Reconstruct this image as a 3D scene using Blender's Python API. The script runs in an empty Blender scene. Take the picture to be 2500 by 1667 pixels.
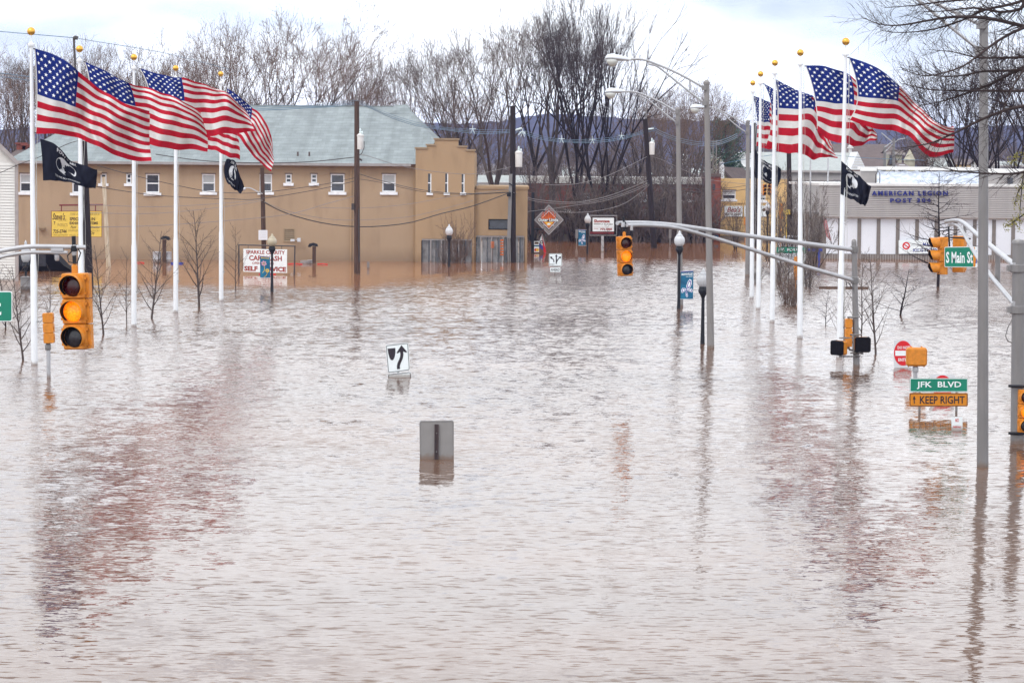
import bpy, math, random
import numpy as np
from mathutils import Vector, Matrix

SC = bpy.context.scene
COL = SC.collection
rad = math.radians

# ------------------------------------------------------------------ camera
F_PX, CX, CY = 6500.0, 1250.0, 833.5          # measured on the 2500 x 1667 photograph
EYE = Vector((0, 0, 5.6))
PITCH = math.atan(422.5 / F_PX)
ROLL = rad(0.45)
_F = Vector((0, math.cos(PITCH), -math.sin(PITCH)))
_U0 = Vector((0, math.sin(PITCH), math.cos(PITCH)))
_R0 = Vector((1, 0, 0))
_R = _R0 * math.cos(ROLL) + _U0 * math.sin(ROLL)
_U = -_R0 * math.sin(ROLL) + _U0 * math.cos(ROLL)
cam = bpy.data.cameras.new('camera')
cam.lens = 36.0 * F_PX / 2500.0
cam.sensor_width = 36.0
cam.clip_start = 0.5
cam.clip_end = 9000
cam_o = bpy.data.objects.new('camera', cam)
COL.objects.link(cam_o)
m = Matrix((( _R.x, _U.x, -_F.x, EYE.x), (_R.y, _U.y, -_F.y, EYE.y), (_R.z, _U.z, -_F.z, EYE.z), (0, 0, 0, 1)))
cam_o.matrix_world = m
SC.camera = cam_o

# ------------------------------------------------------------------ sky, sun, exposure
SUN_EL, SUN_AZ = rad(48), rad(215)            # high, from behind the camera and to the left
world = bpy.data.worlds.new('World')
SC.world = world
world.use_nodes = True
nt = world.node_tree
nt.nodes.clear()
N = nt.nodes.new
L = nt.links.new
tc = N('ShaderNodeTexCoord')
sky = N('ShaderNodeTexSky')
sky.sky_type = 'NISHITA'
sky.sun_disc = False
sky.sun_elevation = SUN_EL
sky.sun_rotation = SUN_AZ
sky.air_density = 1.0
sky.dust_density = 1.0
bg_s = N('ShaderNodeBackground'); bg_s.inputs['Strength'].default_value = 0.13
L(sky.outputs[0], bg_s.inputs['Color'])
# overcast cloud deck with thinner, bluer places
mp = N('ShaderNodeMapping'); mp.inputs['Scale'].default_value = (5.0, 5.0, 13.0)
mp.inputs['Location'].default_value = (0.9, 0.25, 0.6)
L(tc.outputs['Generated'], mp.inputs['Vector'])
nz = N('ShaderNodeTexNoise'); nz.inputs['Scale'].default_value = 1.0; nz.inputs['Detail'].default_value = 5; nz.inputs['Roughness'].default_value = 0.5
L(mp.outputs[0], nz.inputs['Vector'])
rp = N('ShaderNodeValToRGB')
rp.color_ramp.elements[0].position = 0.30; rp.color_ramp.elements[0].color = (0.35, 0.42, 0.53, 1)
rp.color_ramp.elements[1].position = 0.50; rp.color_ramp.elements[1].color = (1.03, 1.06, 1.09, 1)
L(nz.outputs['Fac'], rp.inputs['Fac'])
bg_c = N('ShaderNodeBackground'); bg_c.inputs['Strength'].default_value = 1.95
L(rp.outputs['Color'], bg_c.inputs['Color'])
rf = N('ShaderNodeMapRange'); rf.inputs['From Min'].default_value = 0.30; rf.inputs['From Max'].default_value = 0.50
rf.inputs['To Min'].default_value = 0.82; rf.inputs['To Max'].default_value = 0.98
L(nz.outputs['Fac'], rf.inputs['Value'])
mx = N('ShaderNodeMixShader')
L(rf.outputs['Result'], mx.inputs[0]); L(bg_s.outputs[0], mx.inputs[1]); L(bg_c.outputs[0], mx.inputs[2])
wo = N('ShaderNodeOutputWorld'); L(mx.outputs[0], wo.inputs['Surface'])

sun = bpy.data.lights.new('sun', 'SUN')
sun.energy = 1.3
sun.angle = rad(22)
sun.color = (1.0, 0.96, 0.90)
sun_o = bpy.data.objects.new('sun', sun)
COL.objects.link(sun_o)
sd = Vector((math.sin(SUN_AZ) * math.cos(SUN_EL), math.cos(SUN_AZ) * math.cos(SUN_EL), math.sin(SUN_EL)))
sun_o.rotation_euler = sd.to_track_quat('Z', 'Y').to_euler()
sun_o.location = (0, 0, 60)

vs = SC.view_settings
vs.view_transform = 'Standard'
vs.look = 'None'
vs.exposure = -0.08
vs.gamma = 1.0
vs.use_curve_mapping = False
SC.render.engine = 'CYCLES'
SC.cycles.max_bounces = 6
SC.cycles.diffuse_bounces = 2
SC.cycles.glossy_bounces = 3
SC.cycles.transmission_bounces = 3
SC.cycles.volume_bounces = 0
SC.cycles.transparent_max_bounces = 6

# ------------------------------------------------------------------ measuring helpers
def ray(px, py):
    return _F + _R * ((px - CX) / F_PX) - _U * ((py - CY) / F_PX)
def W(px, py, d):
    """world point on the line of sight through a photo pixel, at ground distance d"""
    r = ray(px, py)
    return EYE + r * (d / r.y)
def horizon(px):
    return 411.0 + (px - 1250) * math.tan(ROLL)
def G(px, py, z=0.0):
    r = ray(px, py)
    return EYE + r * ((z - EYE.z) / r.z)
def ppm(d):
    return F_PX / d

# ------------------------------------------------------------------ mesh building
class MB:
    def __init__(s):
        s.v = []; s.f = []; s.m = []; s.smooth = False
    def add(s, vs, fs, mat=0):
        b = len(s.v)
        s.v.extend([tuple(p) for p in vs])
        s.f.extend([tuple(b + i for i in f) for f in fs])
        s.m.extend([mat] * len(fs))
        return s
    def box(s, x0, x1, y0, y1, z0, z1, mat=0, bev=0.0):
        if bev > 0:
            return s.bbox(x0, x1, y0, y1, z0, z1, bev, mat)
        vs = [(x0, y0, z0), (x1, y0, z0), (x1, y1, z0), (x0, y1, z0), (x0, y0, z1), (x1, y0, z1), (x1, y1, z1), (x0, y1, z1)]
        fs = [(0, 1, 5, 4), (1, 2, 6, 5), (2, 3, 7, 6), (3, 0, 4, 7), (4, 5, 6, 7), (3, 2, 1, 0)]
        return s.add(vs, fs, mat)
    def bbox(s, x0, x1, y0, y1, z0, z1, b, mat=0):
        """box rounded in the front view: octagonal outline plus chamfered front and back"""
        def ring(y, k):
            o = b * k
            c = b
            return [(x0 + c + 0, y, z0 + o), (x1 - c, y, z0 + o), (x1 - o, y, z0 + c), (x1 - o, y, z1 - c), (x1 - c, y, z1 - o), (x0 + c, y, z1 - o), (x0 + o, y, z1 - c), (x0 + o, y, z0 + c)]
        rings = [ring(y0, 0.45), ring(y0 + b * .45, 0), ring(y1 - b * .45, 0), ring(y1, 0.45)]
        vs = [p for r in rings for p in r]
        fs = [tuple(range(8)), tuple(reversed(range(24, 32)))]
        for k in range(3):
            for i in range(8):
                a = k * 8 + i; c = k * 8 + (i + 1) % 8
                fs.append((c, a, a + 8, c + 8))
        return s.add(vs, fs, mat)
    def tube(s, pts, rs, n=6, mat=0, cap=True):
        pts = [Vector(p) for p in pts]
        if not hasattr(rs, '__len__'):
            rs = [rs] * len(pts)
        base = len(s.v)
        k = len(pts)
        up = None
        for i, p in enumerate(pts):
            t = (pts[min(i + 1, k - 1)] - pts[max(i - 1, 0)])
            if t.length < 1e-9:
                t = Vector((0, 0, 1))
            t.normalize()
            if up is None:
                up = Vector((0, 1, 0)) if abs(t.y) < 0.9 else Vector((1, 0, 0))
            a = t.cross(up)
            if a.length < 1e-4:
                a = t.cross(Vector((1, 0.3, 0)))
            a.normalize()
            b = a.cross(t)
            up = b
            r = rs[i]
            for j in range(n):
                an = 2 * math.pi * j / n
                q = p + a * (math.cos(an) * r) + b * (math.sin(an) * r)
                s.v.append((q.x, q.y, q.z))
        for i in range(k - 1):
            for j in range(n):
                j2 = (j + 1) % n
                s.f.append((base + i * n + j, base + i * n + j2, base + (i + 1) * n + j2, base + (i + 1) * n + j)); s.m.append(mat)
        if cap:
            s.f.append(tuple(base + j for j in reversed(range(n)))); s.m.append(mat)
            s.f.append(tuple(base + (k - 1) * n + j for j in range(n))); s.m.append(mat)
        return s
    def lathe(s, prof, o, n=16, mat=0, axis='z'):
        o = Vector(o)
        vs = []; fs = []
        for r, z in prof:
            for j in range(n):
                a = 2 * math.pi * j / n
                if axis == 'z':
                    vs.append((o.x + r * math.cos(a), o.y + r * math.sin(a), o.z + z))
                else:   # axis along -y (towards the camera)
                    vs.append((o.x + r * math.cos(a), o.y - z, o.z + r * math.sin(a)))
        for i in range(len(prof) - 1):
            for j in range(n):
                j2 = (j + 1) % n
                fs.append((i * n + j, i * n + j2, (i + 1) * n + j2, (i + 1) * n + j))
        fs.append(tuple(reversed(range(n)))); fs.append(tuple((len(prof) - 1) * n + j for j in range(n)))
        return s.add(vs, fs, mat)
    def prism(s, S, poly, o0, o1, mat=0):
        """flat outline in sign coordinates, front at offset o0, back at o1"""
        n = len(poly)
        vs = [S(u, v, o0) for u, v in poly] + [S(u, v, o1) for u, v in poly]
        fs = [tuple(range(n)), tuple(reversed(range(n, 2 * n)))]
        for i in range(n):
            j = (i + 1) % n
            fs.append((j, i, n + i, n + j))
        return s.add(vs, fs, mat)
    def ring(s, S, outer, inner, o0, o1, mat=0):
        n = len(outer)
        vs = [S(u, v, o0) for u, v in outer] + [S(u, v, o0) for u, v in inner] + [S(u, v, o1) for u, v in outer] + [S(u, v, o1) for u, v in inner]
        fs = []
        for i in range(n):
            j = (i + 1) % n
            fs += [(i, j, n + j, n + i), (2 * n + j, 2 * n + i, 3 * n + i, 3 * n + j), (j, i, 2 * n + i, 2 * n + j), (n + i, n + j, 3 * n + j, 3 * n + i)]
        return s.add(vs, fs, mat)
    def patch(s, S, poly, o, mat=0):
        return s.prism(S, poly, o, o - 0.003, mat)

ORG = {}
def _mesh(name, mb, mats, off=Vector((0, 0, 0)), smooth=False, fixn=False):
    me = bpy.data.meshes.new(name)
    if mb.v:
        a = np.array(mb.v, dtype=np.float64) - np.array(off)
        me.from_pydata(a.tolist(), [], mb.f)
    for mt in (mats if isinstance(mats, (list, tuple)) else [mats]):
        me.materials.append(mt)
    if isinstance(mats, (list, tuple)) and len(mats) > 1:
        me.polygons.foreach_set('material_index', mb.m)
    if smooth:
        me.polygons.foreach_set('use_smooth', [True] * len(me.polygons))
        if smooth != 'all':
            me.set_sharp_from_angle(angle=rad(40))
    me.update()
    return me
def thing(name, label, cat, loc, group=None):
    o = bpy.data.objects.new(name, None)
    COL.objects.link(o)
    o.empty_display_size = 0.2
    o.location = loc
    o['label'] = label; o['category'] = cat
    if group: o['group'] = group
    ORG[o.name] = Vector(loc)
    return o
def part(name, mb, mats, parent, smooth=False, label=None, kind=None):
    me = _mesh(name, mb, mats, ORG[parent.name], smooth)
    o = bpy.data.objects.new(name, me)
    COL.objects.link(o)
    o.parent = parent
    ORG[o.name] = ORG[parent.name]
    if label: o['label'] = label
    if kind: o['kind'] = kind
    return o
def solo(name, mb, mats, label, cat, loc=(0, 0, 0), group=None, smooth=False):
    me = _mesh(name, mb, mats, Vector(loc), smooth)
    o = bpy.data.objects.new(name, me); COL.objects.link(o)
    o.location = loc
    o['label'] = label; o['category'] = cat
    if group: o['group'] = group
    ORG[o.name] = Vector(loc)
    return o
def setting(name, mb, mats, kind='structure', smooth=False, label=None):
    me = _mesh(name, mb, mats, smooth=smooth)
    o = bpy.data.objects.new(name, me); COL.objects.link(o)
    o['kind'] = kind
    if label: o['label'] = label
    ORG[o.name] = Vector((0, 0, 0))
    return o

# ------------------------------------------------------------------ materials
def mat(name, col, rough=0.6, metal=0.0, var=0.10, scale=4.0, bump=0.0, bscale=None, emis=None, estr=0, spec=0.4, stretch=(1, 1, 1), transl=0, col2=None):
    mt = bpy.data.materials.new(name); mt.use_nodes = True
    t = mt.node_tree; n = t.nodes; p = n['Principled BSDF']
    p.inputs['Roughness'].default_value = rough
    p.inputs['Metallic'].default_value = metal
    p.inputs['Specular IOR Level'].default_value = spec
    co = n.new('ShaderNodeTexCoord'); mpn = n.new('ShaderNodeMapping'); mpn.inputs['Scale'].default_value = stretch
    t.links.new(co.outputs['Object'], mpn.inputs['Vector'])
    nn = n.new('ShaderNodeTexNoise'); nn.inputs['Scale'].default_value = scale; nn.inputs['Detail'].default_value = 4
    t.links.new(mpn.outputs[0], nn.inputs['Vector'])
    cr = n.new('ShaderNodeValToRGB')
    c = col
    a = tuple(max(0, x * (1 - var)) for x in c); b = tuple(min(1, x * (1 + var)) for x in c)
    if col2: b = col2
    cr.color_ramp.elements[0].position = 0.32; cr.color_ramp.elements[0].color = (*a, 1)
    cr.color_ramp.elements[1].position = 0.68; cr.color_ramp.elements[1].color = (*b, 1)
    t.links.new(nn.outputs['Fac'], cr.inputs['Fac']); t.links.new(cr.outputs['Color'], p.inputs['Base Color'])
    if bump:
        bn = n.new('ShaderNodeTexNoise'); bn.inputs['Scale'].default_value = bscale or scale * 4
        t.links.new(mpn.outputs[0], bn.inputs['Vector'])
        bp = n.new('ShaderNodeBump'); bp.inputs['Strength'].default_value = bump; bp.inputs['Distance'].default_value = 0.02
        t.links.new(bn.outputs['Fac'], bp.inputs['Height']); t.links.new(bp.outputs[0], p.inputs['Normal'])
    if emis:
        p.inputs['Emission Color'].default_value = (*emis, 1); p.inputs['Emission Strength'].default_value = estr
    if transl:
        tr = n.new('ShaderNodeBsdfTranslucent'); t.links.new(cr.outputs['Color'], tr.inputs['Color'])
        ms = n.new('ShaderNodeMixShader'); ms.inputs[0].default_value = transl
        out = n['Material Output']
        t.links.new(p.outputs[0], ms.inputs[1]); t.links.new(tr.outputs[0], ms.inputs[2]); t.links.new(ms.outputs[0], out.inputs['Surface'])
    return mt

M = {}
M['white_paint'] = mat('white_paint', (.82, .83, .84), .45, var=.04, scale=2)
M['pole_white'] = mat('pole_white', (.80, .82, .85), .32, var=.05, scale=1.5)
M['gold'] = mat('gold', (.72, .40, .07), .28, 0.75, var=.12, scale=9)
M['rope'] = mat('rope', (.5, .5, .48), .9)
M['flag_red'] = mat('flag_red', (.43, .006, .022), .75, var=.08, scale=5, spec=.2, transl=.18)
M['flag_white'] = mat('flag_white', (.66, .645, .63), .75, var=.05, scale=5, spec=.2, transl=.18)
M['flag_blue'] = mat('flag_blue', (.005, .018, .16), .75, var=.10, scale=5, spec=.2, transl=.10)
M['star_white'] = mat('star_white', (.82, .84, .86), .7, var=.02, spec=.2)
M['flag_black'] = mat('flag_black', (.008, .009, .020), .7, var=.2, scale=6, spec=.15)
M['print_white'] = mat('print_white', (.62, .63, .66), .7, var=.05)
M['galv'] = mat('galvanised', (.21, .20, .20), .42, .35, var=.08, scale=5, stretch=(1, 1, .3))
M['galv_light'] = mat('galvanised_light', (.42, .42, .44), .38, .25, var=.08, scale=5)
M['concrete_pole'] = mat('concrete_pole', (.23, .215, .21), .7, var=.07, scale=6, stretch=(1, 1, .25), bump=.1)
M['alu'] = mat('aluminium', (.60, .62, .66), .35, .35, var=.05)
M['lens_clear'] = mat('lens_clear', (.62, .63, .60), .18, var=.08, scale=14, spec=.7)
M['globe'] = mat('globe_glass', (.74, .75, .78), .22, var=.04, spec=.6, transl=.3)
M['globe_warm'] = mat('globe_warm', (.62, .54, .40), .25, var=.08, spec=.6, transl=.3)
M['globe_clear'] = mat('globe_clear', (.70, .71, .73), .15, var=.03, spec=.6, transl=.5)
M['black_metal'] = mat('black_metal', (.012, .013, .018), .5, var=.15, spec=.3)
M['signal_yellow'] = mat('signal_yellow', (.60, .21, .014), .5, var=.15, scale=11, bump=.08, spec=.45)
M['signal_black'] = mat('signal_black', (.006, .005, .007), .75, var=.2, spec=.12)
M['lens_red'] = mat('lens_red_off', (.045, .002, .004), .2, var=.2, scale=30, spec=.5)
M['lens_green'] = mat('lens_green_off', (.022, .020, .026), .2, var=.2, scale=30, spec=.5)
M['lens_amber_off'] = mat('lens_amber_off', (.06, .02, .004), .2, var=.2, spec=.5)
M['wood_pole'] = mat('wood_pole', (.070, .040, .030), .85, var=.35, scale=5, stretch=(3, 3, .25), bump=.4)
M['dark_pole'] = mat('dark_pole', (.018, .011, .013), .85, var=.3, scale=5, stretch=(3, 3, .25), bump=.3)
M['pale_pole'] = mat('pale_pole', (.52, .40, .26), .8, var=.25, scale=5, stretch=(2, 2, .3), bump=.2, col2=(.62, .55, .44))
M['wire_black'] = mat('wire_black', (.05, .045, .045), .6)
M['wire_blue'] = mat('wire_blue', (.10, .19, .28), .5)
M['wire_grey'] = mat('wire_grey', (.22, .20, .20), .6)
M['insulator'] = mat('insulator', (.70, .80, .82), .3)
M['steel_dark'] = mat('steel_dark', (.07, .06, .06), .5, .3)
M['sign_white'] = mat('sign_white', (.78, .83, .85), .4, var=.05, scale=3)
M['sign_black'] = mat('sign_black', (.022, .014, .022), .45, var=.1)
M['sign_back'] = mat('sign_back', (.25, .238, .235), .55, .15, var=.05, scale=5)
M['sign_post'] = mat('sign_post_dark', (.060, .040, .042), .6, var=.15)
M['sign_green'] = mat('sign_green', (.004, .20, .125), .42, var=.07, scale=4)
M['sign_orange'] = mat('sign_orange', (.62, .22, .010), .42, var=.08, scale=4)
M['sign_red'] = mat('sign_red', (.62, .012, .02), .42, var=.06)
M['sign_yellow'] = mat('sign_yellow', (.78, .56, .10), .6, var=.08, scale=4)
M['ink_brown'] = mat('ink_brown', (.09, .05, .025), .7)
M['ink_faded'] = mat('ink_faded', (.38, .26, .07), .7)
M['ink_red'] = mat('ink_red', (.32, .05, .035), .7)
M['ink_blue'] = mat('ink_blue', (.03, .05, .30), .6)
M['banner_blue'] = mat('banner_blue', (.006, .10, .24), .7, var=.35, scale=3, col2=(.01, .17, .30))
M['banner_purple'] = mat('banner_purple', (.13, .08, .36), .7)
M['banner_pink'] = mat('banner_pink', (.55, .32, .42), .7)
M['banner_gold'] = mat('banner_gold', (.72, .50, .05), .7)
M['sign_grey'] = mat('sign_grey', (.24, .21, .205), .5, var=.04)
M['flame_orange'] = mat('flame_orange', (.62, .13, .008), .5, var=.2)
M['flame_yellow'] = mat('flame_yellow', (.90, .50, .03), .5, var=.2)
M['flame_red'] = mat('flame_red', (.55, .05, .01), .5, var=.2)
M['maroon'] = mat('maroon', (.16, .02, .025), .6)

def weather_wall(name, col, dirty, low=0.9):
    """painted render: broad tonal drift, fine grain, damp band just above the flood"""
    mt = mat(name, col, .85, var=.05, scale=.35, bump=.25, bscale=18, spec=.2)
    t = mt.node_tree; n = t.nodes; p = n['Principled BSDF']
    src = p.inputs['Base Color'].links[0].from_socket
    g = n.new('ShaderNodeNewGeometry'); sx = n.new('ShaderNodeSeparateXYZ'); t.links.new(g.outputs['Position'], sx.inputs[0])
    n2 = n.new('ShaderNodeTexNoise'); n2.inputs['Scale'].default_value = 1.2; n2.inputs['Detail'].default_value = 6
    mp2 = n.new('ShaderNodeMapping'); mp2.inputs['Scale'].default_value = (1.5, 1.5, .35)
    t.links.new(g.outputs['Position'], mp2.inputs[0]); t.links.new(mp2.outputs[0], n2.inputs['Vector'])
    ad = n.new('ShaderNodeMath'); ad.operation = 'MULTIPLY_ADD'; ad.inputs[1].default_value = 0.5
    t.links.new(n2.outputs['Fac'], ad.inputs[0]); t.links.new(sx.outputs['Z'], ad.inputs[2])
    mr = n.new('ShaderNodeMapRange'); mr.inputs['From Min'].default_value = .30; mr.inputs['From Max'].default_value = .25 + low
    mr.inputs['To Min'].default_value = .75; mr.inputs['To Max'].default_value = 0
    t.links.new(ad.outputs[0], mr.inputs['Value'])
    m1 = n.new('ShaderNodeMixRGB'); m1.inputs[2].default_value = (*dirty, 1)
    t.links.new(mr.outputs[0], m1.inputs[0]); t.links.new(src, m1.inputs[1])
    mr2 = n.new('ShaderNodeMapRange'); mr2.inputs['From Min'].default_value = .5; mr2.inputs['From Max'].default_value = .75
    mr2.inputs['To Min'].default_value = 0; mr2.inputs['To Max'].default_value = .42
    t.links.new(n2.outputs['Fac'], mr2.inputs['Value'])
    m2 = n.new('ShaderNodeMixRGB'); m2.inputs[2].default_value = (*dirty, 1)
    t.links.new(mr2.outputs[0], m2.inputs[0]); t.links.new(m1.outputs[0], m2.inputs[1])
    t.links.new(m2.outputs[0], p.inputs['Base Color'])
    return mt
M['tan'] = weather_wall('tan_stucco', (.385, .28, .188), (.25, .175, .12))
M['tan2'] = weather_wall('ochre_stucco', (.37, .255, .155), (.23, .15, .09), .6)
M['taupe'] = mat('taupe_siding', (.38, .35, .34), .6, var=.05, scale=2)
M['taupe_trim'] = mat('taupe_trim', (.19, .165, .15), .7, var=.08)
M['panel_white'] = mat('panel_white', (.72, .74, .80), .6, var=.05, scale=.6)
M['cap_white'] = mat('cap_white', (.70, .69, .68), .6, var=.05)
M['tarp'] = mat('roof_tarp', (.72, .78, .90), .5, var=.09, scale=.7, bump=.6, bscale=1.6, stretch=(.5, 1, 1.4))
M['siding_white'] = mat('siding_white', (.70, .68, .65), .6, var=.03)
M['trim_grey'] = mat('trim_grey', (.36, .32, .31), .6)
M['brick'] = mat('red_brick', (.20, .055, .038), .85, var=.25, scale=3)
M['yellow_wall'] = mat('yellow_wall', (.66, .45, .20), .8, var=.05, scale=1)
M['roof_brown'] = mat('roof_brown', (.115, .085, .080), .85, var=.15, scale=2)
M['roof_grey'] = mat('roof_grey', (.36, .38, .37), .8, var=.08, scale=2)
M['stone'] = mat('pale_stone', (.42, .39, .30), .8, var=.3, scale=1.6)
M['glass_dark'] = mat('glass_dark', (.030, .032, .045), .12, var=.3, spec=.7)
M['glass_blind'] = mat('window_blind', (.40, .41, .42), .35, var=.06, spec=.5)
M['glass_shop'] = mat('shop_glass', (.16, .155, .16), .16, var=.35, scale=1.4, spec=.6, col2=(.34, .33, .34))
M['frame_white'] = mat('frame_white', (.78, .80, .84), .5)
M['frame_grey'] = mat('frame_grey', (.30, .28, .28), .5)
M['louvre'] = mat('louvre', (.30, .22, .14), .7)
M['bark'] = mat('bark_grey_brown', (.085, .066, .060), .9, var=.25, scale=3, spec=.2)
M['bark_dark'] = mat('bark_dark', (.022, .015, .016), .9, var=.25, scale=3, spec=.2)
M['twig'] = mat('twig_grey', (.125, .098, .085), .9, var=.25, scale=.7, spec=.2)
M['twig_red'] = mat('twig_budding', (.145, .098, .078), .9, var=.3, scale=.6, spec=.2)
M['twig_dark'] = mat('twig_dark', (.055, .040, .040), .9, var=.25, scale=.7, spec=.2)
M['woods_twig'] = mat('woods_twig', (.13, .100, .095), .95, var=.25, scale=.15, spec=.1)
M['needle'] = mat('pine_needle', (.045, .085, .055), .8, var=.3, scale=1)
M['willow'] = mat('spring_leaf', (.22, .20, .045), .8, var=.3, scale=4)
def silt_mark(mt, top=.12):
    """wet silt left on anything standing in the flood, ragged at its upper edge"""
    t = mt.node_tree; n = t.nodes; p = n['Principled BSDF']
    src = p.inputs['Base Color'].links[0].from_socket
    g = n.new('ShaderNodeNewGeometry'); sx = n.new('ShaderNodeSeparateXYZ'); t.links.new(g.outputs['Position'], sx.inputs[0])
    q = n.new('ShaderNodeTexNoise'); q.inputs['Scale'].default_value = 9; t.links.new(g.outputs['Position'], q.inputs['Vector'])
    ad = n.new('ShaderNodeMath'); ad.operation = 'MULTIPLY_ADD'; ad.inputs[1].default_value = -.16; t.links.new(q.outputs['Fac'], ad.inputs[0]); t.links.new(sx.outputs['Z'], ad.inputs[2])
    mr = n.new('ShaderNodeMapRange'); mr.inputs['From Min'].default_value = -.04; mr.inputs['From Max'].default_value = top - .08; mr.inputs['To Min'].default_value = .65; mr.inputs['To Max'].default_value = 0
    t.links.new(ad.outputs[0], mr.inputs['Value'])
    m1 = n.new('ShaderNodeMixRGB'); m1.inputs[2].default_value = (.17, .10, .065, 1); t.links.new(mr.outputs[0], m1.inputs[0]); t.links.new(src, m1.inputs[1]); t.links.new(m1.outputs[0], p.inputs['Base Color'])
for k_ in ('pole_white', 'galv', 'galv_light', 'concrete_pole', 'sign_white', 'sign_back', 'taupe_trim', 'wood_pole', 'siding_white', 'frame_grey'):
    silt_mark(M[k_])
M['ground'] = mat('muddy_ground', (.10, .075, .055), .95, var=.3, scale=.3, bump=.5)
M['hill'] = mat('wooded_hill', (.050, .040, .052), 1.0, var=.35, scale=.02, spec=.0)

# ------------------------------------------------------------------ water
def water_material():
    mt = bpy.data.materials.new('flood_water'); mt.use_nodes = True
    t = mt.node_tree; n = t.nodes; l = t.links.new; p = n['Principled BSDF']
    p.inputs['IOR'].default_value = 1.33
    p.inputs['Roughness'].default_value = 0.03
    p.inputs['Specular IOR Level'].default_value = 0.5
    g = n.new('ShaderNodeNewGeometry')
    def noise(scale, stretch, detail=2, rough=.5, rotz=0, off=0):
        mp = n.new('ShaderNodeMapping'); mp.inputs['Scale'].default_value = stretch; mp.inputs['Rotation'].default_value = (0, 0, rotz)
        mp.inputs['Location'].default_value = (off, off * .7, off * .3)
        l(g.outputs['Position'], mp.inputs[0])
        q = n.new('ShaderNodeTexNoise'); q.inputs['Scale'].default_value = scale; q.inputs['Detail'].default_value = detail; q.inputs['Roughness'].default_value = rough
        l(mp.outputs[0], q.inputs['Vector'])
        return q
    def vmath(op, a, b):
        q = n.new('ShaderNodeVectorMath'); q.operation = op
        for i, x in enumerate((a, b)):
            if isinstance(x, (tuple, list)): q.inputs[i].default_value = x
            elif x is not None: l(x, q.inputs[i])
        return q.outputs[0]
    def fmath(op, a, b, c=None):
        q = n.new('ShaderNodeMath'); q.operation = op
        for i, x in enumerate((a, b, c)):
            if x is None: continue
            if isinstance(x, (int, float)): q.inputs[i].default_value = x
            else: l(x, q.inputs[i])
        return q.outputs[0]
    def slope(q, ax, ay):
        c = vmath('SUBTRACT', q.outputs['Color'], (.5, .5, .5))
        return vmath('MULTIPLY', c, (ax, ay, 0))
    # wavelets of several sizes: each one tips the surface a little
    s1 = slope(noise(1.0, (.45, 1.0, 1), 2, .5, rad(8)), WS[0][0], WS[0][1])
    s2 = slope(noise(4.2, (.45, 1.0, 1), 2, .5, rad(-6), 3.1), WS[1][0], WS[1][1])
    s3 = slope(noise(13.0, (.5, 1.0, 1), 2, .6, rad(4), 7.7), WS[2][0], WS[2][1])
    s = vmath('ADD', vmath('ADD', s1, s2), s3)
    s4 = slope(noise(1.0, (2.4, .85, 1), 2, .55, rad(-12), 9.3), .10, .17)
    s = vmath('ADD', s, s4)
    # short steep ripple fronts, scattered
    dn = noise(11.0, (.36, 1.0, 1), 1.2, .5, rad(3), 4.4)
    dm = n.new('ShaderNodeMapRange'); dm.interpolation_type = 'SMOOTHSTEP'
    dm.inputs['From Min'].default_value = .56; dm.inputs['From Max'].default_value = .72; dm.inputs['To Max'].default_value = 1
    l(dn.outputs['Fac'], dm.inputs['Value'])
    ds = n.new('ShaderNodeVectorMath'); ds.operation = 'SCALE'; ds.inputs[0].default_value = (0, -DASH, 0); l(dm.outputs[0], ds.inputs['Scale'])
    # wind patches: ripple strength drifts over the surface
    pa = noise(.045, (.5, 1.0, 1), 3, .55, 0, 11)
    am = n.new('ShaderNodeMapRange'); am.inputs['From Min'].default_value = .34; am.inputs['From Max'].default_value = .66
    am.inputs['To Min'].default_value = .42; am.inputs['To Max'].default_value = 1.4
    l(pa.outputs['Fac'], am.inputs['Value'])
    # sheltered, almost flat water in the lee of the tan building
    sx = n.new('ShaderNodeSeparateXYZ'); l(g.outputs['Position'], sx.inputs[0])
    wob = noise(.06, (.35, 1, 1), 4, .6, 0, 5)
    yy = fmath('MULTIPLY_ADD', wob.outputs['Fac'], 26.0, sx.outputs['Y'])
    xr = n.new('ShaderNodeMapRange'); xr.inputs['From Min'].default_value = -7; xr.inputs['From Max'].default_value = 4
    xr.inputs['To Min'].default_value = 0; xr.inputs['To Max'].default_value = -36
    l(sx.outputs['X'], xr.inputs['Value'])
    yy2 = fmath('ADD', yy, xr.outputs[0])
    cm = n.new('ShaderNodeMapRange'); cm.inputs['From Min'].default_value = 133; cm.inputs['From Max'].default_value = 146
    cm.inputs['To Min'].default_value = 1.0; cm.inputs['To Max'].default_value = .14
    l(yy2, cm.inputs['Value'])
    # the nearest water lies smoother, under the embankment
    nm = n.new('ShaderNodeMapRange'); nm.inputs['From Min'].default_value = 30; nm.inputs['From Max'].default_value = 62
    nm.inputs['To Min'].default_value = .42; nm.inputs['To Max'].default_value = 1.0
    l(sx.outputs['Y'], nm.inputs['Value'])
    k = fmath('MULTIPLY', fmath('MULTIPLY', am.outputs[0], cm.outputs[0]), nm.outputs[0])
    dk = n.new('ShaderNodeVectorMath'); dk.operation = 'SCALE'; l(ds.outputs[0], dk.inputs[0]); l(cm.outputs[0], dk.inputs['Scale'])
    ks = n.new('ShaderNodeVectorMath'); ks.operation = 'SCALE'; l(s, ks.inputs[0]); l(k, ks.inputs['Scale'])
    tl = n.new('ShaderNodeVectorMath'); tl.operation = 'SCALE'; tl.inputs[0].default_value = (0, -TILT, 0); l(k, tl.inputs['Scale'])
    nv = vmath('NORMALIZE', vmath('ADD', vmath('ADD', vmath('ADD', ks.outputs[0], dk.outputs[0]), tl.outputs[0]), (0, 0, 1)), None)
    l(nv, p.inputs['Normal'])
    # silt: brown body colour with drifting streaks
    si = noise(.12, (.35, 1, 1), 5, .6, rad(5), 2)
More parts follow.
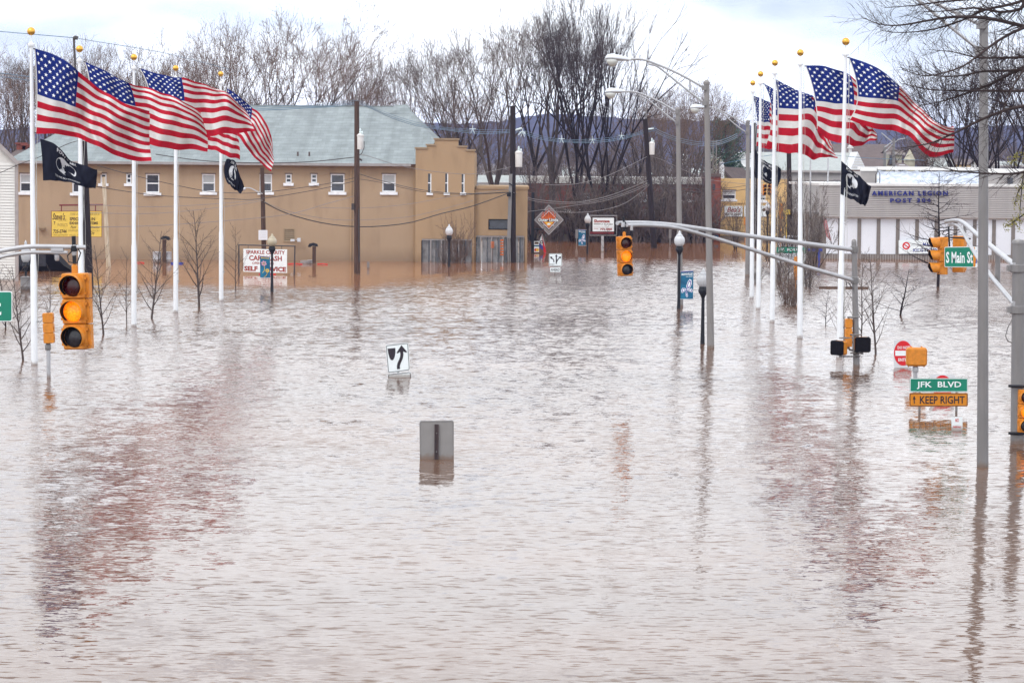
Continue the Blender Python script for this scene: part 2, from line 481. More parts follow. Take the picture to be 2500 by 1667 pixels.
    cr = n.new('ShaderNodeValToRGB')
    cr.color_ramp.elements[0].position = .35; cr.color_ramp.elements[0].color = (*WC0, 1)
    cr.color_ramp.elements[1].position = .65; cr.color_ramp.elements[1].color = (*WC1, 1)
    l(si.outputs['Fac'], cr.inputs['Fac'])
    # thicker silt in the slack water by the buildings
    mc = n.new('ShaderNodeMapRange'); mc.inputs['From Min'].default_value = .14; mc.inputs['From Max'].default_value = 1.0; mc.inputs['To Min'].default_value = 1.0; mc.inputs['To Max'].default_value = 0
    l(cm.outputs[0], mc.inputs['Value'])
    mi = n.new('ShaderNodeMixRGB'); mi.inputs[2].default_value = (.30, .125, .055, 1); l(mc.outputs[0], mi.inputs[0]); l(cr.outputs['Color'], mi.inputs[1])
    l(mi.outputs[0], p.inputs['Base Color'])
    return mt
WS = ((.05, .05), (.16, .16), (.24, .26))
DASH = .18
TILT = .050          # wind from behind the camera: the steeper wave faces look this way
WC0 = (.105, .060, .040); WC1 = (.145, .082, .054)
M['water'] = water_material()

def hill_h(x, y):
    a = 0
    if y < 204: return -2.3
    if y < 212: return -2.3 + 2.6 * (y - 204) / 8
    base = .3 + (y - 212) * .006
    if y > 1500:
        t = min(1, (y - 1500) / 1100.0)
        t = t * t * (3 - 2 * t)
        r = 46 + 5 * math.sin(x * .0061 + 1) + 3.5 * math.sin(x * .017 + .4) + 2 * math.sin(x * .043)
        base += t * (r - base)
    if y > 2600:
        base *= max(0.35, 1 - (y - 2600) / 2500)
    return base
ys = [-60, 0, 60, 120, 180, 204, 206, 208, 210, 212, 216, 230, 260, 320, 420, 600, 900, 1200, 1500, 1600, 1700, 1800, 1900, 2000, 2100, 2200, 2300, 2400, 2500, 2560, 2600, 2640, 2900, 3400, 4200, 6500]
g = MB()
rngt = random.Random(5)
def sheet(ylist, nx, half, hf):
    m_ = MB()
    for y in ylist:
        w = half(y)
        for i in range(nx + 1):
            x = -w + 2 * w * i / nx
            m_.v.append((x, y, hf(x, y)))
    for j in range(len(ylist) - 1):
        for i in range(nx):
            a = j * (nx + 1) + i
            m_.f.append((a, a + 1, a + nx + 2, a + nx + 1)); m_.m.append(0)
    return m_
setting('ground', sheet([y for y in ys if y <= 1500], 60, lambda y: 260 + max(0, y) * .5, hill_h), M['ground'])
def rough_hill(x, y):
    return hill_h(x, y) + (rngt.uniform(-1.6, 2.4) if y > 1650 else 0)
setting('hills', sheet([1499 + i * 28 for i in range(46)] + [2900, 3300, 3900], 420, lambda y: 1010 + (y - 1500) * .5, rough_hill), M['hill'])
wm = sheet([-60, 20, 100, 160, 211], 6, lambda y: 230, lambda x, y: 0.0)
setting('water', wm, M['water'])

# ------------------------------------------------------------------ signs and lettering
_TC = {}
def text_geo(body, bold=0.0, shear=0.0, space=1.0):
    k = (body, bold, shear, space)
    if k in _TC: return _TC[k]
    c = bpy.data.curves.new('t', 'FONT'); c.body = body; c.offset = bold; c.shear = shear; c.space_character = space; c.resolution_u = 2
    o = bpy.data.objects.new('t', c)
    me = o.to_mesh()
    vs = np.array([v.co[:] for v in me.vertices]); fs = [tuple(p.vertices) for p in me.polygons]
    o.to_mesh_clear(); bpy.data.objects.remove(o); bpy.data.curves.remove(c)
    lo = vs.min(0); hi = vs.max(0); sz = np.maximum(hi - lo, 1e-6)
    out = ((vs[:, 0] - lo[0]) / sz[0], 1 - (vs[:, 1] - lo[1]) / sz[1], fs)
    _TC[k] = out
    return out
def put_text(mb, S, body, u0, v0, u1, v1, o=.006, bold=0.0, shear=0.0, mat=0, space=1.0, bend=0.0):
    a, b, fs = text_geo(body, bold, shear, space)
    vs = []
    for x, y in zip(a, b):
        vv = v0 + y * (v1 - v0)
        if bend: vv += bend * (1 - (2 * x - 1) ** 2)
        vs.append(S(u0 + x * (u1 - u0), vv, o))
    mb.add(vs, fs, mat)
def quadS(TL, TR, BR, BL, d):
    P = [W(p[0], p[1], d) for p in (TL, TR, BR, BL)]
    nrm = (P[1] - P[0]).cross(P[3] - P[0]).normalized()
    if nrm.y > 0: nrm = -nrm
    def S(u, v, o=0.0):
        q = P[0] * ((1 - u) * (1 - v)) + P[1] * (u * (1 - v)) + P[2] * (u * v) + P[3] * ((1 - u) * v)
        return q + nrm * o
    S.w = (P[1] - P[0]).length; S.h = (P[3] - P[0]).length
    return S
def rectS(x0, y0, x1, y1, d):
    return quadS((x0, y0), (x1, y0), (x1, y1), (x0, y1), d)
def rrect(S, u0=0, v0=0, u1=1, v1=1, r=.03, n=4):
    ru, rv = r / S.w, r / S.h
    out = []
    for cu, cv, a0 in ((u1 - ru, v0 + rv, -90), (u1 - ru, v1 - rv, 0), (u0 + ru, v1 - rv, 90), (u0 + ru, v0 + rv, 180)):
        for i in range(n + 1):
            a = rad(a0 + 90 * i / n)
            out.append((cu + ru * math.cos(a), cv + rv * math.sin(a)))
    return out
def circ(S, cu, cv, r, n=20, squash=1.0):
    return [(cu + r / S.w * math.cos(2 * math.pi * i / n), cv + r * squash / S.h * math.sin(2 * math.pi * i / n)) for i in range(n)]
def scale_poly(poly, k, c=(.5, .5)):
    return [(c[0] + (u - c[0]) * k[0], c[1] + (v - c[1]) * k[1]) for u, v in poly]
def border(mb, S, inset, width, r, o=.005, mat=0):
    iu, iv = inset / S.w, inset / S.h
    ju, jv = (inset + width) / S.w, (inset + width) / S.h
    mb.ring(S, rrect(S, iu, iv, 1 - iu, 1 - iv, r), rrect(S, ju, jv, 1 - ju, 1 - jv, max(r - width, .004)), o, o - .003, mat)
def arrow_path(pts, w):
    """outline of a band following pts (sign units already in metres-like u,v)"""
    Lp = []; Rp = []
    for i, (x, y) in enumerate(pts):
        a = pts[max(i - 1, 0)]; b = pts[min(i + 1, len(pts) - 1)]
        tx, ty = b[0] - a[0], b[1] - a[1]; q = math.hypot(tx, ty) or 1
        nx, ny = -ty / q, tx / q
        Lp.append((x + nx * w / 2, y + ny * w / 2)); Rp.append((x - nx * w / 2, y - ny * w / 2))
    return Lp, Rp
def band(mb, S, pts, w, o=.006, mat=0):
    """pts in uv; w in u units; drawn as quads so bends stay clean"""
    asp = S.w / S.h
    q = [(u * asp, v) for u, v in pts]
    Lp, Rp = arrow_path(q, w * asp)
    for i in range(len(pts) - 1):
        poly = [(Lp[i][0] / asp, Lp[i][1]), (Lp[i + 1][0] / asp, Lp[i + 1][1]), (Rp[i + 1][0] / asp, Rp[i + 1][1]), (Rp[i][0] / asp, Rp[i][1])]
        mb.patch(S, poly, o, mat)
def post(mb, px, py0, py1, d, r, n=8, z0=None, z1=None):
    a = W(px, py0, d)
    zb = -1.2 if z0 is None else z0
    zt = a.z if z1 is None else z1
    mb.tube([(a.x, a.y, zb), (a.x, a.y, zt)], r, n)
    return a

# ------------------------------------------------------------------ flags
def catmull(row, u):
    n = len(row) - 1
    t = u * n; i = min(int(t), n - 1); f = t - i
    p0 = row[max(i - 1, 0)]; p1 = row[i]; p2 = row[i + 1]; p3 = row[min(i + 2, n)]
    return tuple(.5 * (2 * b + (c - a) * f + (2 * a - 5 * b + 4 * c - e) * f * f + (3 * b - a - 3 * c + e) * f ** 3) for a, b, c, e in zip(p0, p1, p2, p3))
def flag_surface(rows, d, amp, ph, k=1.6, drift=0.6, vmid=.54, wob=1.5):
    def base(u, v):
        a = catmull(rows[0], u); b = catmull(rows[1], u); c = catmull(rows[2], u)
        w0 = (v - vmid) * (v - 1) / (vmid); w1 = v * (v - 1) / (vmid * (vmid - 1)); w2 = v * (v - vmid) / (1 - vmid)
        x = a[0] * w0 + b[0] * w1 + c[0] * w2; y = a[1] * w0 + b[1] * w1 + c[1] * w2
        e = min(1, u * 2.2) 
        y += wob * e * math.sin(2 * math.pi * (2.3 * u + ph) + 1.5 * v) + wob * .5 * e * math.sin(2 * math.pi * (5.1 * u + ph * 2) + 3 * v)
        x += wob * .6 * math.sin(2 * math.pi * (1.1 * v + ph)) * e
        dd = d + drift * u + amp * e * (math.sin(2 * math.pi * (k * u + .45 * v + ph)) + .45 * math.sin(2 * math.pi * (2.7 * k * u - .6 * v + 2 * ph)) + .20 * math.sin(2 * math.pi * (5.3 * u + 1.3 * v + ph)) + .07 * math.sin(2 * math.pi * (11 * u - 3.1 * v + 3 * ph)))
        return W(x, y, dd)
    def S(u, v, o=0.0):
        q = base(u, v)
        if o:
            e = .004
            du = base(min(u + e, 1), v) - base(max(u - e, 0), v); dv = base(u, min(v + e, 1)) - base(u, max(v - e, 0))
            nn = du.cross(dv)
            if nn.length > 0: nn.normalize()
            if nn.y > 0: nn = -nn
            q = q + nn * o
        return q
    S.w = 2.7; S.h = 1.75
    return S
STAR = []
for i in range(10):
    a = math.pi / 2 + i * math.pi / 5
    r = 1 if i % 2 == 0 else .40
    STAR.append((r * math.cos(a), -r * math.sin(a)))
def us_flag(rows, d, amp, ph, label, **kw):
    kw.setdefault('k', 1.1 + 1.3 * ((ph * 7.3) % 1)); kw.setdefault('wob', 1.6 + 1.2 * ((ph * 3.7) % 1))
    S = flag_surface(rows, d, amp * 1.25, ph, **kw)
    nu, nv = 60, 39
    mb = MB()
    for j in range(nv + 1):
        for i in range(nu + 1):
            mb.v.append(tuple(S(i / nu, j / nv)))
    for j in range(nv):
        for i in range(nu):
            a = j * (nu + 1) + i
            mb.f.append((a, a + 1, a + nu + 2, a + nu + 1))
            if i == 0: c = 1
            elif j < 21 and i < 24: c = 2
            else: c = 0 if (j // 3) % 2 == 0 else 1
            mb.m.append(c)
    hoist = S(0, 0)
    t = thing('national_flag', label, 'flag', hoist, 'American flags on the white flagpoles')
    cl = part('cloth', mb, [M['flag_red'], M['flag_white'], M['flag_blue']], t, smooth='all')
    st = MB()
    for r in range(1, 10):
        for c in range(1, 12):
            if (r + c) % 2: continue
            cu = .012 + c / 12 * .388; cv = r / 10 * .5385
            for side in (.014, -.014):
                vs = [S(cu, cv, side)] + [S(cu + x * .0160, cv + y * .0250, side) for x, y in STAR]
                st.add(vs, [(0, 1 + i, 1 + (i + 1) % 10) for i in range(10)])
    part('stars', st, M['star_white'], cl, kind='stuff')
    g_ = MB()
    for v in (.01, .99):
        q = S(0, v); g_.lathe([(.0, -.02), (.03, -.012), (.03, .012), (0, .02)], q, 8)
    part('snap_hook', g_, M['steel_dark'], t)
    return t
def pow_flag(rows, d, amp, ph, label, eu=.5, flip=False, **kw):
    S = flag_surface(rows, d, amp, ph, vmid=.5, **kw)
    nu, nv = 30, 18
    mb = MB()
    for j in range(nv + 1):
        for i in range(nu + 1):
            mb.v.append(tuple(S(i / nu, j / nv)))
    for j in range(nv):
        for i in range(nu):
            a = j * (nu + 1) + i
            mb.f.append((a, a + 1, a + nu + 2, a + nu + 1)); mb.m.append(0)
    t = thing('memorial_flag', label, 'flag', S(0, 0), 'small black memorial flags under the American flags')
    cl = part('cloth', mb, M['flag_black'], t, smooth='all')
    SS = flag_surface(rows, d, amp, ph, vmid=.5, **kw); SS.w = 1.5; SS.h = 1.0
    e = MB()
    def mapc(cx, cy, pts): return [(cx + x, cy + y) for x, y in pts]
    R = .27
    disc = [(eu + R * .66 * math.cos(a), .47 + R * math.sin(a)) for a in [2 * math.pi * i / 28 for i in range(28)]]
    def fan(pts, c, o, mi):
        vs = [SS(c[0], c[1], o)] + [SS(u, v, o) for u, v in pts]
        n = len(pts)
        e.add(vs, [(0, 1 + i, 1 + (i + 1) % n) for i in range(n)], mi)
    for sg in (1, -1):
        fan(disc, (eu, .47), .012 * sg, 0)
        # dark profile of a bowed head and shoulders over the disc
        hd = [(-.02, -.17), (.03, -.20), (.09, -.17), (.125, -.09), (.12, .0), (.15, .10), (.20, .17), (.14, .25), (.0, .28), (-.06, .25), (-.02, .16), (-.055, .12), (-.06, .07), (-.085, .05), (-.065, -.01), (-.07, -.07), (-.05, -.13)]
        fan([(eu + x * .72, .47 + y) for x, y in hd], (eu + .03, .50), .020 * sg, 1)
        tower = [(-.15, -.05), (-.12, -.05), (-.12, .02), (-.105, .14), (-.115, .14), (-.125, .03), (-.145, .03), (-.155, .14), (-.165, .14), (-.15, .02)]
        fan([(eu + x * .72, .47 + y) for x, y in tower], (eu - .135 * .72, .0 + .47), .020 * sg, 1)
        put_text(e, SS, 'POW * MIA', eu - .17, .05, eu + .17, .16, .012 * sg, bold=.02)
        put_text(e, SS, 'YOU ARE NOT FORGOTTEN', eu - .22, .80, eu + .22, .86, .012 * sg, bold=.01, bend=.05)
    part('emblem', e, [M['print_white'], M['flag_black']], cl)
    return t
def flagpole(px_b, py_b, px_t, py_ball, label, dd=None):
    b = G(px_b, py_b); d = b.y
    tp = W(px_t, py_ball, d)
    s = ppm(d)
    t = thing('flagpole', label, 'flagpole', b, 'white flagpoles with gold balls')
    ax = tp - b
    def at(f): return b + ax * f
    H = ax.length
    m_ = MB(); m_.tube([b - ax * (2.2 / H), b, at(.30), at(.31), at(.6), at(.955)], [.105, .094, .088, .075, .068, .045], 14)
    part('pole_shaft', m_, M['pole_white'], t, smooth=True)
    m_ = MB(); m_.lathe([(.0, 0), (.09, .0), (.10, .03), (.10, .07), (.05, .09), (.05, .12), (.012, .13), (.012, .34)], at(.955), 12)
    part('truck', m_, M['pole_white'], t, smooth=True)
    m_ = MB(); r = .115
    m_.lathe([(0.004, -r)] + [(r * math.cos(rad(a)), r * math.sin(rad(a))) for a in range(-75, 76, 15)] + [(0.004, r)], tp, 16)
    part('finial_ball', m_, M['gold'], t, smooth='all')
    m_ = MB()
    for sx, k in ((.10, 1), (.13, -1)):
        pts = [at(.955 - (.955 - .12) * i / 12) + Vector((sx + .03 * math.sin(i * 1.3 * k), -.05, 0)) for i in range(13)]
        m_.tube(pts, .0055, 4)
    part('halyard', m_, M['rope'], t)
    m_ = MB(); a = at(.13); m_.box(a.x + .07, a.x + .16, a.y - .03, a.y + .0, a.z - .02, a.z + .02)
    part('cleat', m_, M['galv'], t)
    return d

# ------------------------------------------------------------------ traffic signals (local coordinates, face towards -y)
def amber_material():
    mt = mat('lens_amber_lit', (.9, .32, .01), .25, var=.1)
    t = mt.node_tree; n = t.nodes; p = n['Principled BSDF']
    co = n.new('ShaderNodeTexCoord'); mp = n.new('ShaderNodeMapping'); mp.inputs['Rotation'].default_value = (0, rad(45), 0)
    t.links.new(co.outputs['Object'], mp.inputs[0])
    ck = n.new('ShaderNodeTexVoronoi'); ck.inputs['Scale'].default_value = 48
    t.links.new(mp.outputs[0], ck.inputs['Vector'])
    cr = n.new('ShaderNodeValToRGB')
    cr.color_ramp.elements[0].color = (1.0, .24, .004, 1); cr.color_ramp.elements[0].position = .2
    cr.color_ramp.elements[1].color = (.62, .07, .0, 1); cr.color_ramp.elements[1].position = .75
    t.links.new(ck.outputs['Distance'], cr.inputs['Fac']); t.links.new(cr.outputs['Color'], p.inputs['Emission Color'])
    p.inputs['Emission Strength'].default_value = 1.5
    return mt
M['lens_amber'] = amber_material()
def signal_head(loc, yaw, tilt, k, label, lit=1, group='yellow three-lamp traffic signals', hanger=True, name='traffic_signal', strip=0, hood=.15):
    """head 1.07 m tall before scaling by k; loc = centre of its top"""
    t = thing(name, label, 'traffic light', loc, group)
    ORG[t.name] = Vector((0, 0, 0))
    t.rotation_euler = (0, tilt, yaw); t.scale = (k, k, k)
    for i in range(3):
        z1 = -.357 * i; z0 = z1 - .350
        h = MB(); h.bbox(-.172, .172, -.02, .18, z0 - .004, z1, .016)
        hs = part('housing_section', h, M['signal_yellow'], t)
        q = MB()
        q.bbox(-.166, .166, -.045, -.022, z0 + .006, z1 - .006, .016)
        for sx in (-1, 1):
            for zz in (.07, .28):
                q.box(sx * .172 - .02, sx * .172 + .02, -.035, .015, z1 - zz - .018, z1 - zz + .018)
        part('lamp_door', q, M['signal_yellow'], hs)
        zc = (z0 + z1) / 2
        v = MB(); n = 22; a0, a1 = rad(-50), rad(230); R = .160; Lr = hood
        ins = []
        for ring_, (rr, yy) in enumerate(((R, -.045), (R, -.045 - Lr), (R - .008, -.045 - Lr), (R - .008, -.045))):
            for j in range(n + 1):
                a = a0 + (a1 - a0) * j / n
                cut = (1 - .30 * max(0, math.cos(a - rad(270)) + .3)) 
                y2 = -.045 - (Lr * (1 if ring_ in (1, 2) else 0)) * min(1, cut)
                v.v.append((rr * math.cos(a), y2 if ring_ in (1, 2) else yy, zc + rr * math.sin(a)))
        for a in range(3):
            for j in range(n):
                v.f.append((a * (n + 1) + j, a * (n + 1) + j + 1, (a + 1) * (n + 1) + j + 1, (a + 1) * (n + 1) + j)); v.m.append(1 if a == 2 else 0)
        part('visor', v, [M['signal_yellow'], M['signal_black']], t, smooth=True)
        ln = MB(); prof = [(.150, 0), (.135, .018), (.09, .034), (.05, .044), (.004, .048)]
        ln.lathe(prof, (0, -.046, zc), 20, axis='y')
        part('lamp_lens', ln, M['lens_amber'] if (i == 1 and lit) else (M['lens_red'] if i == 0 else (M['lens_amber_off'] if i == 1 else M['lens_green'])), t, smooth='all',
             label='lit amber lens' if (i == 1 and lit) else None)
    if strip:
        for i in range(3):
            z1 = -.357 * i; xs0, xs1 = sorted((strip * .174, strip * .222))
            h = MB(); h.box(xs0, xs1, .0, .13, z1 - .345, z1 - .005)
            part('side_cover', h, M['signal_yellow'], t)
            for zz in (.08, .27):
                h = MB(); h.box(min(strip * .215, strip * .24), max(strip * .215, strip * .24), -.02, .03, z1 - zz - .03, z1 - zz + .03); part('latch', h, M['signal_yellow'], t)
    if hanger:
        h = MB(); h.lathe([(.045, 0), (.045, .10), (.03, .115), (.03, .13)], (0, .07, 0), 12)
        part('top_mount', h, M['signal_yellow'], t, smooth=True)
        h = MB(); h.lathe([(.028, .12), (.028, .30), (.05, .31), (.05, .38), (.03, .39), (.03, .52)], (0, .07, 0), 10)
        h.tube([(.03, .07, .4), (.10, .05, .28), (.05, .03, .14), (-.08, .05, .16), (-.10, .07, .25), (0, .07, .34)], .010, 5)
        part('hanger', h, M['black_metal'], t, smooth=True)
    return t
def ped_head(loc, yaw, k, label, back=False):
    t = thing('pedestrian_signal', label, 'pedestrian signal', loc, 'yellow pedestrian signal boxes')
    ORG[t.name] = Vector((0, 0, 0)); t.rotation_euler = (0, 0, yaw); t.scale = (k, k, k)
    h = MB(); h.bbox(-.23, .23, 0, .17, -.22, .22, .045); part('case', h, M['signal_yellow'], t)
    h = MB(); h.bbox(-.235, .235, -.13, -.002, -.225, .225, .045); part('hood', h, M['signal_black'], t)
    h = MB()
    for i in range(6): h.box(-.2 + i * .075, -.185 + i * .075, -.134, -.128, -.2, .2)
    part('louvre', h, M['signal_black'], t)
    h = MB()
    for sx in (-.17, .17): h.box(sx - .02, sx + .02, .02, .12, .21, .235)
    h.lathe([(.035, -.30), (.035, -.21)], (0, .08, 0), 10)
    part('clamp', h, M['galv'], t)
    return t

# ------------------------------------------------------------------ buildings
def wall_holes(mb, x0, x1, z0, z1, holes, y, th=.22, mat=0):
    xs = sorted({x0, x1} | {h[0] for h in holes} | {h[1] for h in holes})
    zs = sorted({z0, z1} | {h[2] for h in holes} | {h[3] for h in holes})
    for i in range(len(xs) - 1):
        for j in range(len(zs) - 1):
            cx, cz = (xs[i] + xs[i + 1]) / 2, (zs[j] + zs[j + 1]) / 2
            if any(h[0] < cx < h[1] and h[2] < cz < h[3] for h in holes): continue
            mb.add([(xs[i], y, zs[j]), (xs[i + 1], y, zs[j]), (xs[i + 1], y, zs[j + 1]), (xs[i], y, zs[j + 1])], [(0, 1, 2, 3)], mat)
    for h in holes:
        a, b, c, e = h
        mb.add([(a, y, c), (a, y + th, c), (a, y + th, e), (a, y, e)], [(0, 1, 2, 3)], mat)
        mb.add([(b, y + th, c), (b, y, c), (b, y, e), (b, y + th, e)], [(0, 1, 2, 3)], mat)
        mb.add([(a, y, e), (a, y + th, e), (b, y + th, e), (b, y, e)], [(0, 1, 2, 3)], mat)
        mb.add([(a, y + th, c), (a, y, c), (b, y, c), (b, y + th, c)], [(0, 1, 2, 3)], mat)
def xz(px, py, d):
    p = W(px, py, d); return p.x, p.z
def hole_px(x0, y0, x1, y1, d):
    a = xz(x0, y0, d); b = xz(x1, y1, d)
    return (a[0], b[0], b[1], a[1])
def sash_window(parent, hole, y, blind=True, frame='frame_white', sill=True, th=.14):
    a, b, c, e = hole
    f = MB(); w = .075
    yy0, yy1 = y + .05, y + .14
    f.box(a, a + w, yy0, yy1, c, e); f.box(b - w, b, yy0, yy1, c, e)
    f.box(a + w, b - w, yy0, yy1, e - w, e); f.box(a + w, b - w, yy0, yy1, c, c + w)
    mid = (c + e) / 2; f.box(a + w, b - w, yy0 - .01, yy1 - .01, mid - .035, mid + .035)
    fo = part('window', f, M[frame], parent)
    g = MB(); g.box(a + w * .5, b - w * .5, y + .10, y + .12, mid, e - w * .5)
    part('pane', g, M['glass_blind'] if blind else M['glass_dark'], fo)
    g = MB(); g.box(a + w * .5, b - w * .5, y + .085, y + .10, c + w * .5, mid)
    part('pane', g, M['glass_dark'], fo)
    if sill:
        s_ = MB(); s_.box(a - .12, b + .12, y - .10, y + .16, c - .17, c - .004)
        part('sill', s_, M['frame_white'], fo)
    l_ = MB(); l_.box(a - .05, b + .05, y - .02, y + .05, e + .003, e + .055)
    part('lintel', l_, M['roof_brown'], fo)

DT = 159.0
bx0, _ = xz(38, 500, DT); bx1, _ = xz(1016, 500, DT)
_, zeave = xz(560, 397, DT)
tan = thing('commercial_building', 'long tan stucco building with grey shingle roof and stepped parapet at its right end', 'building', (bx0, DT, 0))
big = [(48, 424, 76, 469), (176, 425, 204, 471), (356, 425, 389, 471), (493, 425, 525, 469), (634, 425, 664, 469), (807, 425, 841, 469), (933, 425, 966, 469)]
small = [(245, 424, 260, 448), (308, 424, 321, 448), (697, 425, 712, 447), (759, 425, 774, 447)]
bh = [hole_px(*h, DT) for h in big]; sh = [hole_px(*h, DT) for h in small]
vent_h = hole_px(695, 561, 718, 589, DT)
w = MB(); wall_holes(w, bx0, bx1, -2.5, zeave, bh + sh + [vent_h], DT)
w.add([(bx0, DT, -2.5), (bx0, DT + 22, -2.5), (bx0, DT + 22, zeave), (bx0, DT, zeave)], [(3, 2, 1, 0)])
w.box(bx0 + .1, bx1, DT + .25, DT + 22, -2.5, zeave - .05)
part('wall', w, M['tan'], tan)
for i_, h in enumerate(bh): sash_window(tan, h, DT, blind=(i_ % 3 != 2))
for h in sh: sash_window(tan, h, DT, blind=False)
a, b, c, e = vent_h
v = MB(); v.box(a - .06, b + .06, DT - .03, DT + .05, e, e + .07); v.box(a - .06, b + .06, DT - .03, DT + .05, c - .07, c); v.box(a - .06, a, DT - .03, DT + .05, c, e); v.box(b, b + .06, DT - .03, DT + .05, c, e)
vo = part('vent_frame', v, M['louvre'], tan)
for i in range(6):
    s_ = MB(); z = c + (e - c) * (i + .5) / 6
    s_.add([(a, DT - .01, z - .04), (b, DT - .01, z - .04), (b, DT + .06, z + .05), (a, DT + .06, z + .05), (a, DT - .01, z - .055), (b, DT - .01, z - .055), (b, DT + .06, z + .035), (a, DT + .06, z + .035)],
           [(0, 1, 2, 3), (7, 6, 5, 4), (0, 4, 5, 1), (1, 5, 6, 2), (2, 6, 7, 3), (3, 7, 4, 0)])
    part('louvre_blade', s_, M['louvre'], vo)
# roof: hip at both ends
DR = 172.0
re = W(995, 262, DR); rl = W(262, 262, DR)
rz = re.z
front = DT - .45
ez = zeave - .02
rr = MB()
xl, xr = bx0 - .5, xz(1062, 390, DT)[0]
rr.add([(xl, front, ez), (bx1 + .0, front, ez), (xr, DT + 1.2, xz(1062, 345, DT + 1.2)[1]), (re.x, DR, rz), (rl.x, DR, rz)], [(0, 1, 2, 3, 4)])
rr.add([(xl, front, ez), (rl.x, DR, rz), (xl, DR + 13, ez)], [(0, 1, 2)])
rr.add([(xr, DT + 1.2, xz(1062, 345, DT + 1.2)[1]), (xr + 1.5, DR + 13, ez), (re.x, DR, rz)], [(0, 1, 2)])
rr.add([(xl, DR + 13, ez), (rl.x, DR, rz), (re.x, DR, rz), (xr + 1.5, DR + 13, ez)], [(0, 1, 2, 3)])
def shingle_mat():
    mt = mat('roof_shingle', (.25, .280, .285), .85, var=.10, scale=1.2, bump=.3, bscale=14)
    t = mt.node_tree; n = t.nodes; p = n['Principled BSDF']
    src = p.inputs['Base Color'].links[0].from_socket
    g = n.new('ShaderNodeNewGeometry'); sp = n.new('ShaderNodeSeparateXYZ'); t.links.new(g.outputs['Position'], sp.inputs[0])
    cb = n.new('ShaderNodeCombineXYZ'); t.links.new(sp.outputs['X'], cb.inputs[0]); t.links.new(sp.outputs['Z'], cb.inputs[1])
    bk = n.new('ShaderNodeTexBrick'); bk.inputs['Scale'].default_value = 1.0
    bk.inputs['Brick Width'].default_value = .5; bk.inputs['Row Height'].default_value = .17; bk.inputs['Mortar Size'].default_value = .008
    bk.inputs['Color1'].default_value = (1, 1, 1, 1); bk.inputs['Color2'].default_value = (.80, .80, .80, 1); bk.inputs['Mortar'].default_value = (.62, .62, .62, 1)
    t.links.new(cb.outputs[0], bk.inputs['Vector'])
    mm = n.new('ShaderNodeMixRGB'); mm.blend_type = 'MULTIPLY'; mm.inputs[0].default_value = .85
    t.links.new(src, mm.inputs[1]); t.links.new(bk.outputs['Color'], mm.inputs[2])
    # rain streaks down the slope
    st = n.new('ShaderNodeTexNoise'); st.inputs['Scale'].default_value = 1; st.inputs['Detail'].default_value = 6
    mp = n.new('ShaderNodeMapping'); mp.inputs['Scale'].default_value = (1.3, .12, 1); t.links.new(cb.outputs[0], mp.inputs[0]); t.links.new(mp.outputs[0], st.inputs['Vector'])
    mr = n.new('ShaderNodeMapRange'); mr.inputs['From Min'].default_value = .3; mr.inputs['From Max'].default_value = .7; mr.inputs['To Min'].default_value = .80; mr.inputs['To Max'].default_value = 1.12
    t.links.new(st.outputs['Fac'], mr.inputs['Value'])
    m2 = n.new('ShaderNodeVectorMath'); m2.operation = 'SCALE'; t.links.new(mm.outputs[0], m2.inputs[0]); t.links.new(mr.outputs[0], m2.inputs['Scale'])
    t.links.new(m2.outputs[0], p.inputs['Base Color'])
    return mt
M['shingle'] = shingle_mat()
ro = part('roof', rr, M['shingle'], tan)
g = MB(); g.box(xl, bx1 - .3, front - .14, front - .004, ez - .13, ez + .03)
part('gutter', g, M['frame_grey'], ro)
g = MB(); g.box(rl.x, re.x, DR - .12, DR + .12, rz - .02, rz + .06); part('ridge_cap', g, M['shingle'], ro)
g = MB()
va, vb = W(955, 280, DR - 1.2), W(1000, 262, DR - 1.2)
z0v, z1v = xz(980, 292, DR - 1.2)[1], xz(980, 263, DR - 1.2)[1]
g.box(va.x + .25, vb.x - .1, DR - 1.5, DR + 1.2, z0v, z1v - .35)
dv = part('roof_dormer', g, M['louvre'], ro)
g = MB(); xm = (va.x + vb.x) / 2 + .3
g.add([(va.x - .1, DR - 1.7, z1v - .38), (vb.x + .15, DR - 1.7, z1v - .42), (vb.x - .15, DR - 1.2, z1v + .2), (va.x + .2, DR - .6, z1v + .18)], [(0, 1, 2, 3)])
g.add([(vb.x + .15, DR - 1.7, z1v - .42), (vb.x + .25, DR + 1.2, z1v - .5), (vb.x - .15, DR + .2, z1v + .2), (vb.x - .15, DR - 1.2, z1v + .2)], [(0, 1, 2, 3)])
part('dormer_roof', g, M['shingle'], ro)
for px in (727, 755):
    q = W(px, 388, DT + 1.2); g = MB(); g.tube([(q.x, q.y, q.z - .3), (q.x, q.y, q.z + .42)], .055, 8); g.lathe([(.12, 0), (.06, .08)], (q.x, q.y, q.z - .02), 8)
    part('vent_pipe', g, M['roof_brown'], ro)
for px, r_ in ((857, .05), (1012, .06), (1020, .04)):
    q = W(px, 400, DT); g = MB(); g.box(q.x - r_, q.x + r_, DT - .13, DT - .02, -2, zeave - .16)
    part('downpipe', g, M['tan2'], tan)
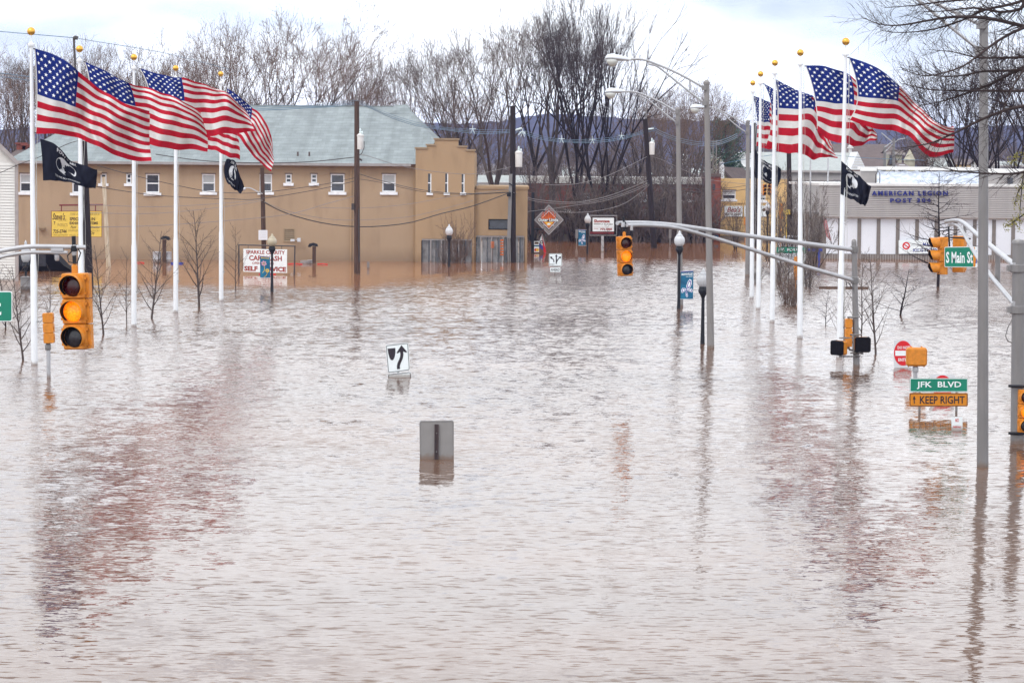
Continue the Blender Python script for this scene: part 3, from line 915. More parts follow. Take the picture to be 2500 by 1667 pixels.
# stepped parapet front
DP = DT - .55
def X(px, d=DP): return xz(px, 500, d)[0]
steps = [(1014, 1041, 364), (1041, 1060, 356), (1060, 1118, 342), (1118, 1138, 360), (1138, 1158, 369)]
shop_h = hole_px(1030, 583, 1151, 655, DP)
slits = [(1045, 424, 1053, 470), (1087, 424, 1094, 470), (1127, 425, 1134, 470)]
slh = [hole_px(*s, DP) for s in slits]
pw = MB()
_, zs0 = xz(1086, 372, DP)
wall_holes(pw, X(1014), X(1158), -2.5, zs0, slh + [(shop_h[0], shop_h[1], -2.5, shop_h[3])], DP)
pw.box(X(1014) + .02, X(1158) - .02, DP + .25, DP + .5, -2.5, zs0)
for a_, b_, t_ in steps:
    _, zt = xz((a_ + b_) / 2, t_, DP)
    pw.box(X(a_), X(b_), DP, DP + .4, zs0, zt)
pw.add([(X(1158), DP, -2.5), (X(1158), DP + 9, -2.5), (X(1158), DP + 9, zs0), (X(1158), DP, zs0)], [(0, 1, 2, 3)])
part('parapet_wall', pw, M['tan2'], tan)
for a_, b_, t_ in steps:
    _, zt = xz((a_ + b_) / 2, t_, DP)
    g = MB(); g.box(X(a_) - .06, X(b_) + .06, DP - .07, DP + .47, zt + .003, zt + .10); part('coping', g, M['louvre'], tan)
for h in slh:
    g = MB(); a, b, c, e = h; g.box(a, b, DP + .08, DP + .12, c, e); fo = part('window', g, M['glass_dark'], tan)
    g = MB(); g.box(b - .06, b, DP + .03, DP + .075, c, e); g.box(a, b - .06, DP + .03, DP + .075, (c + e) / 2 - .03, (c + e) / 2 + .03); part('frame', g, M['frame_white'], fo)
    g = MB(); g.box(a - .08, b + .1, DP - .1, DP + .1, c - .16, c - .003); part('sill', g, M['frame_white'], fo)
def shopfront(parent, x0, x1, ztop, y, n, rng):
    g = MB(); g.box(x0, x1, y + .02, y + .14, ztop - .09, ztop - .002); part('header_rail', g, M['frame_grey'], parent)
    for i in range(n + 1):
        x = x0 + (x1 - x0) * i / n + (rng.uniform(-.12, .12) if 0 < i < n else 0)
        g = MB(); g.box(x - .035, x + .035, y + .0, y + .13, -2.4, ztop - .095); part('mullion', g, M['frame_grey'] if i % 2 else M['glass_dark'], parent)
    for i in range(n):
        g = MB(); xa = x0 + (x1 - x0) * i / n; xb = x0 + (x1 - x0) * (i + 1) / n
        g.box(xa + .04, xb - .04, y + .16, y + .18, -2.4, ztop - .1); part('shop_pane', g, M['glass_shop'], parent)
shopfront(tan, shop_h[0], shop_h[1], shop_h[3], DP, 7, random.Random(2))
g = MB(); g.box(shop_h[0], shop_h[1], DP + .2, DP + .22, -2.4, shop_h[3]); part('interior_wall', g, M['glass_dark'], tan)
# low annex
DA = DT - .2
_, za = xz(1220, 462, DA)
ah = hole_px(1163, 575, 1279, 655, DA)
lw = hole_px(1195, 537, 1245, 559, DA)
aw = MB(); wall_holes(aw, X(1158) + .01, xz(1288, 500, DA)[0], -2.5, za, [(ah[0], ah[1], -2.5, ah[3]), lw], DA)
aw.add([(xz(1288, 500, DA)[0], DA, -2.5), (xz(1288, 500, DA)[0], DA + 14, -2.5), (xz(1288, 500, DA)[0], DA + 14, za), (xz(1288, 500, DA)[0], DA, za)], [(0, 1, 2, 3)])
part('annex_wall', aw, M['tan2'], tan)
g = MB(); g.box(X(1158) + .1, xz(1290, 500, DA)[0] + .03, DA - .06, DA + 14, za + .003, za + .16); part('annex_coping', g, M['tan2'], tan)
a, b, c, e = lw
g = MB(); g.box(a, b, DA + .1, DA + .14, c, e); fo = part('window', g, M['glass_dark'], tan)
g = MB(); g.box(a - .06, a, DA - .02, DA + .09, c - .05, e + .05); g.box(b, b + .06, DA - .02, DA + .09, c - .05, e + .05); g.box(a, b, DA - .02, DA + .09, e, e + .05); g.box(a, b, DA - .02, DA + .09, c - .05, c); part('frame', g, M['signal_black'], fo)
shopfront(tan, ah[0], ah[1], ah[3], DA, 9, random.Random(3))
# lettering strips hung in the shop window
for px, col in ((1202, 'flame_orange'), (1225, 'flame_orange')):
    S_ = rectS(px - 4, 584 if px > 1210 else 590, px + 5, 626 if px > 1210 else 606, DA - .05)
    g = MB()
    for i in range(6):
        g.patch(S_, [(0, i / 6 + .02), (1, i / 6 + .02), (.9, i / 6 + .11), (.05, i / 6 + .11)], .0)
    part('window_lettering', g, M[col], tan)

# ---- white sided house at the left edge
DH = 128.0
hx1 = xz(38, 500, DH)[0]; hx0 = hx1 - 9
_, hz = xz(38, 398, DH)
house = thing('sided_house', 'white clapboard house cut off by the left edge of the photograph', 'house', (hx0, DH, 0))
hs_ = hx1 * 8 / DH - .12     # the house stands slightly askew, so its flank runs along the line of sight
g = MB(); g.box(hx0, hx1, DH, DH + 8, -2.4, hz)
g.v = [(x + (hs_ if y > DH + 4 else 0), y, z) for x, y, z in g.v]
pk = W(-90, 300, DH)
g.add([(hx0, DH, hz), (hx1, DH, hz), (hx1 - 4.5, DH, hz + 4.5)], [(0, 1, 2)])
part('wall', g, M['siding_white'], house)
nb = 44; bhh = (hz + .3) / nb
proto = MB(); proto.add([(hx0, DH - .012, 0), (hx1 + .01, DH - .012, 0), (hx1 + .01, DH - .055, 0), (hx0, DH - .055, 0), (hx0, DH - .006, bhh), (hx1 + .01, DH - .006, bhh)], [(3, 2, 5, 4), (0, 1, 2, 3), (1, 5, 2)])
pb = part('clapboard', proto, M['siding_white'], house)
for i in range(1, nb):
    c_ = pb.copy(); COL.objects.link(c_); c_.parent = house; c_.location = (0, 0, i * bhh - .3)
g = MB()
g.add([(hx1 + .22, DH - .3, hz + .05), (hx1 - 4.5, DH - .3, hz + 4.75), (hx1 - 4.5, DH + 9, hz + 4.75), (hx1 + .22, DH + 9, hz + .05),
       (hx1 + .16, DH - .3, hz - .16), (hx1 - 4.5, DH - .3, hz + 4.5), (hx1 - 4.5, DH + 9, hz + 4.5), (hx1 + .16, DH + 9, hz - .16)],
      [(0, 1, 2, 3), (7, 6, 5, 4), (0, 4, 5, 1), (0, 3, 7, 4)])
g.add([(hx1 - 4.5, DH - .3, hz + 4.75), (hx1 - 9.3, DH - .3, hz - .05), (hx1 - 9.3, DH + 9, hz - .05), (hx1 - 4.5, DH + 9, hz + 4.75)], [(0, 1, 2, 3)])
g.v = [(x + (hs_ * 1.1 if y > DH + 4 else 0), y, z) for x, y, z in g.v]
part('roof', g, M['trim_grey'], house)
g = MB(); g.box(hx1 - .02, hx1 + .12, DH - .07, DH + .1, -2, hz - .1); part('corner_trim', g, M['trim_grey'], house)

# ---- dark shed roof with brick chimney behind the tan building
DK = 190.0
shed = thing('garage', 'dark low roof with short brick chimney behind the left end of the tan building', 'building', W(60, 400, DK))
g = MB()
a = W(14, 385, DK); b = W(130, 385, DK); r1 = W(40, 366, DK + 4); r2 = W(130, 366, DK + 4)
g.add([tuple(a), tuple(b), tuple(r2), tuple(r1)], [(0, 1, 2, 3)]); g.box(a.x + .3, b.x - .3, DK + .3, DK + 8, 0, a.z)
part('roof', g, M['roof_brown'], shed)
for k in range(3):
    q = W(52 + k * 14, 352 + k * 4, DK + 4); g = MB(); g.box(q.x - .35, q.x + .3, DK + 4, DK + 4.6, 0, q.z); g.box(q.x - .45, q.x + .4, DK + 3.9, DK + 4.7, q.z, q.z + .1)
    part('chimney', g, M['brick'], shed)

# ---- red brick building behind the trees
DB = 216.0
def X2(px, d): return xz(px, 500, d)[0]
bk = thing('brick_building', 'low red brick building with white roof edge half hidden behind the bare trees', 'building', (X2(1290, DB), DB, 0))
_, zb = xz(1500, 449, DB)
win_px = [(1668, 470, 1690, 489), (1560, 470, 1580, 489), (1420, 472, 1440, 490), (1340, 530, 1362, 552), (1470, 535, 1500, 556), (1640, 540, 1660, 560)]
wh = [hole_px(*h, DB) for h in win_px]
g = MB(); wall_holes(g, X2(1290, DB), X2(1748, DB), 0, zb, wh, DB); g.box(X2(1290, DB) + .1, X2(1748, DB) - .1, DB + .3, DB + 12, 0, zb - .02)
part('wall', g, M['brick'], bk)
for h in wh: sash_window(bk, h, DB, blind=True)
g = MB(); g.box(X2(1286, DB), X2(1750, DB), DB - .2, DB + 12, zb + .003, zb + .55); part('roof_edge', g, M['siding_white'], bk)
_, z2 = xz(1500, 522, DB - 2)
g = MB(); g.box(X2(1330, DB - 2), X2(1680, DB - 2), DB - 2.2, DB - .01, z2, z2 + .32); part('canopy', g, M['siding_white'], bk)
DB2 = 207.0
bt = thing('brick_tower', 'narrow red brick wall end beside the yellow building', 'building', (X2(1733, DB2), DB2, 0))
_, zb2 = xz(1745, 432, DB2)
g = MB(); g.box(X2(1733, DB2), X2(1759, DB2), DB2, DB2 + 10, -.6, zb2); part('wall', g, M['brick'], bt)
g = MB(); g.box(X2(1731, DB2), X2(1760, DB2), DB2 - .1, DB2 + 10, zb2 + .002, zb2 + .25); part('coping', g, M['roof_brown'], bt)
for py in (450, 545):
    h = hole_px(1740, py, 1746, py + 14, DB2); g = MB(); g.box(h[0], h[1], DB2 - .03, DB2 - .002, h[2], h[3]); part('window', g, M['glass_dark'], bt)
g = MB(); h = hole_px(1744, 574, 1754, 582, DB2); g.box(h[0], h[1], DB2 - .04, DB2 - .002, h[2], h[3]); part('wall_plate', g, M['banner_blue'], bt)

# ---- yellow building with a signboard
DY = 214.0
yb = thing('yellow_building', 'yellow two storey shop with white windows and a red script signboard', 'building', (X2(1760, DY), DY, 0))
_, zy = xz(1850, 437, DY)
ywin = [(1764, 464, 1796, 487), (1850, 474, 1869, 490)]
yh_ = [hole_px(*h, DY) for h in ywin]
g = MB(); wall_holes(g, X2(1760, DY), X2(1925, DY), -.5, zy, yh_, DY); g.box(X2(1760, DY) + .1, X2(1925, DY), DY + .3, DY + 12, -.5, zy - .02)
part('wall', g, M['yellow_wall'], yb)
for h in yh_: sash_window(yb, h, DY)
g = MB(); g.box(X2(1760, DY), X2(1925, DY), DY - .08, DY - .003, xz(1850, 497, DY)[1], xz(1850, 494, DY)[1]); part('string_course', g, M['yellow_wall'], yb)
ng = 6
for i in range(ng):
    _, zz = xz(1850, 530 + i * 9, DY)
    g = MB(); g.box(X2(1762, DY), X2(1924, DY), DY - .03, DY - .004, zz - .02, zz); part('panel_joint', g, M['louvre'], yb)
Sg = rectS(1769, 503, 1813, 529, DY - .12)
g = MB(); g.prism(Sg, rrect(Sg, r=.02), 0, -.08); so = part('signboard', g, M['sign_white'], yb)
g = MB(); put_text(g, Sg, "Bea's", .14, .08, .90, .58, bold=.02, shear=.3); part('lettering', g, M['ink_red'], so)
g = MB(); put_text(g, Sg, "RESTAURANT", .06, .68, .94, .88, bold=.02); part('lettering', g, M['ink_brown'], so)
for x0_ in (1817, 1858):
    Sg = rectS(x0_, 502, x0_ + 13, 529, DY - .12)
    g = MB(); g.prism(Sg, rrect(Sg, r=.02), 0, -.08); so = part('signboard', g, M['sign_white'], yb)
    g = MB(); g.patch(Sg, circ(Sg, .5, .4, .13), .006); part('sign_emblem', g, M['ink_red'] if x0_ < 1850 else M['ink_brown'], so)

# ---- roofs and houses beyond
def gable_box(name, label, x0, x1, pe, pr, d, wallm, roofm, rd=5, base=470, trim=None, cat='house'):
    """long side to the camera: eave at pixel row pe, ridge at pr"""
    t = thing(name, label, cat, (X2(x0, d), d, 0))
    _, ze = xz((x0 + x1) / 2, pe, d); _, zr = xz((x0 + x1) / 2, pr, d + rd)
    a, b = X2(x0, d), X2(x1, d)
    g = MB(); g.box(a + .3, b - .3, d + .3, d + 2 * rd - .3, .3, ze)
    g.add([(b - .3, d + .3, ze), (b - .3, d + 2 * rd - .3, ze), (b - .3, d + rd, zr - .15)], [(0, 1, 2)]); g.add([(a + .3, d + .3, ze), (a + .3, d + 2 * rd - .3, ze), (a + .3, d + rd, zr - .15)], [(2, 1, 0)])
    part('wall', g, wallm, t)
    g = MB(); g.add([(a, d, ze - .1), (b, d, ze - .1), (b, d + rd, zr), (a, d + rd, zr), (a, d + 2 * rd, ze - .1), (b, d + 2 * rd, ze - .1)], [(0, 1, 2, 3), (3, 2, 5, 4)])
    part('roof', g, roofm, t)
    g = MB(); g.box(a, b, d - .08, d - .003, ze - .25, ze - .05); part('fascia', g, trim or M['trim_grey'], t)
    return t, a, b, ze, zr
hb, a, b, ze, zr = gable_box('grey_roof_building', 'broad building with pale grey roof and small white dish behind the yellow shop', 1742, 2110, 415, 372, 262, M['taupe'], M['roof_grey'], 6, cat='building')
for px in (2036,):
    h = hole_px(px, 441, px + 14, 452, 262); sash_window(hb, h, 262.0 + .1)
g = MB(); q = W(1826, 392, 261); g.lathe([(.01, .0), (.35, .04), (.62, .16), (.72, .30), (.70, .31), (.60, .19)], q, 14, axis='y'); part('satellite_dish', g, M['white_paint'], hb, smooth=True)
g = MB(); q = W(1748, 397, 261); g.box(q.x - .4, q.x + .4, 260.5, 261.4, q.z - 2.5, q.z + .1); g.box(q.x - .5, q.x + .5, 260.4, 261.5, q.z + .1, q.z + .35); part('chimney', g, M['stone'], hb)
# white front gable over brick
DG = 240.0
gw = thing('gabled_house', 'small house with white shingled gable over red brick behind the legion hall', 'house', (X2(2077, DG), DG, 0))
pA, pB, pC = W(2076, 415, DG), W(2115, 415, DG), W(2094, 371, DG)
g = MB(); g.add([pA, pB, pC, pA + Vector((0, 5, 0)), pB + Vector((0, 5, 0)), pC + Vector((0, 5, 0))], [(0, 1, 2), (1, 4, 5, 2), (0, 2, 5, 3)]); part('gable', g, M['frame_white'], gw)
for i in range(7):
    f0 = i / 7; a_ = pA.lerp(pC, f0); b_ = pB.lerp(pC, f0)
    g = MB(); g.box(a_.x, b_.x, DG - .06, DG - .004, a_.z, a_.z + .05); part('shingle_row', g, M['siding_white'], gw)
g = MB(); g.box(X2(2080, DG), X2(2101, DG), DG + .05, DG + 5, 0, pA.z); part('wall', g, M['brick'], gw)
bb, a, b, ze, zr = gable_box('brown_roof_church', 'large building with brown shingle roof between the flagpoles and the bare trees', 1990, 2205, 406, 352, 275, M['stone'], M['roof_brown'], 8, cat='building')
g = MB(); q = W(2076, 370, 279); g.lathe([(.15, -1), (.15, .3), (.32, .32), (.32, .42), (.2, .5), (.3, .55), (.05, .7)], q, 10); part('roof_ventilator', g, M['cap_white'], bb)
tw, a, b, ze, zr = gable_box('stone_house', 'pale stone house with steep dark gable behind the two grey lamp posts', 2162, 2208, 372, 366, 268, M['stone'], M['roof_brown'], 2)
g = MB(); a_, b_, c_ = W(2165, 405, 266), W(2195, 405, 266), W(2178, 366, 266)
g.add([a_, b_, c_], [(0, 1, 2)]); part('steep_gable', g, M['roof_brown'], tw)
g = MB(); h = hole_px(2172, 380, 2180, 402, 265.9); g.box(h[0], h[1], 265.85, 265.97, h[2], h[3]); part('window', g, M['glass_dark'], tw)
fh, a, b, ze, zr = gable_box('white_house', 'small white house front with row of dark panes behind the hall roof', 2189, 2216, 402, 398, 250, M['frame_white'], M['roof_brown'], 3)
for i in range(4):
    h = hole_px(2195 + i * 4, 412, 2198 + i * 4, 418, 249.9); g = MB(); g.box(h[0], h[1], 250.25, 250.295, h[2], h[3]); part('pane', g, M['glass_dark'], fh)
g = MB(); q = W(2222, 392, 252); g.box(q.x - .45, q.x + .45, 252, 252.9, 0, q.z)
g.add([(q.x - .5, 251.9, q.z), (q.x + .5, 251.9, q.z), (q.x + .5, 253, q.z), (q.x - .5, 253, q.z), (q.x, 252.4, q.z + 1.1)], [(0, 1, 4), (1, 2, 4), (2, 3, 4), (3, 0, 4)])
solo('stone_chimney', g, M['stone'], 'pointed reddish stone chimney rising right of the small white house', 'chimney', (q.x, 252.4, 0))
rng = random.Random(8)
for i, (x0_, x1_, pe, pr, wm_, rm_, lab) in enumerate([
    (2235, 2290, 418, 408, 'siding_white', 'roof_grey', 'distant white house with grey roof left of the leaning trees'),
    (2272, 2330, 408, 386, 'taupe', 'roof_grey', 'distant grey house under the tail of the largest flag'),
    (2300, 2385, 398, 388, 'yellow_wall', 'roof_brown', 'distant cream house with brown roof among the right trees'),
    (2385, 2440, 402, 392, 'siding_white', 'roof_brown', 'distant white house partly behind the tall grey lamp post'),
    (2440, 2500, 404, 394, 'taupe', 'roof_grey', 'distant grey house at the right edge under the trees'),
    (1668, 1682, 388, 376, 'siding_white', 'roof_grey', 'tiny white house peeping between bare woods left of the pine'),
    (1372, 1412, 432, 408, 'siding_white', 'roof_grey', 'white gabled house barely seen through the central bare trees'),
    (1690, 1726, 424, 412, 'siding_white', 'roof_grey', 'long white roof glimpsed just left of the tall grey lamp pole'),
    (1165, 1290, 445, 428, 'siding_white', 'roof_grey', 'pale shed behind the low annex among bare trees')]):
    gable_box('distant_house', lab, x0_, x1_, pe, pr, (420, 360, 470, 400, 440, 300, 290, 280, 235)[i], M[wm_], M[rm_], 4)
# brown gable just behind the yellow building
DQ = 232.0
cg = thing('brown_gabled_house', 'brown gable roof with white chimney peeping over the yellow shop', 'house', (X2(1735, DQ), DQ, 0))
pA, pB, pC = W(1738, 437, DQ), W(1825, 437, DQ), W(1770, 408, DQ)
g = MB(); g.add([W(1735, 440, DQ), W(1788, 440, DQ), W(1760, 411, DQ)], [(0, 1, 2)]); part('gable_wall', g, M['stone'], cg)
g = MB(); 
g.add([W(1733, 438, DQ - .3), W(1738, 440, DQ - .3), W(1761, 416, DQ - .3), W(1760, 407, DQ - .3)], [(0, 1, 2, 3)])
g.add([W(1760, 407, DQ - .3), W(1761, 416, DQ - .3), W(1784, 440, DQ - .3), W(1792, 440, DQ - .3)], [(0, 1, 2, 3)])
g.add([W(1760, 407, DQ - .3), W(1792, 440, DQ - .3), W(1838, 440, DQ + 3), W(1815, 410, DQ + 3)], [(0, 1, 2, 3)])
part('roof', g, M['roof_brown'], cg)
g = MB(); q = W(1762, 404, DQ - 1.4); g.box(q.x - .2, q.x + .2, q.y - .3, q.y + .3, 0, q.z); g.lathe([(.16, 0), (.16, .2), (.22, .22), (.2, .3)], q, 10); part('chimney', g, M['frame_white'], cg)

# ---- american legion hall
DL = 168.0
lx0 = X2(2001, DL); lx1 = X2(2500, DL) + 9
zc1, zc0 = xz(2250, 455, DL)[1], xz(2250, 531, DL)[1]
zp0 = xz(2250, 621, DL)[1]
lg = thing('legion_hall', 'low hall with taupe clapboard fascia, white panels and blue AMERICAN LEGION letters', 'building', (lx0, DL, 0))
g = MB(); g.box(lx0 + .2, lx1, DL + .12, DL + 18, -2.2, zc0); part('wall', g, M['taupe_trim'], lg)
pp = .0
pw_ = (X2(2146, DL) - X2(2099, DL))
x = X2(2099, DL) - 2 * pw_; i = 0
posts = []
while x < lx1 - .2:
    posts.append(x); x += pw_
xs_ = [lx0 + .45] + [p for p in posts if p > lx0 + 1.2]
for i, p in enumerate(xs_[1:]):
    g = MB(); g.box(p - .11, p + .11, DL - .03, DL + .11, zp0 - .002, zc0 - .004); part('wall_post', g, M['taupe_trim'], lg)
for i in range(len(xs_) - 1):
    a_ = xs_[i] + (.11 if i else 0) + .008; b_ = xs_[i + 1] - .118
    g = MB(); g.box(a_, b_, DL + .02, DL + .10, zp0, zc0 - .01); part('wall_panel', g, M['panel_white'], lg)
g = MB(); g.box(lx0 + .3, lx1, DL - .10, DL - .035, zc0 - .10, zc0 - .003); part('soffit_trim', g, M['cap_white'], lg)
g = MB(); g.box(lx0 + .3, lx1, DL - .06, DL + .11, -2.0, zp0 - .006); part('plinth', g, M['taupe_trim'], lg)
for i in range(int((lx1 - lx0) / .22)):
    pass
g = MB()
for i in range(int((lx1 - lx0 - .5) / .16)):
    xx = lx0 + .35 + i * .16; g.box(xx, xx + .03, DL - .075, DL - .062, -.4, zp0 - .03)
part('plinth_ribs', g, M['taupe'], lg, kind='stuff')
nb = 17; hh = (zc1 - zc0) / nb
g = MB(); g.box(lx0, lx1, DL - .30, DL + .12, zc0 + .001, zc1); part('fascia', g, M['taupe'], lg)
proto = MB(); proto.add([(lx0 - .01, DL - .305, .0), (lx1, DL - .305, .0), (lx1, DL - .36, .012), (lx0 - .01, DL - .36, .012), (lx0 - .01, DL - .306, hh), (lx1, DL - .306, hh)], [(3, 2, 5, 4), (0, 1, 2, 3), (0, 3, 4)])
pb = part('clapboard', proto, M['taupe'], lg)
pb.location.z = zc0
for i in range(1, nb):
    c_ = pb.copy(); COL.objects.link(c_); c_.parent = lg; c_.location = (0, 0, zc0 + i * hh)
g = MB(); g.box(lx0 - .1, lx1, DL - .42, DL + 18, zc1 + .002, zc1 + .16); part('fascia_cap', g, M['cap_white'], lg)
def hall_letters(text, x0_, x1_, y0_, y1_):
    n = len(text); S_ = rectS(x0_, y0_, x1_, y1_, DL - .42)
    a_, b_, fs = text_geo(text, .042, 0, 1.35)
    # split the string into separate raised letters
    par = list(range(len(a_)))
    def find(i):
        while par[i] != i: par[i] = par[par[i]]; i = par[i]
        return i
    for f in fs:
        for k in f[1:]: par[find(k)] = find(f[0])
    comps = {}
    for f in fs: comps.setdefault(find(f[0]), []).append(f)
    for fl in comps.values():
        ids = sorted({i for f in fl for i in f}); mp_ = {k: j for j, k in enumerate(ids)}
        m_ = MB(); m_.add([S_(a_[i], b_[i], .06) for i in ids], [tuple(mp_[i] for i in f) for f in fl])
        # side walls from boundary edges
        ed = {}
        for f in fl:
            for k in range(len(f)):
                e_ = (mp_[f[k]], mp_[f[(k + 1) % len(f)]]); ed[e_] = 1
        off = len(m_.v); m_.v.extend([tuple(S_(a_[i], b_[i], 0)) for i in ids])
        for (p_, q_) in list(ed):
            if (q_, p_) not in ed: m_.f.append((q_, p_, off + p_, off + q_)); m_.m.append(0)
        part('raised_letter', m_, M['letter_blue'], lg)
M['letter_blue'] = mat('letter_blue', (.010, .014, .17), .45, var=.1)
hall_letters('AMERICAN LEGION', 2128, 2314, 466, 478)
hall_letters('POST 304', 2173, 2272, 484, 495)
# upper roof storey with tarpaulin
DU = DL + 3.5
zt_ = xz(2250, 419, DU)[1]
g = MB()
nx, nz_ = 60, 10
ux0, ux1 = X2(2140, DU), X2(2395, DU)
rngt2 = random.Random(4)
off = [[rngt2.uniform(-.10, .10) for _ in range(nx + 1)] for _ in range(nz_ + 1)]
for j in range(nz_ + 1):
    for i in range(nx + 1):
        sag = .06 * math.sin(i * .9) + .05 * math.sin(i * .37 + 1)
        g.v.append((ux0 + (ux1 - ux0) * i / nx, DU + off[j][i] + (.0 if j else -.06), zc1 + .12 + (zt_ - zc1 - .12 + (sag * .5)) * j / nz_))
for j in range(nz_):
    for i in range(nx):
        a_ = j * (nx + 1) + i; g.f.append((a_, a_ + 1, a_ + nx + 2, a_ + nx + 1)); g.m.append(0)
part('roof_tarpaulin', g, M['tarp'], lg, smooth='all')
g = MB(); g.box(ux0 + .02, ux1 - .05, DU - .18, DU + 10, zt_ + .09, zt_ + .30); part('roof_edge', g, M['cap_white'], lg)
g = MB(); g.box(ux1 + .02, lx1, DU - .1, DU + 10, zt_ - .05, zt_ + .22); part('roof_edge', g, M['cap_white'], lg)
g = MB(); g.box(ux1 + .03, lx1, DU + .3, DU + 9, zc1 + .1, zt_ - .055); part('upper_wall', g, M['taupe'], lg)
h = hole_px(2461, 434, 2474, 449, DU); g = MB(); g.box(h[0], h[1], DU + .2, DU + .28, h[2], h[3]); part('window', g, M['glass_dark'], lg)
g = MB(); g.box(X2(2101, DU), X2(2139, DU), DU + .1, DU + 6, zc1 + .1, zt_ + .0); uw = part('upper_wall', g, M['taupe'], lg)
for i in range(9):
    zz = zc1 + .15 + i * (zt_ - zc1 - .2) / 9
    g = MB(); g.box(X2(2101, DU) - .01, X2(2139, DU) + .01, DU + .06, DU + .096, zz, zz + .045); part('clapboard', g, M['taupe'], uw)
g = MB(); g.box(X2(2100, DU), X2(2139, DU), DU - .05, DU + .3, zt_ + .01, zt_ + .22); part('roof_edge', g, M['cap_white'], lg)
g = MB(); q0 = W(2137, 455, DU - .8); g.tube([(q0.x, q0.y, q0.z), (q0.x + .02, q0.y, q0.z + .75), (q0.x + .15, q0.y, q0.z + .95), (q0.x + .28, q0.y, q0.z + .8), (q0.x + .28, q0.y, q0.z)], .03, 6); part('roof_ladder_rail', g, M['steel_dark'], lg)
# paper banner on the hall
Sb = rectS(2194, 586, 2302, 620, DL - .16)
g = MB(); g.prism(Sb, [(0, .02), (.25, 0), (.5, .03), (1, 0), (1, .97), (.6, 1), (.3, .97), (0, 1)], 0, -.01)
kb = solo('paper_banner', g, M['sign_white'], 'white banner reading KIDS FISHING with red round emblem hung on the hall', 'banner', Sb(.5, .5, 0))
g = MB(); g.ring(Sb, circ(Sb, .17, .42, .24), circ(Sb, .17, .42, .15), .008, .004); g.patch(Sb, [(.12, .36), (.14, .30), (.23, .5), (.21, .55)], .009); part('round_emblem', g, M['sign_red'], kb)
g = MB(); put_text(g, Sb, 'KIDS FISHING', .33, .62, .99, .86, .008, bold=.015); part('lettering', g, M['ink_blue'], kb); g = MB(); put_text(g, Sb, 'MANVILLE', .55, .20, .99, .42, .008, bold=.02); part('lettering', g, M['ink_blue'], kb)

# ------------------------------------------------------------------ bare trees
def rvec(rng):
    while True:
        v = Vector((rng.uniform(-1, 1), rng.uniform(-1, 1), rng.uniform(-1, 1)))
        if .01 < v.length < 1: return v.normalized()
class TreeCfg:
    def __init__(s, **k):
        s.levels = 4; s.nsub = (0, 9, 8, 5); s.ratio = (0, .46, .44, .5); s.trop = (.0, .10, .12, .06, .03); s.wob = (.06, .10, .16, .22, .25)
        s.segs = (5, 7, 4, 3, 1); s.sides = (8, 6, 4, 3, 3); s.rr = .50; s.ang = (30, 62); s.rmin = .012; s.t0 = .22; s.buds = 0; s.limb_r = .6; s.split = 2
        s.__dict__.update(k)
def grow_branch(out, rng, p, d, Ln, r, lvl, c):
    n = c.segs[lvl]
    pts = [p]; rs = [r]
    last = lvl >= c.levels
    for i in range(n):
        d = d + rvec(rng) * c.wob[lvl] + Vector((0, 0, c.trop[lvl]))
        d.normalize(); p = p + d * (Ln / n); pts.append(p)
        rs.append(max(c.rmin * .6, r * (1 - (i + 1) / n * (.82 if not last else .6))))
    out[0 if lvl <= c.split else 1].tube(pts, rs, c.sides[lvl], cap=False)
    if last:
        if c.buds and rng.random() < c.buds:
            q = pts[-1]; e = rvec(rng) * .05; f = rvec(rng) * .07; out[1].add([q + e, q - e, q + f], [(0, 1, 2)])
            q = pts[0].lerp(pts[-1], .5); e = rvec(rng) * .045; out[1].add([q + e, q - e, q + f.cross(e) * 8 + f * .5], [(0, 1, 2)])
        return
    k = c.nsub[lvl]
    for j in range(k):
        t = c.t0 + (1 - c.t0) * (j + rng.random()) / k
        f = t * n; i = min(int(f), n - 1); q = pts[i].lerp(pts[i + 1], f - i)
        ax = (pts[i + 1] - pts[i]).normalized()
        side = rvec(rng); side = (side - ax * side.dot(ax)); side.normalize()
        an = rad(rng.uniform(*c.ang))
        nd = ax * math.cos(an) + side * math.sin(an)
        rr = rs[i] + (rs[i + 1] - rs[i]) * (f - i)
        grow_branch(out, rng, q, nd, Ln * c.ratio[lvl] * (1.12 - .62 * t) * rng.uniform(.75, 1.2), max(c.rmin, rr * c.rr), lvl + 1, c)
    # leader tip
    grow_branch(out, rng, pts[-1], (pts[-1] - pts[-2]).normalized(), Ln * c.ratio[lvl] * .55, max(c.rmin, rs[-1]), min(lvl + 1, c.levels), c) if lvl >= 1 else None
def tree_mesh(seed, h, r0, fork, limbs, spread, c, lean=(0, 0)):
    rng = random.Random(seed)
    out = [MB(), MB()]
    p = Vector((0, 0, -.6)); d = Vector((lean[0], lean[1], 1)).normalized()
    n = 4; pts = [p]; rs = [r0 * 1.15]
    Lt = fork * h + .6
    for i in range(n):
        d = (d + rvec(rng) * .05).normalized(); p = p + d * Lt / n; pts.append(p); rs.append(r0 * (1 - .22 * (i + 1) / n))
    out[0].tube(pts, rs, c.sides[0], cap=False)
    a0 = rng.uniform(0, 6.28)
    for i in range(limbs):
        t = rng.uniform(.72, 1.0) if i else 1.0
        f = t * n; k = min(int(f), n - 1); q = pts[k].lerp(pts[k + 1], f - k)
        a = a0 + i * 2.4 + rng.uniform(-.4, .4)
        s = rad(rng.uniform(spread * .45, spread)) if i else rad(rng.uniform(0, 10))
        nd = Vector((math.cos(a) * math.sin(s), math.sin(a) * math.sin(s), math.cos(s)))
        nd = (nd + Vector((lean[0], lean[1], 0)) * .5).normalized()
        grow_branch(out, rng, q, nd, (h * (1 - fork)) * rng.uniform(.80, 1.0) * (1 if i == 0 else .92), r0 * c.limb_r * (rng.uniform(.75, 1.0)), 1, c)
    return out
class Proto: pass

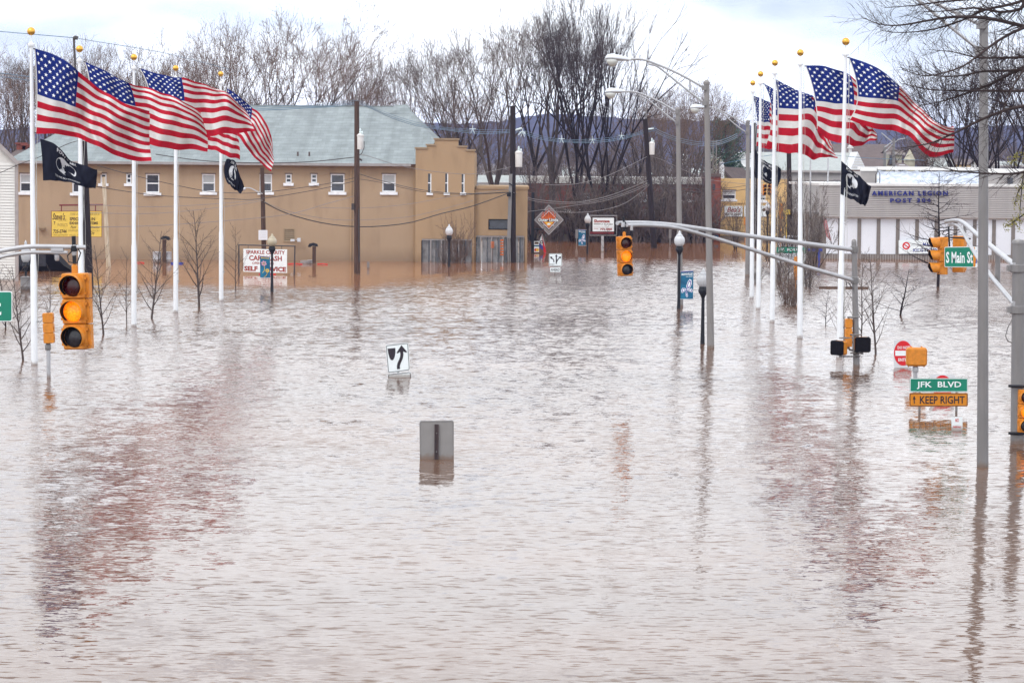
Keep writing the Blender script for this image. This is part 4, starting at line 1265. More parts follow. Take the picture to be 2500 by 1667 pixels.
def fork_branch(out, rng, p, d, Ln, r, lvl, c):
    """a limb that keeps dividing into two or three, so the crown opens like a fan"""
    n = 3 if lvl < 4 else 2
    pts = [p]; rs = [r]; r1 = max(c.rmin, r * c.taper)
    for i in range(n):
        d = (d + rvec(rng) * c.bend + Vector((0, 0, c.up))).normalized(); p = p + d * (Ln / n); pts.append(p); rs.append(r + (r1 - r) * (i + 1) / n)
    out[0 if lvl <= c.split else 1].tube(pts, rs, 7 if lvl < 2 else (5 if lvl < 4 else 3), cap=False)
    # short side shoots
    if lvl >= 2:
        for k in range(c.shoots if lvl < c.depth else c.shoots + 1):
            t = rng.random(); i = min(int(t * n), n - 1); q = pts[i].lerp(pts[i + 1], t * n - i)
            ax = (pts[i + 1] - pts[i]).normalized(); s = rvec(rng); s = (s - ax * s.dot(ax)).normalized()
            nd = (ax * math.cos(.75) + s * math.sin(.75)).normalized()
            L2 = c.twig * rng.uniform(.5, 1.3); m1 = q + nd * L2 * .5; e1 = m1 + (nd + rvec(rng) * .3 + Vector((0, 0, .15))).normalized() * L2 * .5
            out[1].tube([q, m1, e1], [c.rmin * 1.0, c.rmin * .85, c.rmin * .5], 3, cap=False)
            if c.buds and rng.random() < c.buds:
                for w_ in (e1, m1):
                    f1 = rvec(rng) * .055; f2 = rvec(rng) * .05; out[1].add([w_ + f1, w_ - f1, w_ + f2], [(0, 1, 2)])
    if lvl >= c.depth:
        return
    k = 3 if rng.random() < c.three else 2
    a0 = rng.uniform(0, 6.28)
    ax = d; s0 = ax.cross(Vector((0, 1, .2)))
    s0 = s0.normalized() if s0.length > .01 else Vector((1, 0, 0)); s1 = ax.cross(s0).normalized()
    for i in range(k):
        a = a0 + 2 * math.pi * i / k + rng.uniform(-.4, .4)
        an = rad(rng.uniform(*c.fan)) * (1 if i else c.lead)
        nd = (ax * math.cos(an) + (s0 * math.cos(a) + s1 * math.sin(a)) * math.sin(an)).normalized()
        fork_branch(out, rng, p, nd, Ln * rng.uniform(*c.shr), r1 * (.88 if i == 0 else .74), lvl + 1, c)
def fork_proto(seed, c, bark, twig):
    rng = random.Random(seed); out = [MB(), MB()]
    p = Vector((0, 0, -.6)); d = Vector((c.lean, 0, 1)).normalized(); pts = [p]; rs = [c.r0 * 1.15]
    for i in range(4):
        d = (d + rvec(rng) * .05).normalized(); p = p + d * (c.bole + .6) / 4; pts.append(p); rs.append(c.r0 * (1.05 - .05 * i))
    out[0].tube(pts, rs, 9, cap=False)
    a0 = rng.uniform(0, 6.28)
    for i in range(c.limbs):
        a = a0 + 2 * math.pi * i / c.limbs + rng.uniform(-.4, .4); s = rad(rng.uniform(*c.spread))
        nd = Vector((math.cos(a) * math.sin(s) + c.lean * .5, math.sin(a) * math.sin(s), math.cos(s))).normalized()
        q = pts[-1].lerp(pts[-2], rng.random() * .6) if i else pts[-1]
        fork_branch(out, rng, q, nd, c.L0 * rng.uniform(.85, 1.15), c.r0 * c.lr * rng.uniform(.8, 1.0), 0, c)
    q = Proto(); zz_ = sorted(v[2] for v in out[1].v); q.zmax = zz_[int(len(zz_) * .985)]
    q.a = _mesh('trunk', out[0], bark, smooth='all'); q.b = _mesh('crown', out[1], twig)
    return q
class FC:
    def __init__(s, **k):
        s.rmin = .0095; s.taper = .76; s.bend = .12; s.up = .05; s.split = 3; s.shoots = 2; s.depth = 6; s.twig = .6; s.buds = 0
        s.three = .2; s.fan = (15, 36); s.lead = .6; s.shr = (.74, .92); s.lean = 0; s.bole = 2.5; s.r0 = .30; s.limbs = 5; s.spread = (14, 44); s.L0 = 3.0; s.lr = .6
        s.__dict__.update(k)
def proto(seed, h, r0, fork, limbs, spread, c, bark, twig, lean=(0, 0)):
    out = tree_mesh(seed, h, r0, fork, limbs, spread, c, lean)
    q = Proto(); q.h = h
    zz_ = sorted(v[2] for v in out[1].v); q.zmax = zz_[int(len(zz_) * .992)]
    q.a = _mesh('trunk', out[0], bark, smooth='all'); q.b = _mesh('crown', out[1], twig)
    return q
def place_tree(q, label, px, d, top_py=None, base_z=0.0, rz=0.0, k=None, sx=1.0, name='bare_tree', cat='tree', group='bare trees beyond the flood', base=None):
    b = base or Vector((W(px, 500, d).x, d, base_z))
    if k is None: k = (W(px, top_py, d).z - base_z) / q.zmax
    o = bpy.data.objects.new(name, None); COL.objects.link(o); o.location = b; o.rotation_euler = (0, 0, rz); o.scale = (k * sx, k * sx, k)
    o['label'] = label; o['category'] = cat
    if group: o['group'] = group
    ORG[o.name] = Vector((0, 0, 0))
    for nm, me in (('trunk', q.a), ('crown', q.b)):
        c_ = bpy.data.objects.new(nm, me); COL.objects.link(c_); c_.parent = o
    return o
cA = TreeCfg(nsub=(0, 8, 7, 6), ratio=(0, .60, .56, .52), ang=(20, 48), trop=(0, .05, .05, .03, .02), t0=.25, buds=.5, rmin=.014)
cB = TreeCfg(nsub=(0, 8, 7, 5), ratio=(0, .55, .55, .5), ang=(18, 44), rmin=.013, trop=(0, .10, .10, .06, .04))
cC = TreeCfg(nsub=(0, 9, 7, 6), ratio=(0, .52, .52, .5), ang=(20, 50), rmin=.014, trop=(0, .06, .06, .03, .0), limb_r=.55)
cD = TreeCfg(nsub=(0, 9, 7, 5), ang=(30, 60), rmin=.017, t0=.12)
PA = [fork_proto(11, FC(buds=.75, limbs=5, spread=(16, 46), bole=2.2, L0=2.9, twig=.55), M['bark'], M['twig_red']),
      fork_proto(12, FC(buds=.75, limbs=5, spread=(10, 38), bole=3.0, L0=3.1, twig=.6), M['bark'], M['twig_red']),
      fork_proto(13, FC(buds=.6, limbs=5, spread=(14, 50), bole=1.6, L0=2.7, twig=.6), M['bark'], M['twig_red'])]
PB = [fork_proto(21, FC(limbs=4, spread=(6, 22), bole=5.0, L0=3.3, fan=(9, 24), up=.08, twig=.8), M['bark'], M['twig']),
      fork_proto(22, FC(limbs=5, spread=(10, 32), bole=4.2, L0=3.3, fan=(11, 27), up=.06, twig=.8), M['bark'], M['twig']),
      fork_proto(23, FC(limbs=4, spread=(8, 28), bole=6.0, L0=3.0, fan=(10, 26), up=.07, r0=.26, twig=.8, lean=.06), M['bark_dark'], M['twig'])]
PC = [fork_proto(31, FC(limbs=5, spread=(8, 34), bole=2.8, L0=4.3, fan=(10, 27), r0=.46, lr=.52, taper=.82, up=.05, shoots=2, twig=.9), M['bark_dark'], M['twig_dark']),
      fork_proto(32, FC(limbs=5, spread=(10, 40), bole=2.2, L0=4.2, fan=(11, 30), r0=.46, lr=.50, taper=.82, up=.04, shoots=2, twig=.9, lean=.12), M['bark_dark'], M['twig_dark'])]
T = place_tree
for q, px, d, top, rz, sx, lab in [
    (PA[0], -10, 200, 112, .3, 0.80, 'bare tree at the far left edge behind the white house'),
    (PB[0], 45, 206, 118, 1.2, 0.97, 'bare tree right behind the tallest gold ball on the left'),
    (PA[2], 118, 212, 128, 2.0, 0.80, 'reddish bare tree behind the first two left flags'),
    (PA[1], 262, 206, 112, .9, 0.80, 'bare tree showing above the second left flag'),
    (PA[2], 345, 214, 126, 3.6, 0.72, 'bare tree behind the third white flagpole'),
    (PA[0], 428, 206, 104, 4.1, 0.68, 'budding tree above the striped end of the third flag'),
    (PA[1], 530, 202, 60, 5.0, 0.76, 'tall budding tree above the last left flag'),
    (PA[0], 690, 197, 50, 1.7, 0.90, 'round crowned bare tree rising over the middle of the grey roof'),
    (PA[1], 842, 206, 92, 2.7, 0.68, 'bare tree above the wooden pole behind the grey roof'),
    (PA[2], 910, 214, 158, 5.4, 0.48, 'low bare tree near the right end of the grey roof ridge'),
    (PA[2], 600, 216, 190, .2, 0.56, 'smaller bare tree between the two tall ones behind the grey roof'),
    (PB[1], 1018, 198, 98, .7, 0.75, 'narrow upright bare tree standing over the right end of the grey roof'),
    (PA[2], 1095, 222, 190, 2.2, 0.80, 'low spreading bare tree behind the stepped parapet'),
    (PB[1], 1205, 208, 30, 4.4, 1.01, 'very tall forked tree directly behind the dark pole'),
    (PB[2], 1130, 226, 96, 3.0, 1.14, 'leaning slender tree left of the dark pole with the first transformer'),
    (PB[2], 1300, 226, 44, .9, 1.06, 'tall pale bare tree right of the dark pole'),
    (PB[0], 1350, 212, 30, 5.2, 1.14, 'tall dark stemmed tree over the diamond sign'),
    (PC[0], 1405, 210, -25, 1.0, .62, 'largest dark tree with thick trunk, left one of the central pair'),
    (PC[1], 1478, 208, -15, 2.9, .68, 'largest dark tree leaning right, right one of the central pair'),
    (PB[2], 1560, 238, 200, 3.9, 1.06, 'bare tree behind the near street lamp head'),
    (PA[2], 1600, 226, 225, 1.4, 0.80, 'mid height bare tree behind the leaning dark pole'),
    (PA[0], 1655, 236, 200, 2.9, 0.80, 'broad bare tree behind the second grey lamp pole'),
    (PA[1], 1700, 230, 232, 4.6, 0.76, 'bare tree just left of the pine'),
    (PC[0], 2370, 205, 150, 3.4, 1.0, 'dark bare tree leaning out behind the hall, left of the grey lamp post'),
    (PC[1], 2452, 208, 85, 5.6, 1.0, 'tall dark multi stemmed tree behind the hall at the right edge'),
    (PA[2], 2262, 300, 330, .5, 0.88, 'small far bare tree below the largest flag'),
    (PC[0], 2560, 200, 60, 1.9, .9, 'dark bare tree at the extreme right behind the hall')]:
    T(q, lab, px, d, top, base_z=.1, rz=rz, sx=sx)
# understorey: many-stemmed scrub behind the shop, each clump its own shrub
def bush_mesh(seed, h, n, spread, c, bark, twig):
    rng = random.Random(seed); out = [MB(), MB()]
    for i in range(n):
        a = rng.uniform(0, 6.28); s = rad(rng.uniform(4, spread))
        d = Vector((math.cos(a) * math.sin(s), math.sin(a) * math.sin(s), math.cos(s)))
        grow_branch(out, rng, Vector((rng.uniform(-.15, .15), rng.uniform(-.15, .15), -.4)), d, h * rng.uniform(.6, .95), .035 * h / 4, 1, c)
    q = Proto(); q.zmax = max(v[2] for v in out[1].v)
    q.a = _mesh('stems', out[0], bark, smooth='all'); q.b = _mesh('twigs', out[1], twig)
    return q
cS = TreeCfg(nsub=(0, 5, 5, 3), ang=(22, 55), rmin=.010, t0=.15, segs=(5, 5, 4, 2, 1), split=1, levels=4)
cS2 = TreeCfg(nsub=(0, 7, 5, 3), ang=(25, 60), rmin=.006, t0=.12, segs=(5, 5, 3, 2, 1), split=1, levels=3)
BU = [bush_mesh(51, 4.5, 8, 34, cS, M['bark'], M['twig']), bush_mesh(52, 4.5, 9, 46, cS, M['bark_dark'], M['twig'])]
BS = [bush_mesh(53, 2.2, 16, 30, cS2, M['twig_red'], M['twig_red']), bush_mesh(54, 2.2, 12, 42, cS2, M['bark'], M['twig'])]
for i, (px, d, top, q, lab) in enumerate([
    (1305, 205, 470, 1, 'bare shrub left of the diamond sign at the water line'),
    (1350, 207, 452, 0, 'bare shrub behind the diamond sign'),
    (1400, 205, 462, 1, 'tangled shrub behind the OPEN flag'),
    (1450, 206, 440, 0, 'tangled shrub at the foot of the largest dark tree'),
    (1500, 206, 425, 1, 'tangled shrub behind the Showcase sign'),
    (1552, 205, 432, 0, 'bare shrub left of the leaning dark pole'),
    (1608, 206, 448, 1, 'bare shrub right of the leaning dark pole'),
    (1648, 207, 470, 0, 'bare shrub behind the second grey lamp pole'),
    (1692, 205, 480, 1, 'bare shrub left of the brick wall end'),
    (1720, 206, 500, 0, 'small bare shrub at the brick wall end')]):
    T(BU[q], lab, px, d, top - 20, rz=i * 1.3, sx=1.5, name='bare_shrub', cat='shrub', group='bare shrubs along the far bank')
for i, (px, d, top, q, lab, sx) in enumerate([
    (1885, 165, 400, 0, 'thick clump of tall bare shoots behind the second right flagpole', .8),
    (1925, 170, 395, 1, 'tangled bare clump around the dark pole right of the flags', .8),
    (1962, 140, 420, 0, 'tangled bare clump between the two nearest right flagpoles', .75),
    (1992, 150, 440, 1, 'bare clump at the left corner of the legion hall', .7),
    (1795, 190, 470, 1, 'wispy bare shrub in front of the yellow shop', .8)]):
    T(BU[q], lab, px, d, top, rz=i * 2.3, sx=sx, name='bare_shrub', cat='shrub', group='tangled shoots right of the flag row')
T(BS[0], 'bare shrub growing against the shop window under the stepped parapet', 1118, 157, 515, rz=.4, sx=.8, name='bare_shrub', cat='shrub', group=None)
T(BS[1], 'thin bare shrub beside the lamp in front of the tan shop', 1085, 156, 560, rz=2.4, sx=.8, name='bare_shrub', cat='shrub', group=None)
# far woods that read as one mass
def woods(name, x0, x1, d0, d1, n, h0, h1, seed, m_, rm=.03):
    rng = random.Random(seed); out = [MB(), MB()]
    c = TreeCfg(nsub=(0, 8, 5, 3), levels=3, rmin=rm, segs=(2, 3, 2, 1, 1), sides=(4, 3, 3, 3, 3), split=9)
    for i in range(n):
        d = rng.uniform(d0, d1); x = W(rng.uniform(x0, x1), 500, d).x; h = rng.uniform(h0, h1)
        z = hill_h(x, d)
        out[0].tube([(x, d, z - .3), (x + rng.uniform(-.4, .4), d, z + h * .35)], [.16, .11], 5, cap=False)
        for k in range(3):
            s = rad(rng.uniform(3, 28)); a = rng.uniform(0, 6.28)
            grow_branch(out, rng, Vector((x, d, z + h * rng.uniform(.1, .34))), Vector((math.cos(a) * math.sin(s), math.sin(a) * math.sin(s), math.cos(s))), h * .62, .09, 1, c)
    out[0].add(out[1].v, out[1].f)
    return setting(name, out[0], m_, kind='stuff', label='distant mass of bare woods')
woods('far_woods', 990, 1720, 235, 330, 60, 6, 10, 61, M['woods_twig'])
woods('far_woods', -80, 1000, 240, 300, 26, 7, 10, 62, M['woods_twig'])
woods('far_woods', 1780, 2600, 420, 640, 60, 7, 12, 63, M['woods_twig'], .04)
woods('undergrowth', 1290, 1740, 203, 214, 85, 3.0, 7.5, 64, M['woods_twig'], .014)

# ---- pine
DPn = 262.0
pn = thing('pine_tree', 'dark green pine standing alone against the blue hill', 'tree', (W(1768, 500, DPn).x, DPn, 1))
g = MB(); bx = W(1768, 500, DPn).x; ztp = W(1768, 293, DPn).z
g.tube([(bx, DPn, 0), (bx + .1, DPn, ztp * .6), (bx, DPn, ztp)], [.28, .18, .04], 6); part('trunk', g, M['bark_dark'], pn)
rng = random.Random(71); g = MB()
for i in range(150):
    f = rng.random() ** .8; z = ztp * (.30 + .69 * f)
    Lb = (4.0 - 3.1 * f) * rng.uniform(.45, 1.05) + .3; a = rng.uniform(0, 6.28)
    rise = .35
    for k in range(48):
        t = rng.random() ** .7
        c0 = Vector((bx + math.cos(a) * Lb * t, DPn + math.sin(a) * Lb * t, z + rise * Lb * t * t)) + rvec(rng) * (.10 + .22 * t)
        e = rvec(rng) * rng.uniform(.10, .22); f2 = rvec(rng) * rng.uniform(.04, .09)
        g.add([c0 - e, c0 + f2, c0 + e, c0 - f2], [(0, 1, 2, 3)])
    g.tube([(bx, DPn, z), (bx + math.cos(a) * Lb, DPn + math.sin(a) * Lb, z + rise * Lb)], [.04, .012], 3, cap=False)
part('crown', g, M['needle'], pn)

# ---- young trees standing in the flood
def sapling_mesh(seed, h, nb_, lo, hi, c, bark, twig, ratio=.42, r0=.045):
    rng = random.Random(seed); out = [MB(), MB()]
    pts = [Vector((0, 0, -.8))]; d = Vector((0, 0, 1)); n = 9; rs = [r0]
    for i in range(n):
        d = (d + rvec(rng) * .06 + Vector((0, 0, .05))).normalized(); pts.append(pts[-1] + d * (h + .8) / n); rs.append(max(.008, r0 * (1 - .88 * (i + 1) / n)))
    out[0].tube(pts, rs, 6, cap=False)
    for i in range(nb_):
        t = .24 + .72 * (i + rng.random() * .7) / nb_
        f = t * n; k = min(int(f), n - 1); q = pts[k].lerp(pts[k + 1], f - k)
        a = i * 2.4 + rng.uniform(-.5, .5); an = rad(rng.uniform(lo, hi))
        nd = Vector((math.cos(a) * math.sin(an), math.sin(a) * math.sin(an), math.cos(an)))
        grow_branch(out, rng, q, nd, h * ratio * (1.25 - .95 * t) * rng.uniform(.7, 1.15), max(.009, rs[k] * .55), 2, c)
    q = Proto(); q.zmax = max(max(v[2] for v in out[0].v), max(v[2] for v in out[1].v))
    q.a = _mesh('trunk', out[0], bark, smooth='all'); q.b = _mesh('crown', out[1], twig)
    return q
cY = TreeCfg(levels=3, nsub=(0, 0, 7, 4), ratio=(0, 0, .42, .5), segs=(5, 5, 5, 3, 1), sides=(6, 5, 4, 3, 3), rmin=.0062, trop=(0, 0, .06, .04, .02), wob=(0, 0, .10, .16, .2), split=2, ang=(25, 50), t0=.15)
cW = TreeCfg(levels=3, nsub=(0, 0, 9, 5), ratio=(0, 0, .40, .45), segs=(5, 5, 5, 3, 1), sides=(6, 5, 4, 3, 3), rmin=.0075, trop=(0, 0, .015, .02, .02), wob=(0, 0, .12, .18, .2), split=2, ang=(28, 60), t0=.15)
SP = [sapling_mesh(81, 3.4, 15, 35, 62, cY, M['bark'], M['twig']), sapling_mesh(82, 3.4, 18, 30, 55, cY, M['bark'], M['twig']),
      sapling_mesh(83, 2.6, 14, 48, 75, cY, M['bark_dark'], M['twig_dark'], .55), sapling_mesh(84, 5, 44, 66, 94, cW, M['bark_dark'], M['twig_dark'], .46, .085)]
for i, (px, py, top, q, sx, lab) in enumerate([
    (60, 880, 640, 1, 1.1, 'bare sapling standing in water beside the nearest left flagpole'),
    (123, 800, 640, 0, .8, 'thin bare sapling behind the small yellow signal at left'),
    (14, 800, 650, 2, 1.0, 'bare sapling at the left edge above the green sign'),
    (255, 817, 590, 1, 1.1, 'bare sapling right of the large left traffic signal'),
    (309, 790, 600, 0, .7, 'slim bare sapling touching the third left flagpole'),
    (367, 778, 555, 1, 1.1, 'bare sapling between the third and fourth left flagpoles'),
    (487, 748, 505, 1, 1.2, 'tallest bare sapling between the fourth and fifth left flagpoles'),
    (575, 706, 540, 0, .9, 'thin bare sapling left of the car wash sign'),
    (1268, 633, 520, 0, .6, 'small bare sapling in front of the annex windows'),
    (1365, 617, 530, 0, .5, 'very thin sapling just right of the diamond sign'),
    (1479, 617, 545, 2, .8, 'small bare sapling under the Showcase sign'),
    (1920, 738, 590, 2, .8, 'small bushy sapling right of the third right flagpole'),
    (1936, 742, 600, 1, .6, 'slim sapling behind the fourth right flagpole'),
    (2017, 792, 705, 2, .9, 'low bare sapling left of the nearest right flagpole'),
    (1977, 706, 560, 1, .9, 'bare sapling just under the lower signal arm'),
    (2103, 826, 600, 0, .9, 'thin upright sapling behind the signal pole'),
    (2140, 865, 610, 1, 1.0, 'bare sapling just left of the DO NOT ENTER sign'),
    (2196, 770, 655, 2, 1.7, 'dark spreading sapling in the water before the hall'),
    (2060, 850, 640, 0, .8, 'sapling hidden partly by the nearest right flagpole'),
    (2290, 700, 420, 3, 1.0, 'tall young tree with level branches in front of the legion hall')]):
    b = G(px, py)
    T(SP[q], lab, px, b.y, top, rz=i * 1.9, sx=sx, name='young_tree', cat='tree', group='bare young trees standing in the water', base=b)
for i, (px, py, top, q, lab) in enumerate([
    (1921, 742, 640, 0, 'low reddish shrub in the water behind the fourth right flagpole'),
    (1938, 748, 655, 0, 'low reddish shrub right of the fourth right flagpole'),
    (1845, 690, 600, 1, 'fine twiggy shrub between the far right flagpoles'),
    (1905, 690, 560, 1, 'fine twiggy shrub behind the small JFK BLVD sign'),
    (1975, 700, 585, 1, 'fine twiggy shrub left of the floating plank')]):
    b = G(px, py); T(BS[q], lab, px, b.y, top, rz=i * 1.7, sx=.9, name='bare_shrub', cat='shrub', group='low shrubs standing in the water', base=b)

# ---- overhanging branches of a tree just outside the right edge
DN = 44.0
nearT = thing('overhanging_tree', 'dark bare branches reaching in from the top right corner', 'tree', G(2760, 1250))
rng = random.Random(91)
o2 = [MB(), MB()]
tx = W(2760, 400, DN)
g = MB(); g.tube([(tx.x, DN, -1.5), (tx.x + .1, DN, 2), (tx.x, DN, 5), (tx.x - .2, DN, 9.5)], [.32, .28, .22, .12], 10); part('trunk', g, M['bark_dark'], nearT, smooth='all')
cN = TreeCfg(levels=4, nsub=(0, 0, 0, 3), ratio=(0, 0, .4, .5), segs=(5, 5, 5, 3, 1), sides=(6, 6, 4, 3, 3), rmin=.0030, trop=(0, 0, .03, .02, .02), wob=(0, 0, .1, .14, .2), split=2, ang=(30, 55), t0=.2)
curves = [
    [(2760, 60), (2600, 90), (2500, 65), (2410, 45), (2330, 42), (2270, 50), (2200, 62), (2150, 60), (2102, 42)],
    [(2620, -60), (2540, -20), (2480, 8), (2400, 26), (2350, 50), (2270, 74), (2190, 80), (2148, 74)],
    [(2640, 20), (2560, 50), (2500, 68), (2440, 98), (2390, 135), (2345, 165), (2280, 184), (2240, 183), (2203, 170)],
    [(2680, 110), (2600, 135), (2500, 140), (2440, 142), (2380, 140), (2330, 128), (2270, 122)],
    [(2720, 100), (2620, 130), (2500, 165), (2420, 205), (2340, 235), (2290, 250), (2245, 258)],
    [(2640, 140), (2560, 160), (2480, 172), (2400, 175), (2340, 186), (2275, 184), (2236, 162)],
    [(2700, 180), (2600, 210), (2500, 222), (2410, 222), (2340, 222), (2260, 218), (2205, 204)],
    [(2760, 240), (2640, 260), (2500, 260), (2420, 282), (2330, 325), (2270, 350), (2200, 362)],
    [(2700, 340), (2600, 380), (2500, 420), (2420, 424), (2340, 418), (2280, 405)],
    [(2540, -80), (2470, -30), (2390, -5), (2300, 5), (2230, 14), (2160, 20)],
    [(2660, -20), (2600, 30), (2540, 120), (2480, 200), (2440, 290), (2420, 330)],
    [(2440, -60), (2500, 10), (2450, 30), (2380, 20), (2300, 28), (2240, 30)]]
for ci, cv in enumerate(curves):
    pts = []
    n = 26
    for i in range(n + 1):
        x, y = catmull(cv, i / n)
        pts.append(W(x, y, DN + .5 * math.sin(ci * 1.7) + .8 * (i / n) * math.sin(ci * 2.3)))
    rs = [.030 * (1 - i / n) ** 1.1 + .004 for i in range(n + 1)]
    if ci in (0, 4, 7): rs = [r * 1.25 for r in rs]
    o2[0].tube(pts, rs, 6, cap=False)
    for i in range(5, n):
        for k in range(3):
            q = pts[i].lerp(pts[i + 1], rng.random()); ax = (pts[i + 1] - pts[i]).normalized()
            side = rvec(rng); side.y *= .6; side = (side - ax * side.dot(ax)).normalized()
            an = rad(rng.uniform(25, 60)); nd = ax * math.cos(an) + side * math.sin(an)
            grow_branch(o2, rng, q, nd, rng.uniform(.12, .42) * (1 if k else 1.5), max(.0035, rs[i] * .45), 3, cN)
part('bough', o2[0], M['twig_dark'], nearT, smooth='all')
part('twigs', o2[1], M['twig_dark'], nearT)
# spring leaves at the right edge
g = MB(); rng = random.Random(93); DW = 95.0
for st in ([(2560, 330), (2510, 370), (2480, 385), (2470, 400)], [(2560, 400), (2510, 440), (2485, 470), (2478, 500)], [(2560, 480), (2505, 520), (2470, 545), (2458, 552)], [(2540, 300), (2500, 420), (2488, 560)]):
    n = 10; pts = [W(*catmull(st, i / n), DW) for i in range(n + 1)]
    g.tube(pts, [.03 * (1 - i / n) + .006 for i in range(n + 1)], 4, mat=1, cap=False)
    for i in range(3, n + 1):
        for k in range(16):
            c0 = pts[i] + rvec(rng) * rng.uniform(.02, .26); e = rvec(rng) * .06; f2 = rvec(rng) * .025
            g.add([c0 - e, c0 + f2, c0 + e, c0 - f2], [(0, 1, 2, 3)], 0)
wl = thing('leafing_tree', 'sprigs of yellow green leaves hanging in at the right edge before the hall', 'tree', G(2560, 800))
part('leafy_branches', g, [M['willow'], M['bark_dark']], wl)
g = MB(); q = W(2575, 400, DW); g.tube([(q.x, DW, -1), (q.x, DW, 6)], [.16, .08], 8); part('trunk', g, M['bark_dark'], wl)
HAZE = 0.00017

# ------------------------------------------------------------------ flagpoles and flags
dl = [flagpole(84, 890, 76, 77, 'nearest left flagpole, beside the left traffic signal'),
      flagpole(199, 827, 194, 120, 'second left flagpole, rising behind the large yellow signal'),
      flagpole(327, 797, 327, 140, 'middle left flagpole, its base clear in the water'),
      flagpole(429, 763, 429, 167, 'fourth left flagpole, in front of the tan wall'),
      flagpole(540, 735, 539, 181, 'farthest left flagpole, with a small black flag at its right')]
dr = [flagpole(2049, 874, 2065, 102, 'nearest right flagpole, rising behind the pedestrian signals'),
      flagpole(1953, 826, 1954, 129, 'second right flagpole, with the second largest flag'),
      flagpole(1885, 787, 1892, 154, 'middle right flagpole, in front of the tangled shoots'),
      flagpole(1851, 755, 1857, 181, 'fourth right flagpole, crossed by the black flag'),
      flagpole(1835, 729, 1838, 203, 'farthest right flagpole, nearest the grey lamp pole')]
us_flag([[(83, 118), (136, 136), (191, 174), (246, 219), (302, 252), (364, 269)],
         [(89, 230), (138, 247), (186, 261), (238, 287), (300, 315), (366, 338)],
         [(86, 327), (130, 328), (190, 336), (242, 362), (300, 385), (369, 396)]], dl[0] - .15, .26, .1, 'nearest flag of the left row, with a black flag hanging below it')
us_flag([[(205, 150), (260, 176), (314, 202), (376, 222), (432, 238), (488, 275)],
         [(218, 235), (276, 246), (331, 259), (390, 276), (450, 290), (503, 322)],
         [(203, 325), (268, 336), (330, 348), (392, 358), (450, 366), (507, 371)]], dl[1] - .15, .24, .45, 'second flag of the left row, its blue corner above the first flag')
us_flag([[(340, 167), (392, 181), (445, 193), (500, 204), (548, 226), (598, 266)],
         [(366, 246), (408, 248), (450, 250), (508, 251), (560, 257), (610, 288)],
         [(352, 315), (408, 322), (460, 328), (515, 331), (568, 328), (624, 317)]], dl[2] - .15, .2, .8, 'middle flag of the left row, with long nearly level stripes')
us_flag([[(434, 198), (470, 214), (505, 238), (532, 262), (556, 282), (570, 300)],
         [(436, 272), (470, 284), (506, 300), (538, 316), (562, 322), (582, 336)],
         [(434, 338), (470, 348), (508, 364), (536, 373), (560, 383), (585, 391)]], dl[3] + .25, .16, .3, 'fourth flag of the left row, mostly hidden with its red tail showing')
us_flag([[(553, 215), (585, 237), (616, 263), (644, 290), (661, 325), (667, 366)],
         [(549, 272), (578, 286), (608, 303), (630, 335), (649, 370), (667, 394)],
         [(545, 318), (565, 326), (584, 336), (608, 366), (636, 399), (663, 419)]], dl[4] - .1, .22, .6, 'farthest flag of the left row, drooping steeply to a point')
us_flag([[(2070, 139), (2132, 162), (2194, 208), (2240, 258), (2284, 300), (2326, 309)],
         [(2093, 236), (2142, 242), (2194, 247), (2240, 288), (2282, 318), (2331, 336)],
         [(2072, 292), (2128, 313), (2186, 320), (2226, 342), (2266, 380), (2326, 375)]], dr[0] - .15, .28, .2, 'nearest and largest flag of the right row, billowing to the right', wob=2)
us_flag([[(1965, 160), (2020, 164), (2076, 183), (2098, 220), (2112, 262), (2122, 305)],
         [(1990, 247), (2036, 252), (2084, 256), (2104, 285), (2122, 308), (2136, 322)],
         [(1994, 318), (2022, 340), (2058, 351), (2090, 356), (2116, 350), (2142, 342)]], dr[1] + .1, .22, .5, 'second flag of the right row, its stars showing left of the nearest pole')
us_flag([[(1888, 191), (1935, 215), (1981, 241), (2002, 275), (2018, 318), (2031, 355)],
         [(1899, 264), (1944, 267), (1988, 271), (2006, 312), (2022, 346), (2036, 368)],
         [(1893, 369), (1926, 375), (1962, 376), (1988, 390), (2016, 384), (2046, 384)]], dr[2] + .1, .22, .9, 'middle flag of the right row, with a ragged lower right corner')
us_flag([[(1864, 204), (1888, 218), (1908, 236), (1925, 262), (1938, 300), (1948, 330)],
         [(1884, 280), (1902, 284), (1922, 290), (1936, 312), (1946, 336), (1954, 350)],
         [(1869, 356), (1884, 365), (1902, 370), (1922, 372), (1940, 370), (1956, 368)]], dr[3] + .1, .16, .15, 'fourth flag of the right row, mostly hidden behind the middle one')
us_flag([[(1837, 233), (1858, 242), (1880, 250), (1896, 270), (1906, 300), (1914, 330)],
         [(1848, 296), (1862, 298), (1880, 299), (1895, 318), (1904, 340), (1912, 352)],
         [(1845, 357), (1860, 360), (1880, 365), (1894, 366), (1906, 364), (1916, 362)]], dr[4] + .1, .15, .4, 'farthest and smallest flag of the right row')
pow_flag([[(98, 339), (122, 347), (147, 363), (176, 396), (205, 403), (236, 414)],
          [(103, 390), (124, 391), (148, 404), (176, 424), (204, 434), (237, 440)],
          [(105, 441), (125, 441), (148, 442), (178, 449), (206, 456), (232, 462)]], dl[0] - .1, .12, .2, 'black flag with white emblem below the nearest left flag', eu=.50)
pow_flag([[(553, 388), (563, 389), (573, 392), (580, 410), (588, 432), (597, 457)],
          [(547, 412), (556, 416), (566, 424), (575, 436), (584, 450), (593, 464)],
          [(550, 436), (555, 446), (562, 453), (570, 460), (579, 467), (588, 473)]], dl[4] - .1, .10, .6, 'black flag drooping beside the farthest left flagpole', eu=.42)
